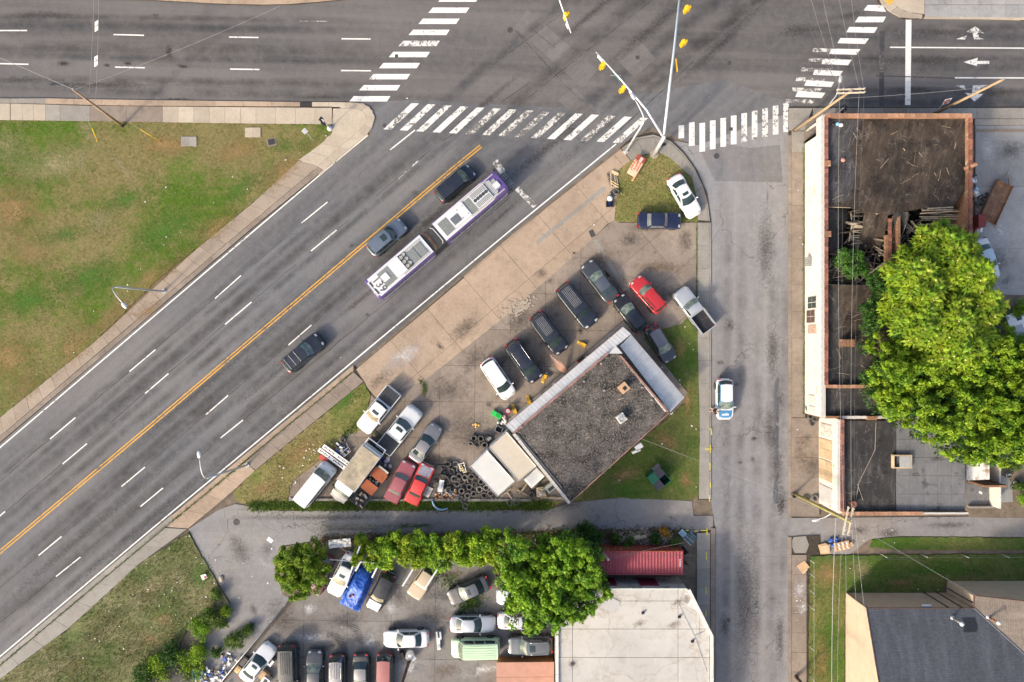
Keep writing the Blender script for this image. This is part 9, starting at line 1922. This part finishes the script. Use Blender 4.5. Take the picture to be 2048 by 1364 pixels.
rub = MB(); RUBM = NT('mixed_rubbish'); gi = RUBM.n.new('ShaderNodeNewGeometry'); cr = RUBM.n.new('ShaderNodeValToRGB'); cr.color_ramp.interpolation = 'CONSTANT'
els = cr.color_ramp.elements; els[0].color = (0.4, 0.42, 0.44, 1); els[1].position = 0.35; els[1].color = (0.55, 0.6, 0.66, 1)
for p_, c_ in ((0.5, (0.04, 0.09, 0.4, 1)), (0.6, (0.05, 0.05, 0.05, 1)), (0.75, (0.4, 0.33, 0.24, 1)), (0.9, (0.75, 0.75, 0.72, 1))): e = els.new(p_); e.color = c_
RUBM.l(gi.outputs['Random Per Island'], cr.inputs[0]); RM = RUBM.done(cr.outputs[0], 0.7)
for k in range(150):
    t = rs.random(); x, y = (370+rs.gauss(45, 22), 1355+rs.gauss(0, 10)) if k < 130 else (rs.gauss(452, 10), rs.gauss(1318, 6)) if k < 190 else (rs.gauss(372, 10), rs.gauss(1326, 6))
    rub.box(W(x, y, rs.uniform(.1, .5)), (rs.uniform(.1, .5), rs.uniform(.08, .35), rs.uniform(.03, .15)), rs.random()*3)
rub.build('rubbish_heap', RM, None, label='heap of white and blue rubbish outside the mesh fence', cat='rubbish', kind='stuff')
lit = MB()
for k in range(230):
    pl = rs.choice([FIELD, RG, RG, LAWN, CH, WEDGE, 'r', 'r'])
    if pl == 'r': x, y = rs.choice([(rs.uniform(1580, 1612), rs.uniform(300, 1300)), (rs.uniform(400, 560), rs.uniform(1050, 1200)), (rs.uniform(1600, 1800), rs.uniform(1060, 1110)), (rs.uniform(200, 1400), rs.uniform(60, 1300)), (rs.uniform(1220, 1350), rs.uniform(1064, 1084)), (rs.uniform(1590, 1612), rs.uniform(1170, 1230))])
    else:
        i = rs.randrange(len(pl)); a = pl[i]; b = pl[(i+1) % len(pl)]; c = (sum(p[0] for p in pl)/len(pl), sum(p[1] for p in pl)/len(pl)); t = rs.random(); q = rs.random()**(2 if pl is RG else 0.8)*0.9
        x, y = a[0]+(b[0]-a[0])*t, a[1]+(b[1]-a[1])*t; x, y = x+(c[0]-x)*q, y+(c[1]-y)*q
    s_ = rs.uniform(.03, .10); lit.box(W(x, y, (0.17 if pl != 'r' else 0.15)+.02*rs.random()), (s_*rs.uniform(1, 2), s_, 0.02), rs.random()*3)
lit.build('litter', pm('litter_white', (0.75, 0.74, 0.71), 0.2, 3, 0.8), None, label='scattered scraps of white litter', cat='litter', kind='stuff')
rb = MB()
for k in range(500):
    x, y = rs.uniform(1225, 1345), 1074+rs.gauss(0, 7); s_ = rs.uniform(.05, .16); rb.box(W(x, y, 0.1+.05*rs.random()), (s_*1.4, s_, s_*.8), rs.random()*3)
for k in range(160):
    x, y = rs.gauss(1042, 12), rs.gauss(612, 9); x += (612-y)*0.8; s_ = rs.uniform(.06, .2); rb.box(W(x, y, 0.075+0.03*rs.random()), (s_*1.4, s_, 0.03), rs.random()*3)
rb.build('rubble', CONC_LIGHT, None, label='broken pale rubble above the red container and in the forecourt crack', cat='rubble', kind='stuff')
# junk around the slanted white car
for k, (x, y, nm, lab, m_, d) in enumerate(((478, 1336, 'carton', 'yellowish carton left of the slanted white sedan', MATS['pale_yellow_wood'], (0.7, 0.5, 0.4)), (541, 1318, 'machine_case', 'pale blue machine case right of the slanted white sedan', P_SILVER, (0.7, 1.0, 0.6)), (530, 1348, 'carton', 'tan carton right of the slanted white sedan', CB, (0.9, 1.1, 0.5)), (534, 1358, 'speaker_box', 'white appliance with a dark window near the bottom edge', SIGN_W, (0.9, 0.8, 0.7)), (1004, 1158, 'wire_basket', 'grey slatted crate left of the tree', SCR_[1], (0.8, 0.6, 0.3)))):
    o = T(nm, x, y, 0.05, ang(0.6, -0.8) if k < 4 else 0.05, lab, 'junk'); MB().box((0, 0, d[2]/2), d).build('body', m_, o); MB().box((0.05, 0, d[2]+0.01), (d[0]*.6, d[1]*.5, 0.03)).build('top', TRIM if k in (1, 3) else STEEL if k == 4 else CB, o)
for k in range(3): MB().box((-0.0, -0.2+0.2*k, 0.34), (0.78, 0.05, 0.03)).build('slat', SIGN_W, o)
o = T('hand_cart', 488, 1322, 0.05, ang(0.6, -0.75), 'dark wheeled cart beside the mesh fence', 'cart'); MB().box((0, 0, 0.3), (1.3, 0.5, 0.06)).build('deck', P_CHAR, o)
for x in (-0.5, 0, 0.5): MB().tube([(x, -0.3, 0.35), (x, -0.3, 0.7), (x, 0.3, 0.7), (x, 0.3, 0.35)], 0.025, 5).build('hoop', FASCIA, o)
for x in (-0.5, 0.5): MB().lathe([(0, -0.3), (0.18, -0.3), (0.18, 0.3), (0, 0.3)], 12, rot=Matrix.Rotation(R(90), 3, 'X')).build('wheel', TRIM, o, loc=(x, 0, 0.18))
MB().lathe([(0.5, 0.0), (0.62, 0.06), (0.66, 0.2), (0.6, 0.3), (0.5, 0.2)], 20).build('rusty_hoop', RUST, None, True, label='rusty round hoop tucked under the tree left side', cat='hoop', loc=W(1008, 1145, 0.4))
# surveyor's yellow marks
for a, b in (((1418, 858), (1423, 858)), ((1423, 858), (1423, 870)), ((1410, 898), (1423, 898)), ((1421, 890), (1421, 906)), ((1420, 925), (1420, 940)), ((1421, 965), (1421, 975)), ((1419, 990), (1419, 1003)), ((1372, 1061), (1378, 1061)), ((1389, 1062), (1396, 1062)), ((1402, 1061), (1414, 1061)), ((1414, 1056), (1414, 1070)), ((1413, 1105), (1413, 1120)), ((1412, 1172), (1412, 1188)), ((1412, 1220), (1412, 1232))):
    line(pv4 if b[1] < 1010 else pv5, 'survey_mark', a, b, 1.6, road_paint('survey_yellow', (0.78, 0.66, 0.05), 0.2) if 'survey_yellow' not in MATS else MATS['survey_yellow'], 0.155)
# ---- the person beside the fleet car
SKIN = pm('skin', (0.46, 0.27, 0.19), 0.1, 8, 0.6); SHIRT = pm('black_shirt', (0.016, 0.017, 0.024), 0.3, 6, 0.9); PANTS = pm('pale_trousers', (0.40, 0.28, 0.24), 0.15, 6, 0.9); HAIR = pm('dark_hair', (0.02, 0.014, 0.011), 0.3, 20, 0.8)
per = empty('person', Vector((*W2(1423.5, 820, 0.5), 0.13)), 0.0, 'person in a black shirt and pale trousers leaning toward the lettered car', 'person')
def skin_mesh(name, V, E, rad, mat, root=0, sub=2):
    me = bpy.data.meshes.new(name); me.from_pydata(V, E, []); me.materials.append(mat); o = bpy.data.objects.new(name, me); C.objects.link(o); o.parent = per
    sk = o.modifiers.new('skin', 'SKIN'); sk.use_smooth_shade = True
    for i, r_ in enumerate(rad): me.skin_vertices[0].data[i].radius = (r_, r_) if isinstance(r_, float) else r_; me.skin_vertices[0].data[i].use_root = (i == root)
    sb = o.modifiers.new('sub', 'SUBSURF'); sb.levels = sub; sb.render_levels = sub; return o
V, E, Rr = [], [], []
def add(p, r_, par=None): V.append(p); Rr.append(r_); i = len(V)-1; (E.append((par, i)) if par is not None else None); return i
pel = add((0, 0, 0.92), 0.14); sp = add((0.08, -0.02, 1.15), 0.13, pel); ch_ = add((0.17, -0.04, 1.36), 0.15, sp); nk = add((0.24, -0.05, 1.50), 0.055, ch_); hdv = add((0.29, -0.05, 1.60), 0.085, nk); cr_ = add((0.30, -0.05, 1.70), 0.075, hdv); nose = add((0.385, -0.05, 1.61), 0.018, hdv)
for s_ in (-1, 1):
    e1 = add((0.28, -0.05+s_*0.085, 1.61), 0.022, hdv)
    hp = add((-0.01, s_*0.10, 0.86), 0.095, pel); kn = add((0.04+0.06*s_, s_*0.13, 0.48), 0.065, hp); an_ = add((-0.04+0.08*s_, s_*0.14, 0.08), 0.042, kn); toe = add((0.12+0.08*s_, s_*0.16, 0.035), 0.038, an_)
    sh = add((0.19, -0.04+s_*0.20, 1.40), 0.065, ch_); el = add((0.34, -0.05+s_*0.28, 1.18), 0.045, sh); wr_ = add((0.56, -0.06+s_*0.22, 1.12), 0.032, el); pm_ = add((0.63, -0.06+s_*0.21, 1.11), 0.036, wr_)
    for f in range(4):
        k1 = add((0.69, -0.06+s_*0.21+0.021*(f-1.5), 1.10), 0.010, pm_); add((0.735+0.008*(f in (1, 2)), -0.06+s_*0.21+0.022*(f-1.5), 1.07), 0.008, k1)
    th = add((0.645, -0.06+s_*(0.21-0.045), 1.10), 0.011, pm_); add((0.685, -0.06+s_*(0.21-0.06), 1.09), 0.009, th)
skin_mesh('body', V, E, Rr, SKIN)
skin_mesh('shirt', [(0, 0, 0.93), (0.08, -0.02, 1.15), (0.17, -0.04, 1.37), (0.22, -0.05, 1.46), (0.19, -0.25, 1.40), (0.27, -0.30, 1.27), (0.19, 0.17, 1.40), (0.27, 0.21, 1.27)], [(0, 1), (1, 2), (2, 3), (2, 4), (4, 5), (2, 6), (6, 7)], [0.16, 0.155, 0.175, 0.075, 0.085, 0.07, 0.085, 0.07], SHIRT)
skin_mesh('trousers', [(0, 0, 0.94), (-0.01, -0.10, 0.86), (-0.02, -0.13, 0.48), (-0.12, -0.14, 0.12), (-0.01, 0.10, 0.86), (0.10, 0.13, 0.48), (0.04, 0.14, 0.12)], [(0, 1), (1, 2), (2, 3), (0, 4), (4, 5), (5, 6)], [0.155, 0.11, 0.08, 0.062, 0.11, 0.08, 0.062], PANTS)
skin_mesh('hair', [(0.24, -0.05, 1.66), (0.27, -0.05, 1.72), (0.31, -0.05, 1.73)], [(0, 1), (1, 2)], [0.085, 0.085, 0.07], HAIR)
for s_ in (-1, 1): MB().lathe([(0.0, 0.012), (0.011, 0.0)], 8, (0.372, -0.05+s_*0.032, 1.625), Matrix.Rotation(R(90), 3, 'Y')).build('eye', TXT_K, per); MB().box((0.06+0.08*s_, s_*0.15, 0.03), (0.28, 0.10, 0.07)).build('shoe', SIGN_W, per)
MB().box((0.368, -0.05, 1.565), (0.012, 0.05, 0.012)).build('mouth', SIGN_R, per)
sc.cycles.max_bounces = 6; sc.cycles.diffuse_bounces = 3; sc.cycles.glossy_bounces = 2; sc.cycles.transparent_max_bounces = 6; sc.cycles.use_denoising = True
